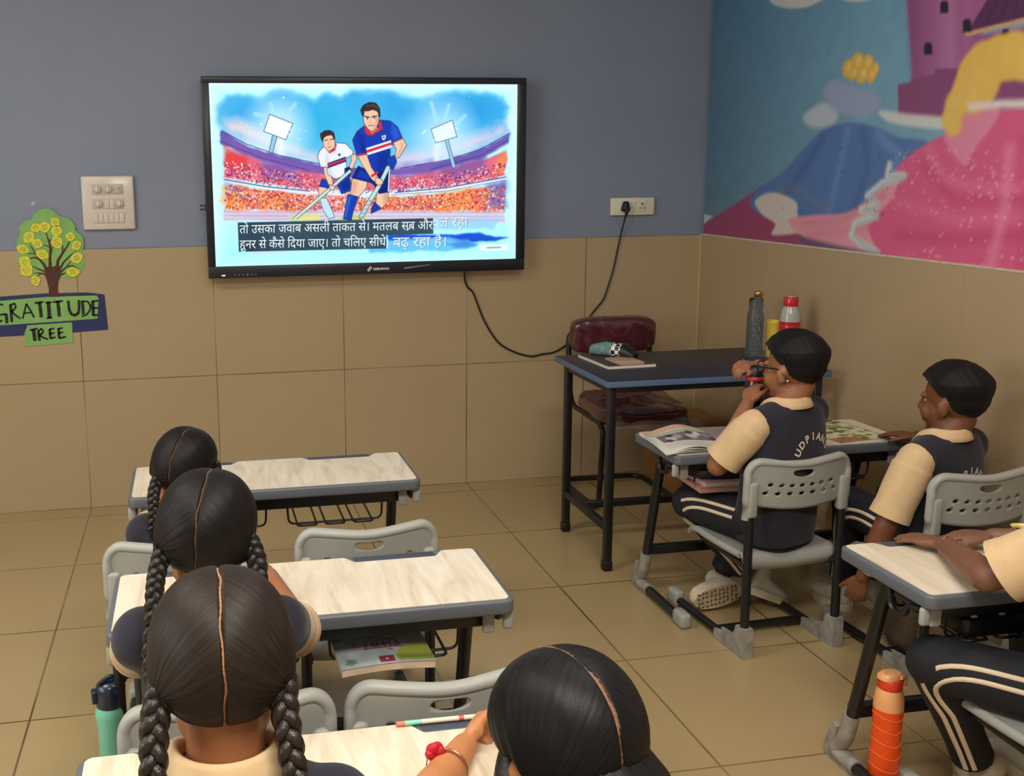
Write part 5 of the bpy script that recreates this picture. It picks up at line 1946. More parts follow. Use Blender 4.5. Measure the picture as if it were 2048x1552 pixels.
def person(name, label, J, skin, hair, hs=1.0, yaw=0, pitch=0, roll=0, bs=1.0, hm=None, hands=None, voxel=0.0048, eyes=False, torso_lean=True, thigh=0.060, clothes=True, seed=1, sleeve_end=0.86, sleeve_r=(0.056, 0.054), shoe_pat=False, cap_sh='', col_h=0.036, cw=1.0):
    """one seated child: continuous body, hair, vest, sleeves, collar, trousers with stripes and shoes as parts"""
    J = {k: V(v) for k, v in J.items()}
    root = thing(name, label, 'person', (J['pel'].x, J['pel'].y, 0), 0, 'pupils in school uniform')
    r = (J['shR'] - J['shL']).normalized()
    f = V((0, 0, 1)).cross(r).normalized()
    H = head_frame(J['head'], yaw, pitch, roll, hs)
    # ---- body
    b = MB()
    head_parts(b, H, hs, ears=True)
    b.cap(H @ V((0, -0.022, -0.050)), J['neck'] + V((0, 0, -0.02)), 0.043 * hs, 0.046 * bs)
    b.loft([(J['pel'] + V((0, 0, -0.05)), 0.09 * bs, 0.07 * bs, f), (J['pel'], 0.105 * bs, 0.075 * bs, f), (J['chest'], 0.105 * bs, 0.07 * bs, f), (J['chest'].lerp(J['neck'], 0.65), 0.09 * bs, 0.05 * bs, f), (J['neck'], 0.05 * bs, 0.04 * bs, f)], r)
    for s_ in 'LR':
        sh, el, wr = J['sh' + s_], J['el' + s_], J['wr' + s_]
        b.cap(J['neck'].lerp(sh, 0.4) + V((0, 0, -0.02)), sh, 0.034 * bs, 0.036 * bs)
        b.cap(sh, el, 0.037 * bs, 0.0315 * bs)
        mid = el.lerp(wr, 0.3)
        b.cap(el, mid, 0.0315 * bs, 0.0325 * bs)
        b.cap(mid, wr, 0.0325 * bs, 0.0205 * bs)
        h = (hands or {}).get(s_, {})
        d = h.get('d', tuple(wr - el))
        hand(b, wr, d, h.get('n', (0, 0, -1)), 1 if s_ == 'R' else -1, h.get('size', 0.82 * bs), h.get('curl', (14, 16, 18, 22)), h.get('spread', 1.0), h.get('thumb', 35))
        hp, kn, an = J['hip' + s_], J['kn' + s_], J['an' + s_]
        b.cap(hp, kn, thigh * 0.85, 0.044 * bs)
        b.cap(kn, an, 0.042 * bs, 0.026 * bs)
    part('body', fuse(b, voxel, skin, 'body', 3), None, root)
    # ---- hair
    part('hair', hair_mesh('hair', H, hm, hair, seed), None, root)
    # ---- face details
    if eyes:
        for q in (-1, 1):
            b = MB()
            b.ell(H @ V((q * 0.030, 0.0660, -0.001)), (0.0125 * hs, 0.0075 * hs, 0.0075 * hs), H.to_3x3().normalized())
            e = part('eye', b, mat('eye_white', rgb(146, 134, 122), 0.7, spec=0.05), root)
            b = MB()
            b.ell(H @ V((q * 0.030, 0.0712, -0.001)), (0.0060 * hs, 0.003 * hs, 0.0064 * hs), H.to_3x3().normalized())
            pu = part('iris', b, mat('dark_brown_iris', rgb(34, 20, 14), 0.12), None)
            pu.parent = e
            shift(pu.data, root)
            b = MB()
            b.tube([H @ V((q * (0.014 + 0.008 * k), 0.0825 - 0.0022 * k * k * 0.6, 0.0165 + 0.003 * math.sin(k * 0.8))) for k in range(5)], [0.0016 * hs, 0.003 * hs, 0.003 * hs, 0.0024 * hs, 0.001 * hs], 8)
            part('eyebrow', b, HM_BRAID, root)
    if not clothes:
        return root, H
    # ---- vest
    b = MB()
    b.loft([(J['pel'] + V((0, 0, -0.055)), 0.118 * bs, 0.098 * bs, f), (J['pel'], 0.128 * bs, 0.100 * bs, f), (J['pel'].lerp(J['chest'], 0.5), 0.122 * bs, 0.094 * bs, f), (J['chest'], 0.128 * bs * cw, 0.090 * bs, f), (J['chest'].lerp(J['neck'], 0.55), 0.124 * bs * cw, 0.076 * bs, f), (J['chest'].lerp(J['neck'], 0.85), 0.097 * bs * cw * cw, 0.061 * bs, f), (J['neck'] + V((0, 0, -0.002)), 0.056 * bs, 0.052 * bs, f)], r, 36, 2.7)
    for s_ in 'LR':
        if s_ in cap_sh:
            if len(cap_sh) > 1:
                b.cap(J['neck'] + V((0, 0, -0.035)), J['sh' + s_], 0.050 * bs, 0.046 * bs)
            b.cap(J['sh' + s_], J['sh' + s_].lerp(J['el' + s_], 0.22 if len(cap_sh) > 1 else 0.14), 0.054 * bs if len(cap_sh) > 1 else 0.0485 * bs, 0.054 * bs if len(cap_sh) > 1 else 0.050 * bs)
        b.cap(J['neck'].lerp(J['sh' + s_], 0.30) + V((0, 0, -0.024)), J['sh' + s_] + (J['neck'] - J['sh' + s_]).normalized() * (0.012 if cw == 1.0 else 0.005) + V((0, 0, -0.008)), 0.047 * bs, 0.050 * bs)
    vest = fuse(b, 0.006, M_VEST, 'vest', 14)
    bvh = BVHTree.FromPolygons([v.co.copy() for v in vest.vertices], [tuple(p.vertices) for p in vest.polygons])
    vo = part('vest', vest, None, root)
    # ---- sleeves
    for s_ in 'LR':
        sh, el = J['sh' + s_], J['el' + s_]
        d = (el - sh).normalized()
        b = MB()
        a0 = sh.lerp(el, 0.12) if s_ in cap_sh else sh.lerp(el, 0.03) if cw > 1 else sh + (J['neck'] - sh).normalized() * 0.004
        e1 = sh.lerp(el, sleeve_end)
        b.cap(a0 + V((0, 0, -0.004)), sh.lerp(el, 0.3), sleeve_r[0] * bs * 0.92, sleeve_r[0] * bs)
        b.tube([sh.lerp(el, 0.15), sh.lerp(el, 0.45), sh.lerp(el, 0.7), e1], [sleeve_r[0] * bs, sleeve_r[0] * bs, sleeve_r[1] * bs, sleeve_r[1] * bs * 1.04], 26)
        sl = part('sleeve', fuse(b, 0.005, M_SLEEVE, 'sleeve', 3), None, root)
        b = MB()
        e0 = sh.lerp(el, sleeve_end - 0.14)
        b.tube([e0, e1 + d * 0.001], [sleeve_r[1] * bs * 1.015, sleeve_r[1] * bs * 1.05], 26)
        hemo = part('hem_band', b, M_SLEEVE, None)
        hemo.parent = sl
        shift(hemo.data, root)
    part('collar', collar_mesh(J['neck'] + V((0, 0, -0.012)), f, r, V((0, 0, 1)), 0.050 * bs, col_h * bs), M_SLEEVE, root)
    # ---- trousers
    b = MB()
    b.loft([(J['pel'] + V((0, 0, -0.075)), 0.10 * bs, 0.085 * bs, f), (J['pel'] + V((0, 0, -0.03)), 0.118 * bs, 0.092 * bs, f), (J['pel'] + V((0, 0, 0.01)), 0.112 * bs, 0.088 * bs, f)], r, 28, 2.4)
    for s_ in 'LR':
        hp, kn, an = J['hip' + s_], J['kn' + s_], J['an' + s_]
        b.cap(hp, kn, thigh * 1.18, 0.059 * bs)
        b.cap(kn, an.lerp(kn, 0.10), 0.056 * bs, 0.042 * bs)
        b.flatcone(an.lerp(kn, 0.25), an.lerp(kn, 0.04), 0.044 * bs, 0.046 * bs)
    tr = fuse(b, 0.006, M_TROU, 'trousers', 5)
    tb = BVHTree.FromPolygons([v.co.copy() for v in tr.vertices], [tuple(p.vertices) for p in tr.polygons])
    tro = part('trousers', tr, None, root)
    for s_, q in (('L', -1), ('R', 1)):
        hp, kn, an = J['hip' + s_], J['kn' + s_], J['an' + s_]
        outv = J.get('out' + s_, r * q)
        for off in (-0.011, 0.011):
            b = MB()
            path = []
            cl = fillet([hp, kn, an.lerp(kn, 0.08)], 0.13, 14)
            cl = [cl[0].lerp(cl[1], k / 14) for k in range(14)] + cl[1:-1] + [cl[-2].lerp(cl[-1], k / 14) for k in range(15)]
            for i in range(3, len(cl)):
                c_ = cl[i]
                ax = (cl[min(i + 1, len(cl) - 1)] - cl[max(i - 1, 0)]).normalized()
                o_ = (outv - ax * outv.dot(ax)).normalized()
                side_ = ax.cross(o_)
                k_ = o_ + side_ * (off / 0.055)
                hit = tb.ray_cast(c_ + k_ * 0.20, -k_.normalized(), 0.3)
                if hit[0] is not None:
                    path.append((hit[0], hit[1]))
            pts = [p + n_ * 0.0008 for p, n_ in path]
            for _ in range(2):
                pts = [pts[0]] + [(pts[i - 1] + pts[i] * 2 + pts[i + 1]) / 4 for i in range(1, len(pts) - 1)] + [pts[-1]]
            vs, fs = [], []
            for i, p in enumerate(pts):
                T_ = (pts[min(i + 1, len(pts) - 1)] - pts[max(i - 1, 0)]).normalized()
                w_ = T_.cross(path[i][1]).normalized() * 0.0056
                nn_ = path[i][1] * 0.0016
                vs += [p - w_ - nn_, p - w_ * 0.9 + nn_, p + w_ * 0.9 + nn_, p + w_ - nn_]
                if i:
                    a = (i - 1) * 4
                    fs += [(a + k, a + k + 1, a + 5 + k, a + 4 + k) for k in range(3)]
            b.add(vs, fs, True)
            so_ = part('side_stripe', b, M_STRIPE, None)
            so_.parent = tro
            shift(so_.data, root)
        heel = J.get('heel' + s_, V((an.x, an.y - 0.03, 0.006)))
        toe = J.get('toe' + s_, V((an.x, an.y + 0.14, 0.006)))
        shoe(root, heel, toe, J.get('up' + s_, V((0, 0, 1))), shoe_pat and s_ == 'R')
    return root, H, bvh, (f, r), vo


def back_letters(word, bvh, centre, f, r, rad, size, root, parent, a0=62, lift=0.0018):
    """letters laid along an arc over the back of the vest"""
    n = len(word)
    b = MB()
    upv = V((0, 0, 1))
    for i, chx in enumerate(word):
        vs, fs = text_mesh(chx, size, 0.0012)
        cx = (min(v[0] for v in vs) + max(v[0] for v in vs)) / 2
        a = math.radians(a0 - 2 * a0 * i / (n - 1))
        out = []
        ok = True
        for x, y in vs:
            rr = rad + y
            xx = x - cx
            # rotate the upright letter to sit on the arc
            px = -math.sin(a) * rad + (xx * math.cos(a) - y * math.sin(a))
            pz = math.cos(a) * rad + (xx * math.sin(a) + y * math.cos(a))
            o = centre + r * px + upv * (pz - rad) - f * 0.4
            h = bvh.ray_cast(o, f, 0.8)
            if h[0] is None:
                ok = False
                break
            out.append(h[0] - f * lift)
        if ok:
            b.add(out, fs, False)
    o = part('back_lettering', b, mat('cream_print', rgb(226, 214, 190), 0.7), None)
    o.parent = parent
    shift(o.data, root)
    return o


S_BOY1 = skin_mat('boy', rgb(150, 98, 66))
S_BOY2 = skin_mat('dark_boy', rgb(118, 72, 46))
S_GIRL = skin_mat('girl', rgb(158, 102, 66))
S_GIRL4 = skin_mat('tan_girl', rgb(186, 124, 78))
S_PUPIL = skin_mat('pupil', rgb(122, 82, 62))

# ---- boy with glasses
p1, H1, bv1, (f1, r1), v1 = person(
    'person', 'boy with glasses holding a black bottle to his mouth, cream lettering on his back', dict(
        pel=(1.735, -1.850, 0.395), chest=(1.732, -1.885, 0.610), neck=(1.735, -1.890, 0.806), head=(1.756, -1.880, 0.902),
        shL=(1.602, -1.935, 0.746), shR=(1.856, -1.838, 0.752), elL=(1.512, -1.875, 0.600), wrL=(1.668, -1.765, 0.765), elR=(1.835, -1.660, 0.660), wrR=(1.765, -1.655, 0.870),
        hipL=(1.665, -1.845, 0.392), hipR=(1.805, -1.835, 0.392), knL=(1.572, -1.590, 0.385), knR=(1.850, -1.560, 0.392), anL=(1.795, -1.600, 0.120), anR=(1.725, -1.560, 0.100),
        heelL=(1.800, -1.615, 0.045), toeL=(1.905, -1.680, 0.014), upL=(0.15, 0.35, 1), heelR=(1.745, -1.640, 0.066), toeR=(1.568, -1.655, 0.044), upR=(0.30, 0.95, 0.12), outL=(-0.75, -0.45, 0.45)),
    S_BOY1, 'boy', 1.0, yaw=25, pitch=-2, roll=0, hm=HM_BOY, eyes=True, seed=2, shoe_pat=True, cap_sh='R', col_h=0.027, bs=1.05, cw=1.12,
    hands={'L': dict(d=(0.32, 0.35, 0.45), n=(0.75, 0.3, -0.35), curl=(42, 44, 46, 48), thumb=40), 'R': dict(d=(-0.75, -0.15, 0.10), n=(-0.1, 0.2, -1), curl=(40, 44, 46, 46), thumb=30)})
back_letters('UDPIANS', bv1, V((1.782, -1.95, 0.690)), f1, r1, 0.072, 0.033, p1, v1, 60)
# glasses
gl = MB()


def hp(H, *c):
    return H @ V(c)


for q in (-1, 1):
    gl.tube([hp(H1, q * 0.033 + 0.022 * math.copysign(abs(math.cos(2 * PI * k / 28)) ** 0.6, math.cos(2 * PI * k / 28)), 0.1005 - 0.006 * abs(math.cos(2 * PI * k / 28)) * (1 if math.cos(2 * PI * k / 28) * q > 0 else 0), 0.000 + 0.0165 * math.copysign(abs(math.sin(2 * PI * k / 28)) ** 0.6, math.sin(2 * PI * k / 28))) for k in range(28)], 0.0023, 7, True)
    gl.rtube([hp(H1, q * 0.056, 0.095, 0.006), hp(H1, q * 0.075, 0.080, 0.007), hp(H1, q * 0.081, 0.00, 0.006), hp(H1, q * 0.078, -0.025, -0.022)], 0.0026, 7, 0.012, 4)
gl.tube([hp(H1, -0.011, 0.101, 0.004), hp(H1, 0, 0.1035, 0.006), hp(H1, 0.011, 0.101, 0.004)], 0.0015, 7)
go = part('glasses', gl, mat('black_glasses_frame', rgb(16, 16, 18), 0.3), p1)
lm = bpy.data.materials.new('clear_lens')
lm.use_nodes = True
pb = lm.node_tree.nodes['Principled BSDF']
pb.inputs['Base Color'].default_value = (0.8, 0.84, 0.86, 1)
pb.inputs['Alpha'].default_value = 0.14
pb.inputs['Roughness'].default_value = 0.05
for q in (-1, 1):
    b = MB()
    b.add([hp(H1, q * 0.033 + 0.021 * math.copysign(abs(math.cos(2 * PI * k / 28)) ** 0.6, math.cos(2 * PI * k / 28)), 0.099, 0.0158 * math.copysign(abs(math.sin(2 * PI * k / 28)) ** 0.6, math.sin(2 * PI * k / 28))) for k in range(28)], [tuple(range(28))], False)
    l_ = part('lens', b, lm, None)
    l_.parent = go
    shift(l_.data, p1)
b = MB()
b.ell(H1 @ V((-0.0815, -0.030, -0.026)), (0.004, 0.003, 0.004))
part('ear_stud', b, mat('pale_stud', rgb(226, 206, 176), 0.2, 0.5), p1)

# ---- second boy
p2, H2, bv2, (f2, r2), v2 = person(
    'person', 'boy by the right-hand tiled wall, one hand on the printed magazine, other arm hanging down', dict(
        pel=(2.145, -2.070, 0.385), chest=(2.138, -2.088, 0.570), neck=(2.124, -2.112, 0.736), head=(2.148, -2.105, 0.826),
        shL=(1.998, -2.155, 0.676), shR=(2.256, -2.060, 0.678), elL=(1.915, -2.145, 0.462), wrL=(1.885, -2.105, 0.292), elR=(2.290, -1.890, 0.585), wrR=(2.285, -1.790, 0.628),
        hipL=(2.075, -2.060, 0.385), hipR=(2.215, -2.050, 0.385), knL=(2.030, -1.820, 0.420), knR=(2.215, -1.790, 0.420), anL=(2.100, -1.710, 0.105), anR=(2.220, -1.720, 0.105),
        heelL=(2.105, -1.745, 0.006), toeL=(2.070, -1.590, 0.006), outL=(-0.9, -0.35, 0.2)),
    S_BOY2, 'boy', 1.0, yaw=24, pitch=-2, hm=HM_BOY, eyes=True, seed=5, cap_sh='R', col_h=0.029, bs=1.04, cw=1.10,
    hands={'L': dict(d=(-0.15, 0.25, -1), n=(0.7, 0.6, 0.1), curl=(26, 28, 30, 34)), 'R': dict(d=(-0.52, 0.75, 0.0), n=(0, 0, -1), curl=(10, 12, 14, 16))})
back_letters('UDPIANS', bv2, V((2.175, -2.19, 0.615)), f2, r2, 0.072, 0.033, p2, v2, 60)
b = MB()
for k in range(2):
    b.add([V((1.822, -2.168, 0.348)), V((1.862, -2.205, 0.352)), V((1.880, -2.170, 0.350)), V((1.850, -2.190, 0.312)), V((1.845, -2.186, 0.322)), V((1.858, -2.192, 0.338))][:6], [(0, 1, 3, 4), (1, 2, 3), (1, 5, 3)] if k == 0 else [], False)
b = MB()
b.tube(smooth_path([(1.862, -2.105, 0.337), (1.882, -2.141, 0.314), (1.908, -2.127, 0.327), (1.918, -2.095, 0.342), (1.890, -2.073, 0.337), (1.862, -2.105, 0.337)], 30), 0.010, 8, flat=((0, 0, 1), 0.9))
part('paper_wristband', b, mat('white_tissue', rgb(196, 188, 178), 0.8), p2)

# ---- pupil at the right edge
p3, H3, bv3, (f3, r3), v3 = person(
    'person', 'pupil at the right edge of the photo resting both bangled forearms on the desk', dict(
        pel=(1.790, -3.020, 0.400), chest=(1.795, -3.045, 0.630), neck=(1.800, -3.045, 0.825), head=(1.81, -3.030, 0.945),
        shL=(1.655, -3.050, 0.755), shR=(1.935, -3.030, 0.760), elL=(1.556, -2.950, 0.655), wrL=(1.655, -2.700, 0.630), elR=(2.000, -2.880, 0.655), wrR=(1.800, -2.690, 0.634),
        hipL=(1.715, -3.010, 0.398), hipR=(1.870, -3.010, 0.398), knL=(1.545, -2.835, 0.405), knR=(1.900, -2.740, 0.400), anL=(1.715, -2.790, 0.110), anR=(1.930, -2.720, 0.105), outL=(-0.75, -0.55, 0.35),
        heelL=(1.735, -2.83, 0.006), toeL=(1.78, -2.68, 0.006)),
    S_PUPIL, 'boy', 1.0, yaw=25, hm=HM_BOY, seed=8, bs=1.06, sleeve_end=0.80, sleeve_r=(0.062, 0.062), voxel=0.0042,
    hands={'L': dict(d=(-0.28, 0.95, -0.10), n=(0.1, -0.15, -1), curl=(6, 7, 8, 10), size=0.88, thumb=38), 'R': dict(d=(-0.93, 0.42, 0.02), n=(-0.1, 0, -1), curl=(14, 15, 16, 18), size=0.86, thumb=22)})


def bangle(c, ax, r, w_, m, parent, root, name='bangle'):
    b = MB()
    q = V((0, 0, 1)).rotation_difference(V(ax).normalized())
    b.tube([V(c) + q @ V((r * math.cos(2 * PI * k / 36), r * math.sin(2 * PI * k / 36), 0)) for k in range(36)], w_, 8, True)
    return part(name, b, m, root)


bangle((1.650, -2.713, 0.632), (-0.35, 0.93, 0.12), 0.0270, 0.0016, M_GOLD, None, p3)
bangle((1.826, -2.716, 0.637), (-0.85, 0.5, 0.1), 0.0275, 0.0018, M_GOLD, None, p3)
b = MB()
b.loft([((1.858, -2.748, 0.668), 0.013, 0.006, (0, 0, 1)), ((1.846, -2.730, 0.671), 0.018, 0.007, (0, 0, 1)), ((1.834, -2.716, 0.669), 0.012, 0.005, (0, 0, 1))], V((0.6, -0.6, 0)), 16)
b.tube([V((1.846, -2.730, 0.640)) + Quaternion(V((0, 0, 1)).rotation_difference(V((-0.75, 0.62, 0.1)).normalized())) @ V((0.0285 * math.cos(2 * PI * k / 30), 0.0285 * math.sin(2 * PI * k / 30), 0)) for k in range(30)], 0.0026, 8, True)
part('watch', b, mat('pale_gold_watch', rgb(232, 206, 128), 0.35, 0.2), p3)

# ---- frontmost girl
G_HANDS = {'L': dict(d=(0.35, 0.9, 0), n=(0, 0, -1)), 'R': dict(d=(-0.35, 0.9, 0), n=(0, 0, -1))}


def plait_girl(label, x, y, zt, neck_z, hs, yaw, pitch, roll, hm, bm_, sh_z, sw, elbows, wrists, braids, seed, name='person', bs=0.98, pel=(0, -0.01), skin=None, neck_dx=0.0):
    hz = zt - 0.1145 * hs
    px_, py_ = x + pel[0], y + pel[1]
    ro, H, bv, fr, vo = person(name, label, dict(
        pel=(px_, py_, 0.395), chest=(px_ + (x - px_) * 0.6, py_ + 0.0 + (y - py_) * 0.4, 0.395 + (neck_z - 0.395) * 0.60), neck=(x + neck_dx, y - 0.018, neck_z), head=(x, y, hz),
        shL=(x - sw, y - 0.015, sh_z), shR=(x + sw, y - 0.015, sh_z), elL=elbows[0], elR=elbows[1], wrL=wrists[0], wrR=wrists[1],
        hipL=(px_ - 0.07, py_ + 0.01, 0.392), hipR=(px_ + 0.07, py_ + 0.01, 0.392), knL=(px_ - 0.085, py_ + 0.29, 0.400), knR=(px_ + 0.085, py_ + 0.29, 0.400), anL=(px_ - 0.08, py_ + 0.27, 0.105), anR=(px_ + 0.08, py_ + 0.27, 0.105)),
        skin or S_GIRL, 'plait', hs, yaw, pitch, roll, bs=bs, hm=hm, hands=G_HANDS, seed=seed, sleeve_end=0.8, voxel=0.005, cap_sh='LR', sleeve_r=(0.052, 0.052))
    for pts, r0, r1, turns, tail in braids:
        part('plait', braid(pts, r0, r1, turns, tail), bm_, ro)
    return ro, H


plait_girl('girl with two black plaits at the frontmost desk, closest to the tiled wall', -0.132, -2.150, 0.886, 0.672, 0.98, -24, -4, 10, HM_BLACK, HM_BRAID, 0.612, 0.106,
           ((-0.232, -1.960, 0.555), (-0.020, -1.960, 0.560)), ((-0.190, -1.760, 0.625), (-0.060, -1.755, 0.625)),
           [([(-0.196, -2.190, 0.772), (-0.210, -2.215, 0.735), (-0.212, -2.225, 0.690), (-0.216, -2.225, 0.640)], 0.0105, 0.0090, 2.8, 0.03),
            ([(-0.058, -2.165, 0.790), (-0.048, -2.200, 0.745), (-0.048, -2.235, 0.690), (-0.055, -2.245, 0.62)], 0.0105, 0.0090, 2.8, 0.03)], 21, pel=(-0.008, -0.03))
plait_girl('girl with two black plaits at the middle desk, between the other two plaited girls', -0.085, -3.050, 1.028, 0.800, 1.03, -12, -6, 5, HM_BLACK, HM_BRAID, 0.742, 0.116,
           ((-0.222, -2.880, 0.630), (0.082, -2.860, 0.633)), ((-0.150, -2.660, 0.628), (0.050, -2.560, 0.630)),
           [([(-0.158, -3.085, 0.905), (-0.170, -3.110, 0.870), (-0.176, -3.130, 0.830), (-0.184, -3.140, 0.760), (-0.186, -3.145, 0.700)], 0.0102, 0.0092, 3.9, 0.10),
            ([(-0.018, -3.090, 0.915), (-0.004, -3.115, 0.880), (-0.006, -3.140, 0.820), (-0.014, -3.150, 0.74)], 0.0112, 0.0095, 3.2, 0.05)], 22, pel=(0.010, 0.0), bs=1.0)
plait_girl('girl with the nearest dark brown plaits and wide cream collar, back to the camera', -0.076, -3.680, 1.094, 0.880, 0.97, 0, -8, 0, HM_BROWN, HM_BRAIDB, 0.796, 0.120,
           ((-0.220, -3.540, 0.660), (0.065, -3.540, 0.660)), ((-0.160, -3.380, 0.628), (0.010, -3.370, 0.628)),
           [([(-0.120, -3.690, 0.985), (-0.140, -3.715, 0.980), (-0.149, -3.735, 0.955), (-0.152, -3.755, 0.915), (-0.154, -3.770, 0.870), (-0.154, -3.780, 0.82)], 0.0112, 0.0088, 3.8, 0.04),
            ([(-0.034, -3.690, 0.985), (-0.014, -3.715, 0.980), (-0.012, -3.735, 0.955), (-0.008, -3.755, 0.915), (-0.002, -3.770, 0.870), (0.000, -3.780, 0.82)], 0.0112, 0.0088, 3.8, 0.04)], 23, bs=1.0, pel=(0, -0.10))

# ---- girl with loose hair, head bent over the desk
p4, H4, bv4, fr4, v4 = person(
    'person', 'girl with loose black hair bending over the foreground desk, red charm on her wrist', dict(
        pel=(0.370, -3.800, 0.400), chest=(0.365, -3.775, 0.590), neck=(0.356, -3.745, 0.735), head=(0.340, -3.670, 0.822),
        shL=(0.240, -3.715, 0.690), shR=(0.480, -3.740, 0.690), elL=(0.185, -3.490, 0.634), wrL=(0.300, -3.328, 0.632), elR=(0.520, -3.560, 0.634), wrR=(0.450, -3.370, 0.628),
        hipL=(0.30, -3.79, 0.395), hipR=(0.44, -3.79, 0.395), knL=(0.285, -3.51, 0.400), knR=(0.455, -3.51, 0.400), anL=(0.29, -3.53, 0.105), anR=(0.45, -3.53, 0.105)),
    S_GIRL4, 'loose', 1.03, yaw=18, pitch=-30, roll=0, hm=HM_LOOSE, seed=31, voxel=0.0042, sleeve_end=0.72,
    hands={'L': dict(d=(0.45, 0.75, 0.02), n=(0.75, -0.45, -0.35), curl=(50, 54, 56, 58), size=0.84, thumb=30), 'R': dict(d=(-0.3, 0.9, 0), n=(0, 0, -1))})
# the loose length of hair falling round the head
b = MB()
secs = []
for t, hw, hd, dy, dz in [(0, 0.050, 0.045, -0.030, 0.040), (0.15, 0.072, 0.066, -0.026, 0.005), (0.35, 0.086, 0.080, -0.034, -0.035), (0.55, 0.091, 0.078, -0.052, -0.085), (0.75, 0.090, 0.064, -0.076, -0.14), (0.92, 0.076, 0.046, -0.100, -0.19), (1, 0.05, 0.03, -0.110, -0.225)]:
    secs.append((H4 @ V((0, dy, dz)), hw * 1.03, hd * 1.03, (H4.to_3x3().normalized() @ V((0, 1, 0.25)))))
rings = []
r4 = H4.to_3x3().normalized() @ V((1, 0, 0))
rng4 = np.random.default_rng(3)
amp = rng4.random(96)
for si, (c, hw, hd, fwd) in enumerate(secs):
    ring = []
    for j in range(96):
        t = 2 * PI * j / 96
        k = 1 + 0.05 * (amp[j] - 0.5) * min(1, si / 2)
        ring.append(V(c) + r4 * hw * math.cos(t) * k + V(fwd).normalized() * hd * math.sin(t) * k)
    rings.append(ring)
b.ring_loft(rings)
me = b.mesh('loose_hair', [HM_LOOSE])
at = me.attributes.new('strand', 'FLOAT_VECTOR', 'POINT')
sv = []
for i in range(len(me.vertices)):
    sv += [2 * PI * (i % 96) / 96, (i // 96) / 7, 0.05]
at.data.foreach_set('vector', sv)
part('loose_hair', me, None, p4)
for q in (-1, 1):
    b = MB()
    s0 = H4 @ V((q * 0.052, 0.030, 0.020))
    lock = [s0, H4 @ V((q * 0.074, 0.022, -0.020)), H4 @ V((q * 0.080, 0.010, -0.050)) + V((0, 0, -0.012)), H4 @ V((q * 0.080, 0.004, -0.060)) + V((0, -0.004, -0.055)), H4 @ V((q * 0.076, 0.0, -0.062)) + V((0, -0.008, -0.10))]
    b.tube(smooth_path(lock, 24), [0.010 + 0.016 * math.sin(PI * min(1.0, 0.15 + k / 26)) for k in range(24)], 14)
    part('hair_lock', b, HM_BRAID, p4)
# bracelet with a red charm
axw = (V((0.300, -3.328, 0.632)) - V((0.185, -3.490, 0.634))).normalized()
cw_ = V((0.185, -3.490, 0.634)).lerp(V((0.300, -3.328, 0.632)), 0.66)
br_ = bangle(cw_, axw, 0.0305, 0.0022, M_GOLD, None, p4, 'bracelet')
b = MB()
q4 = V((0, 0, 1)).rotation_difference(axw)
for k in range(9):
    a = k * 2.4
    b.ell(cw_ + V((-0.020, 0.008, 0.024)) + V((0.0075 * math.cos(a), 0.004 * math.sin(k * 3), 0.0085 * math.sin(a))), (0.0092, 0.0070, 0.0080), Matrix.Rotation(a, 3, 'Y'))
b.tube([cw_ + V((-0.030, 0.012, 0.020)), cw_ + V((-0.034, 0.006, 0.006)), cw_ + V((-0.036, 0.0, -0.010))], 0.0010, 6)
rc = part('red_charm', b, mat('red_charm', rgb(190, 16, 34), 0.55, bump=0.6, bscale=200), None)
rc.parent = br_
shift(rc.data, p4)

# ================================================================ things on the desks and the table
def sheet_print(cv, name, place, rough=0.6):
    return cv.mesh(name, place, attr_mat('printed_paper', 0, rough))


M_PAPER = mat('white_paper', rgb(226, 222, 212), 0.7)
unit = lambda u, v: (u, v)


def rot2(x, y, a):
    return x * math.cos(a) - y * math.sin(a), x * math.sin(a) + y * math.cos(a)


def booklet(name, label, cat, c, w_, d_, h_, ang, cover_cv, edge, group=None, wave=0.0, tilt=0.0, rough=0.45):
    """closed book: page block with rounded spine side plus a printed cover sheet"""
    t = thing(name, label, cat, c, ang, group)
    b = MB()
    nx = 16

    def zz(x):
        return wave * (x / w_ + 0.5) * (0.5 - x / w_) * 4
    vs, fs = [], []
    for k, z in enumerate((0.0, h_ * 0.94)):
        for j in (0, 1):
            for i in range(nx + 1):
                x = -w_ / 2 + w_ * i / nx
                vs.append((x, -d_ / 2 + d_ * j, z + zz(x) + tilt * (0.5 - j)))
    W = nx + 1
    for i in range(nx):
        fs += [(i, i + 1 + W * 0, W + i + 1, W + i)[::-1], (2 * W + i, 2 * W + i + 1, 3 * W + i + 1, 3 * W + i), (i, i + 1, 2 * W + i + 1, 2 * W + i), (W + i + 1, W + i, 3 * W + i, 3 * W + i + 1)]
    fs += [(W, 0, 2 * W, 3 * W), (nx, W + nx, 3 * W + nx, 2 * W + nx)]
    b.add(vs, fs, False)
    part('page_block', b, edge, t, False)
    me = sheet_print(cover_cv, 'cover', lambda s, q: np.stack([(s - 0.5) * (w_ + 0.004), (q - 0.5) * (d_ + 0.004), h_ + wave * 4 * s * (1 - s) + tilt * (0.5 - q)], 1), rough)
    link('cover', me, t)
    return t


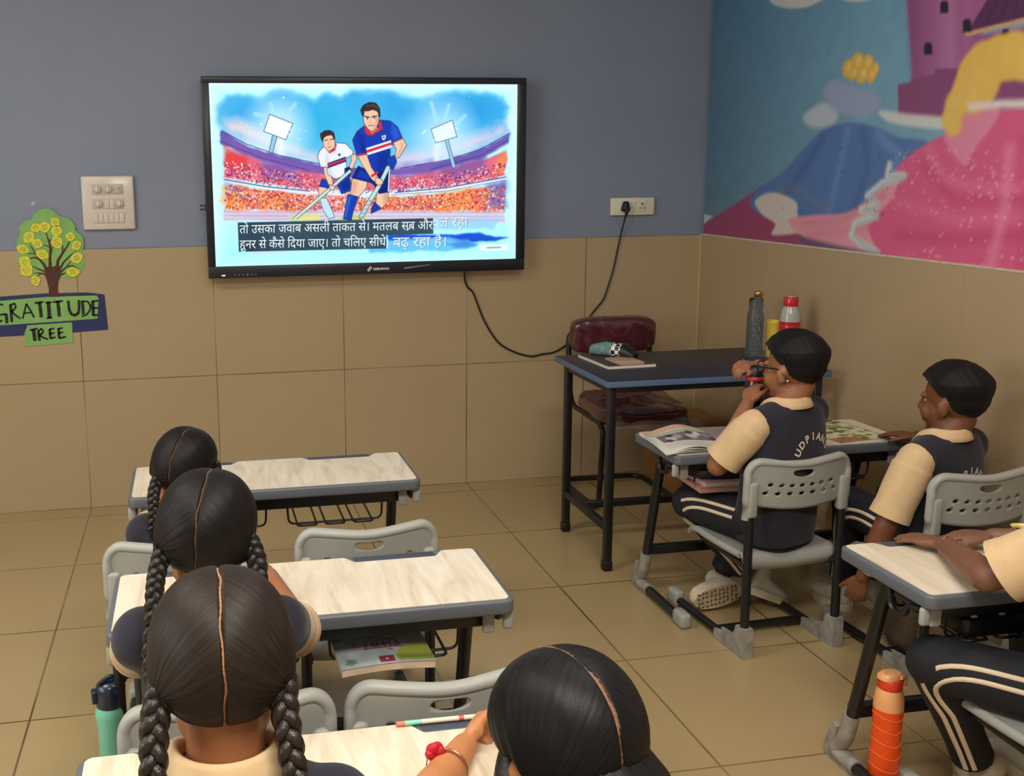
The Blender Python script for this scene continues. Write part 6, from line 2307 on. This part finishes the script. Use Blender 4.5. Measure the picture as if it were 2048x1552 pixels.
# newspaper lying open, its pages lifting
cvn = Canvas(150, 110, (222, 218, 208), unit)
cvn.poly([(0, 0.84), (1, 0.84), (1, 1), (0, 1)], (214, 168, 146), 0.9, 2, 2)
for k in range(16):
    cvn.line([(0.04 + 0.06 * k, 0.88), (0.08 + 0.06 * k, 0.95)], 1.0, (150, 96, 84), 0.5)
cvn.poly([(0.02, 0.74), (0.99, 0.70), (0.99, 0.81), (0.02, 0.83)], (164, 178, 156), 0.9, 2)
cvn.poly([(0.10, 0.38), (0.97, 0.36), (0.97, 0.70), (0.12, 0.72)], (120, 108, 112), 1, 1)
for (x, y, r, c) in [(0.28, 0.52, 12, (214, 206, 204)), (0.40, 0.58, 9, (176, 164, 164)), (0.62, 0.56, 12, (208, 200, 200)), (0.72, 0.62, 8, (226, 220, 218)), (0.30, 0.65, 7, (70, 52, 54)), (0.62, 0.67, 7, (66, 52, 56)), (0.85, 0.56, 10, (150, 140, 144)), (0.50, 0.46, 8, (90, 80, 84)), (0.88, 0.42, 8, (74, 66, 70)), (0.22, 0.43, 7, (60, 52, 56))]:
    cvn.dot(x, y, r, c, 0.9, 3)
for r_ in range(6):
    for k in range(22):
        cvn.line([(0.08 + 0.04 * k, 0.31 - 0.04 * r_), (0.10 + 0.04 * k + 0.012 * random.random(), 0.31 - 0.04 * r_)], 1.2, (140, 134, 132), 0.7)
news = thing('newspaper', 'open printed newspaper with a grey photo on the desk of the boy with glasses', 'newspaper', (1.53, -1.57, 0.6))
X0, X1 = -0.103, 0.125
Y0, Y1 = -0.150, 0.130


def news_place(lift, dx, dy, sc=1.0):
    def f(s, t):
        # skew so the left margin runs along the desk side
        x = X0 + (X1 - X0) * s * sc + dx + 0.028 * (t - 0.2)
        y = Y0 + (Y1 - Y0) * t + dy - 0.010 * s
        z = 0.003 + lift * (0.25 * np.sin(PI * np.clip(s * 1.15, 0, 1)) ** 2 + np.clip(s - 0.35, 0, 1) ** 1.5 * (0.5 + 0.8 * t) * np.sin(PI * np.clip(s * 0.78 + 0.22, 0, 1)))
        z = z + 0.004 * np.sin(6 * s + 4 * t)
        return np.stack([x, y, np.maximum(z, 0.0018)], 1)
    return f


link('page', sheet_print(cvn, 'page', news_place(0.060, 0.002, 0.004)), news)
cvw = Canvas(40, 30, (224, 222, 212), unit)
for k in range(3):
    link('page', sheet_print(cvw, 'page', (lambda q: (lambda s, t: news_place(0.044 - 0.014 * q, -0.004 - 0.004 * q, -0.003 - 0.003 * q)(s, t) - np.array([0, 0, 0.0010 * (q + 1)])))(k)), news)
cvm = Canvas(60, 44, (150, 138, 134), unit)
for r_ in range(8):
    cvm.line([(0.08, 0.9 - 0.1 * r_), (0.9, 0.9 - 0.1 * r_)], 0.8, (120, 110, 108), 0.6)
sp_ = booklet('exercise_book', 'greyish-pink exercise book under the elbow of the boy with glasses', 'book', (1.715, -1.505, 0.6), 0.19, 0.14, 0.006, math.radians(-4), cvm, M_PAPER)

# printed magazine in front of the second boy
cvg = Canvas(120, 120, (196, 196, 150), unit)
nz = cvg.noise(10, 61)
cvg.img = np.where((nz > 0.52)[..., None], np.array((214, 208, 176)) / 255, cvg.img)
cvg.img = np.where((nz < 0.40)[..., None], np.array((106, 118, 52)) / 255, cvg.img)
for k in range(26):
    x, y = random.random(), random.random()
    cvg.poly([(x + 0.10 * math.cos(a) * (0.6 + 0.5 * random.random()), y + 0.07 * math.sin(a) * (0.6 + 0.5 * random.random())) for a in [i * PI / 4 for i in range(8)]], random.choice([(226, 222, 196), (120, 134, 60), (170, 110, 60), (214, 200, 150), (92, 96, 60), (150, 170, 96)]), 0.9, 1)
cvg.poly([(0, 0), (0.55, 0), (0.5, 0.22), (0, 0.2)], (166, 106, 62), 0.8, 2, 3)
cvg.line([(0.02, 0.02), (0.02, 0.98), (0.98, 0.98), (0.98, 0.02), (0.02, 0.02)], 2, (120, 130, 70), 0.9)
booklet('magazine', 'green and white printed magazine under the hand of the boy by the right-hand wall', 'magazine', (2.125, -1.595, 0.6), 0.21, 0.25, 0.007, math.radians(7), cvg, M_PAPER)

# books in the wire basket of that desk
for k, (dz, lab, c) in enumerate([(0.0, 'lower pinkish book in the wire basket under the newspaper desk', (168, 116, 108)), (0.019, 'upper mauve book in the wire basket under the newspaper desk', (150, 118, 124))]):
    cvb = Canvas(30, 30, c, unit)
    cvb.poly([(0.1, 0.6), (0.9, 0.6), (0.9, 0.8), (0.1, 0.8)], tuple(int(v_ * 1.2) for v_ in c), 0.8, 1)
    booklet('textbook', lab, 'book', (1.655 + 0.012 * k, -1.640 + 0.006 * k, 0.4645 + dz), 0.24, 0.20, 0.018, math.radians(-2 + 3 * k), cvb, mat('page_edges_%d' % k, rgb(196, 170, 156) if k else rgb(190, 136, 120), 0.7, noise=0.1, nscale=200, stretch=(0.1, 0.1, 1)), group='books in the basket')
b = MB()
b.loft([((1.655, -1.63, 0.504), 0.13, 0.085, (0, 1, 0)), ((1.66, -1.635, 0.510), 0.14, 0.092, (0, 1, 0)), ((1.66, -1.635, 0.530), 0.13, 0.085, (0, 1, 0))], (1, 0, 0), 28, 3)
tag(part('pencil_pouch', b, mat('black_pouch_cloth', rgb(30, 30, 34), 0.6, bump=0.4, bscale=40)), 'black pouch on the two books in the basket under the newspaper', 'pouch')

# picture-cover book in the middle desk's basket
cvp = Canvas(150, 110, (150, 158, 160), unit)
nz = cvp.noise(6, 71)
cvp.img = cvp.img * (0.88 + 0.26 * nz[..., None])
cvp.poly([(0.62, 0.04), (1, 0.04), (1, 0.34), (0.85, 0.36), (0.72, 0.30), (0.6, 0.16)], (150, 156, 60), 0.95, 2, 4, 72)
cvp.poly([(0.62, 0.04), (1, 0.04), (1, 0.14), (0.62, 0.14)], (96, 112, 40), 0.7, 3, 2, 73)
cvp.poly([(0, 0.5), (0.14, 0.55), (0.12, 0.98), (0, 1)], (92, 100, 84), 0.9, 3, 4, 74)
cvp.poly([(0.05, 0.06), (0.2, 0.06), (0.18, 0.14), (0.1, 0.16)], (90, 116, 76), 0.9, 2, 3, 75)
cvp.poly([(0.12, 0.86), (0.66, 0.86), (0.66, 1), (0.12, 1)], (84, 78, 74), 0.8, 3, 3, 76)
cvp.poly([(0.30, 0.62), (0.50, 0.60), (0.52, 0.82), (0.28, 0.82)], (206, 202, 176), 0.95, 1)
cvp.poly([(0.54, 0.72), (0.66, 0.62), (0.76, 0.64), (0.72, 0.80), (0.58, 0.86)], (168, 110, 92), 0.95, 1)
cvp.dot(0.70, 0.66, 7, (90, 52, 48), 0.9, 1)
cvp.dot(0.60, 0.80, 6, (206, 160, 136), 0.9, 1)
cvp.line([(0.30, 0.56), (0.42, 0.50), (0.56, 0.60)], 1.2, (90, 80, 80), 0.8)
RC = (132, 48, 56)
# the title, read from the far side: its headline and letters upside down
cvp.line([(0.30, 0.300), (0.72, 0.312)], 2.2, RC, 0.95)
for q in [[(0.33, 0.30), (0.335, 0.40), (0.36, 0.42)], [(0.40, 0.36), (0.43, 0.41), (0.46, 0.36), (0.43, 0.33), (0.40, 0.36)], [(0.47, 0.305), (0.475, 0.42)], [(0.51, 0.37), (0.54, 0.41), (0.57, 0.37), (0.54, 0.335), (0.51, 0.37)], [(0.60, 0.308), (0.605, 0.42)], [(0.64, 0.34), (0.68, 0.33), (0.70, 0.37), (0.66, 0.40), (0.69, 0.43)], [(0.56, 0.27), (0.60, 0.25)]]:
    cvp.line(q, 2.4, RC, 0.95)
for q in [[(0.48, 0.455), (0.56, 0.462), (0.66, 0.448)], [(0.58, 0.455), (0.60, 0.49)], [(0.64, 0.45), (0.67, 0.48)]]:
    cvp.line(q, 1.6, RC, 0.8)
cvp.dot(0.22, 0.40, 4.2, (166, 72, 76), 0.95, 0.6)
cvp.dot(0.22, 0.40, 1.6, (196, 176, 172), 0.9, 0.6)
cvp.poly([(0.42, 0.035), (0.58, 0.035), (0.58, 0.145), (0.42, 0.145)], (120, 40, 52), 1, 0.6)
cvp.dot(0.50, 0.09, 2.2, (226, 190, 186), 0.9, 0.8, 0.7)
booklet('picture_book', 'grey picture-cover schoolbook with red title in the middle desk basket', 'book', (0.286, -2.620, 0.464), 0.205, 0.25, 0.017, math.radians(1.5), cvp, mat('cream_page_edges', rgb(226, 196, 166), 0.7, noise=0.15, nscale=30), wave=0.006)

# books and pouch on the dark table
M_PEDGE = mat('white_page_edges', rgb(222, 216, 204), 0.7)
cvq = Canvas(90, 100, (70, 56, 48), unit)
cvq.img = cvq.img * (0.8 + 0.5 * cvq.noise(5, 81)[..., None])
cvq.poly([(0.30, 0), (0.75, 0), (0.72, 0.3), (0.40, 0.35)], (150, 120, 104), 0.9, 2, 3, 82)
cvq.poly([(0.42, 0.62), (0.6, 0.62), (0.6, 0.66), (0.42, 0.66)], (150, 138, 126), 0.8, 1)
booklet('notebook', 'brown-covered notebook with white page edges lying on the dark blue table', 'book', (1.592, -0.878, 0.7515), 0.205, 0.285, 0.012, math.radians(3), cvq, M_PEDGE)
cvr = Canvas(40, 40, (176, 140, 122), unit)
cvr.poly([(0, 0), (1, 0), (1, 0.3), (0, 0.4)], (206, 178, 160), 0.9, 2)
booklet('notepad', 'small pinkish notepad on the brown-covered notebook, under the checkered pouch', 'notepad', (1.598, -0.948, 0.7642), 0.105, 0.13, 0.007, math.radians(3), cvr, mat('pink_page_edges', rgb(206, 164, 148), 0.7))
pp = thing('pencil_case', 'teal and black-and-white checkered pencil case on the notebook', 'pencil case', (1.600, -0.815, 0.7635))


def checker_mat():
    m = bpy.data.materials.new('checkered_vinyl')
    m.use_nodes = True
    nt = m.node_tree
    p = nt.nodes['Principled BSDF']
    p.inputs['Roughness'].default_value = 0.35
    tc = nt.nodes.new('ShaderNodeTexCoord')
    ck = nt.nodes.new('ShaderNodeTexChecker')
    ck.inputs['Scale'].default_value = 62
    ck.inputs[1].default_value = rgb(226, 222, 212)
    ck.inputs[2].default_value = rgb(18, 18, 18)
    mp = nt.nodes.new('ShaderNodeMapping')
    mp.inputs['Rotation'].default_value = (0, 0, math.radians(-38))
    nt.links.new(tc.outputs['Object'], mp.inputs[0])
    nt.links.new(mp.outputs[0], ck.inputs['Vector'])
    nt.links.new(ck.outputs[0], p.inputs['Base Color'])
    return m


ax = V((0.62, -0.70, 0)).normalized()
sd = V((ax.y, -ax.x, 0))


def pouch_sec(t, hw, hh):
    return (V((1.600, -0.815, 0.7635 + hh)) + ax * t, hw, hh, V((0, 0, 1)))


b = MB()
b.loft([pouch_sec(-0.092, 0.024, 0.008), pouch_sec(-0.085, 0.034, 0.022), pouch_sec(-0.03, 0.040, 0.029), pouch_sec(0.012, 0.041, 0.029)], sd, 30, 2.6)
part('cloth_body', b, mat('teal_print_cloth', rgb(104, 138, 138), 0.5, noise=0.45, nscale=34), pp)
b = MB()
b.loft([pouch_sec(0.010, 0.0415, 0.0292), pouch_sec(0.052, 0.040, 0.028)], sd, 30, 2.6)
part('checkered_band', b, checker_mat(), pp)
b = MB()
b.loft([pouch_sec(0.050, 0.0395, 0.0275), pouch_sec(0.080, 0.036, 0.021), pouch_sec(0.105, 0.026, 0.010)], sd, 30, 2.6)
part('dark_end', b, mat('dark_pouch_end', rgb(34, 28, 30), 0.45, noise=0.3, nscale=40), pp)
b = MB()
b.tube([V((1.600, -0.815, 0.823)) + ax * t + sd * 0.004 * math.sin(40 * t) + V((0, 0, -0.5 * max(0, abs(t) - 0.05) ** 1.5 * 3)) for t in [k * 0.02 - 0.08 for k in range(9)]], 0.0022, 6)
part('zipper', b, mat('dark_zipper', rgb(40, 42, 44), 0.4, 0.4), pp)

cvs = Canvas(20, 20, (52, 52, 58), unit)
booklet('folder', 'dark flat folder with a pale edge at the far end of the dark blue table', 'folder', (2.150, -1.075, 0.7515), 0.14, 0.16, 0.010, math.radians(-6), cvs, mat('silver_edge', rgb(170, 168, 166), 0.4))


def bottle_glass(c, h, r):
    t = thing('glass_bottle', 'clear patterned glass bottle with gold cap on the dark blue table', 'bottle', c)
    g = bpy.data.materials.new('clear_patterned_glass')
    g.use_nodes = True
    nt = g.node_tree
    p = nt.nodes['Principled BSDF']
    p.inputs['Base Color'].default_value = (0.30, 0.33, 0.31, 1)
    p.inputs['Roughness'].default_value = 0.05
    p.inputs['IOR'].default_value = 1.40
    tc = nt.nodes.new('ShaderNodeTexCoord')
    vo = nt.nodes.new('ShaderNodeTexVoronoi')
    vo.inputs['Scale'].default_value = 48
    nt.links.new(tc.outputs['Object'], vo.inputs['Vector'])
    wv = nt.nodes.new('ShaderNodeMath'); wv.operation = 'MULTIPLY'; wv.inputs[1].default_value = 18
    sn = nt.nodes.new('ShaderNodeMath'); sn.operation = 'SINE'
    nt.links.new(vo.outputs['Distance'], wv.inputs[0]); nt.links.new(wv.outputs[0], sn.inputs[0])
    bp = nt.nodes.new('ShaderNodeBump'); bp.inputs['Strength'].default_value = 0.35; bp.inputs['Distance'].default_value = 0.002
    al = nt.nodes.new('ShaderNodeMapRange')
    al.inputs['From Min'].default_value = 0.3
    al.inputs['To Min'].default_value = 0.13
    al.inputs['To Max'].default_value = 0.30
    nt.links.new(sn.outputs[0], al.inputs['Value'])
    nt.links.new(al.outputs[0], p.inputs['Alpha'])
    nt.links.new(sn.outputs[0], bp.inputs['Height']); nt.links.new(bp.outputs[0], p.inputs['Normal'])
    b = MB()
    out = [(r * 0.90, 0.0), (r, 0.006), (r, h * 0.20), (r * 0.94, h * 0.24), (r * 0.94, h * 0.68), (r * 0.86, h * 0.77), (r * 0.62, h * 0.85), (r * 0.36, h * 0.89), (r * 0.34, h * 0.94)]
    inn = [(max(0.001, q[0] - 0.003), q[1] + (0.005 if i < 2 else 0)) for i, q in enumerate(out)]
    b.lathe(out, (0, 0, 0), 40, None, False)
    part('glass_body', b, g, t, False)
    b = MB()
    b.lathe([(r * 0.84, 0.008), (r * 0.86, h * 0.22), (r * 0.82, h * 0.30), (r * 0.82, h * 0.42), (0.001, h * 0.42)], (0, 0, 0), 36)
    b = MB()
    b.lathe([(r * 0.36, h * 0.92), (r * 0.40, h * 0.922), (r * 0.40, h * 0.99), (r * 0.36, h), (0.001, h)], (0, 0, 0), 30)
    part('cap', b, mat('gold_cap', rgb(190, 160, 96), 0.25, 0.9), t, False)
    return t


bottle_glass((2.182, -0.925, 0.7512), 0.275, 0.043)
db = thing('dark_bottle', 'tall black bottle standing behind the clear glass bottle', 'bottle', (2.228, -0.835, 0.7512))
b = MB()
b.lathe([(0.030, 0), (0.034, 0.006), (0.034, 0.16), (0.028, 0.185), (0.027, 0.195)], (0, 0, 0), 28)
part('bottle_body', b, mat('black_bottle', rgb(28, 28, 30), 0.35), db, False)
b = MB()
b.lathe([(0.0285, 0.195), (0.0285, 0.228), (0.024, 0.236), (0.001, 0.236)], (0, 0, 0), 28)
part('cap', b, mat('black_cap', rgb(20, 20, 20), 0.4), db, False)
yc = thing('yellow_tumbler', 'yellow tumbler between the clear bottle and the red bottle', 'tumbler', (2.262, -0.925, 0.7512))
b = MB()
b.lathe([(0.028, 0), (0.030, 0.004), (0.034, 0.146), (0.036, 0.150), (0.034, 0.152), (0.030, 0.148), (0.027, 0.010), (0.001, 0.008)], (0, 0, 0), 32)
part('cup', b, mat('yellow_plastic', rgb(226, 196, 76), 0.4), yc, False)
rb = thing('sports_bottle', 'red and grey water bottle with a red cap on the corner table', 'bottle', (2.262, -1.035, 0.7512))
b = MB()
pr = [(0.036, 0.0), (0.041, 0.006), (0.041, 0.02)]
for k in range(6):
    z = 0.03 + 0.022 * k
    pr += [(0.0415, z), (0.0395, z + 0.008), (0.0395, z + 0.012)]
pr += [(0.0412, 0.165)]
b.lathe(pr, (0, 0, 0), 36)
part('bottle_body', b, mat('red_plastic', rgb(196, 22, 46), 0.25, coat=0.4), rb, False)
b = MB()
b.lathe([(0.0412, 0.165), (0.0400, 0.185), (0.034, 0.212), (0.0285, 0.224), (0.0285, 0.228)], (0, 0, 0), 36)
part('shoulder', b, mat('grey_bottle_plastic', rgb(164, 168, 160), 0.25, coat=0.4), rb, False)
b = MB()
b.lathe([(0.0285, 0.226), (0.0290, 0.228), (0.0275, 0.258), (0.025, 0.264), (0.018, 0.264)], (0, 0, 0), 32)
cp = part('cap', b, mat('red_plastic', rgb(196, 22, 46), 0.25), rb, False)
b = MB()
b.lathe([(0.019, 0.262), (0.019, 0.267), (0.001, 0.267)], (0, 0, 0), 28)
part('cap_disc', b, mat('grey_bottle_plastic', rgb(164, 168, 160), 0.25), cp, False)

# bottle held by the boy with glasses
hb = thing('held_bottle', 'black water bottle with a red ring held to the mouth of the boy with glasses', 'bottle', (1.735, -1.690, 0.700))
b = MB()
b.lathe([(0.030, 0), (0.034, 0.005), (0.034, 0.10), (0.030, 0.125), (0.029, 0.130)], (0, 0, 0), 30)
part('bottle_body', b, mat('black_bottle_gloss', rgb(20, 20, 22), 0.22, coat=0.5), hb, False)
b = MB()
b.lathe([(0.0300, 0.129), (0.0325, 0.130), (0.0325, 0.142), (0.0300, 0.143)], (0, 0, 0), 30)
part('red_ring', b, mat('red_ring_plastic', rgb(196, 40, 48), 0.35), hb, False)
b = MB()
b.lathe([(0.0290, 0.142), (0.0290, 0.168), (0.020, 0.178), (0.001, 0.180)], (0, 0, 0), 28)
part('cap', b, mat('black_cap', rgb(20, 20, 20), 0.4), hb, False)

# orange bottle standing on the floor
ob = thing('orange_bottle', 'bright orange water bottle with peach shoulder standing on the floor', 'bottle', (1.548, -2.690, 0.0))
b = MB()
b.lathe([(0.030, 0), (0.035, 0.006), (0.035, 0.10), (0.0335, 0.16), (0.035, 0.215)], (0, 0, 0), 40)
bo = part('bottle_body', b, mat('orange_plastic', rgb(240, 82, 22), 0.35), ob, False)
b = MB()
for k in range(5):
    z0 = 0.055 + 0.034 * k
    pts = []
    for i in range(49):
        a = 2 * PI * i / 48
        z = z0 + 0.012 * abs(((a / (PI / 2)) % 2) - 1) * 1.0
        r_ = float(np.interp(z, [0, 0.006, 0.10, 0.16, 0.215], [0.030, 0.035, 0.035, 0.0335, 0.035])) + 0.0003
        pts.append((r_ * math.cos(a), r_ * math.sin(a), z))
    b.tube(pts, 0.0011, 6)
part('chevron_ribs', b, mat('light_orange_ridge', rgb(246, 124, 62), 0.4), bo, False)
b = MB()
b.lathe([(0.035, 0.214), (0.0345, 0.235), (0.031, 0.258), (0.0255, 0.268)], (0, 0, 0), 40)
part('shoulder', b, mat('peach_plastic', rgb(240, 172, 112), 0.35), ob, False)
b = MB()
b.lathe([(0.0275, 0.266), (0.0285, 0.268), (0.0280, 0.290), (0.026, 0.292), (0.001, 0.292)], (0, 0, 0), 36)
cp = part('cap', b, mat('red_orange_plastic', rgb(226, 66, 30), 0.35), ob, False)
b = MB()
b.loft([((-0.006, 0.0, 0.291), 0.026, 0.022, (0, 1, 0)), ((-0.004, 0.0, 0.300), 0.027, 0.022, (0, 1, 0)), ((0.0, 0.0, 0.306), 0.022, 0.018, (0, 1, 0))], (1, 0, 0), 28, 2.6)
b.rtube([(0.012, -0.02, 0.300), (0.032, -0.012, 0.298), (0.032, -0.010, 0.276), (0.024, -0.020, 0.274)], 0.0055, 8, 0.008, 4)
part('flip_lid', b, mat('peach_plastic', rgb(240, 172, 112), 0.35), cp, False)

# mint bottle beside the middle desk
mb_ = thing('mint_bottle', 'mint green water bottle with dark navy flip cap on the floor at the left', 'bottle', (-0.338, -2.300, 0.0), math.radians(12))
mr_ = Matrix.Identity(4)
b = MB()
b.lathe([(0.030, 0), (0.034, 0.006), (0.034, 0.17), (0.0385, 0.195), (0.0385, 0.208), (0.034, 0.222)], (0, 0, 0), 36)
part('bottle_body', b, mat('mint_plastic', rgb(126, 206, 178), 0.35, coat=0.2), mb_, False)
b = MB()
b.lathe([(0.0345, 0.221), (0.0355, 0.224), (0.0355, 0.262), (0.032, 0.276), (0.020, 0.286), (0.001, 0.288)], (0, 0, 0), 36)
cp = part('cap', b, mat('dark_navy_plastic', rgb(18, 34, 56), 0.3, coat=0.4), mb_, False)
b = MB()
b.box((-0.037, 0.0, 0.250), (0.016, 0.026, 0.034), bev=0.004)
b.rtube([(-0.026, -0.010, 0.285), (0.0, -0.010, 0.302), (0.028, -0.010, 0.290), (0.034, 0, 0.262)], 0.006, 8, 0.01, 4)
part('flip_latch', b, mat('dark_navy_plastic', rgb(18, 34, 56), 0.3), cp, False)


# pencil and pen on the foreground desk
def stick(name, label, cat, a, c, r, bands, tip=None):
    a, c = V(a), V(c)
    t = thing(name, label, cat, tuple(a))
    d = c - a
    for (nm, t0, t1, m_) in bands:
        b = MB()
        b.tube([a + d * t0, a + d * t1], r, 10)
        part(nm, b, m_, t)
    return t


PZ = HT + 0.0052
pa, pb_ = (0.216, -3.196, PZ), (0.362, -3.199, PZ)
stick('pencil', 'striped pencil with mint and cream bands in the groove of the foreground desk', 'pencil', pa, pb_, 0.0042, [
    ('end_band', 0.0, 0.10, mat('salmon_paint', rgb(226, 122, 96), 0.4)), ('mint_band', 0.10, 0.30, mat('mint_paint', rgb(140, 214, 190), 0.4)), ('cream_band', 0.30, 0.74, mat('cream_paint', rgb(236, 218, 192), 0.4)),
    ('red_band', 0.74, 0.80, mat('red_paint', rgb(214, 92, 98), 0.4)), ('cream_band', 0.80, 1.0, mat('cream_paint', rgb(236, 218, 192), 0.4))])
stick('pen', 'violet pen with white end on the foreground desk behind the nearest plait', 'pen', (-0.190, -3.192, PZ), (-0.118, -3.196, PZ), 0.0045, [
    ('barrel', 0.0, 0.72, mat('violet_plastic', rgb(58, 48, 110), 0.35)), ('end_cap', 0.72, 1.0, mat('white_plastic', rgb(232, 228, 222), 0.35))])

# school bag under the second boy's chair, lunch box in the right-hand desk's basket
bg = thing('school_bag', 'brown school bag on the floor under the chair of the second boy', 'bag', (2.14, -2.05, 0))
M_BAG = mat('brown_bag_cloth', rgb(74, 58, 38), 0.85, noise=0.25, nscale=16, bump=0.5, bscale=40)
b = MB()
b.loft([((2.140, -2.050, 0.012), 0.085, 0.070, (0, 1, 0)), ((2.140, -2.050, 0.05), 0.100, 0.085, (0, 1, 0)), ((2.140, -2.055, 0.15), 0.098, 0.080, (0, 1, 0)), ((2.140, -2.060, 0.225), 0.080, 0.060, (0, 1, 0)), ((2.140, -2.060, 0.262), 0.040, 0.030, (0, 1, 0))], (1, 0, 0), 30, 2.8)
part('bag_body', fuse(b, 0.006, M_BAG, 'bag_body', 4), None, bg)
b = MB()
b.loft([((2.140, -2.135, 0.03), 0.070, 0.018, (0, 1, 0)), ((2.140, -2.140, 0.09), 0.074, 0.024, (0, 1, 0)), ((2.140, -2.130, 0.125), 0.066, 0.016, (0, 1, 0))], (1, 0, 0), 26, 3)
part('front_pocket', b, mat('light_brown_bag_cloth', rgb(112, 92, 70), 0.85, noise=0.25, nscale=16), bg)
b = MB()
b.rtube([(2.100, -2.060, 0.25), (2.110, -2.060, 0.285), (2.170, -2.060, 0.285), (2.180, -2.060, 0.25)], 0.006, 8, 0.02, 5)
part('grab_handle', b, mat('black_webbing', rgb(24, 22, 22), 0.8), bg)

lb = thing('lunch_box', 'black lunch box with pale trim in the wire basket above the orange bottle', 'lunch box', (1.700, -2.765, 0.464))
b = MB()
b.box((1.700, -2.765, 0.491), (0.215, 0.195, 0.052), bev=0.014, seg=3)
part('box_body', b, mat('black_lunch_box', rgb(20, 20, 22), 0.35, bump=0.1, bscale=60), lb)
b = MB()
b.box((1.618, -2.770, 0.5185), (0.014, 0.180, 0.006), bev=0.002)
b.box((1.690, -2.770, 0.5185), (0.014, 0.180, 0.006), bev=0.002)
part('pale_trim', b, mat('pale_grey_trim', rgb(168, 164, 152), 0.45), lb)
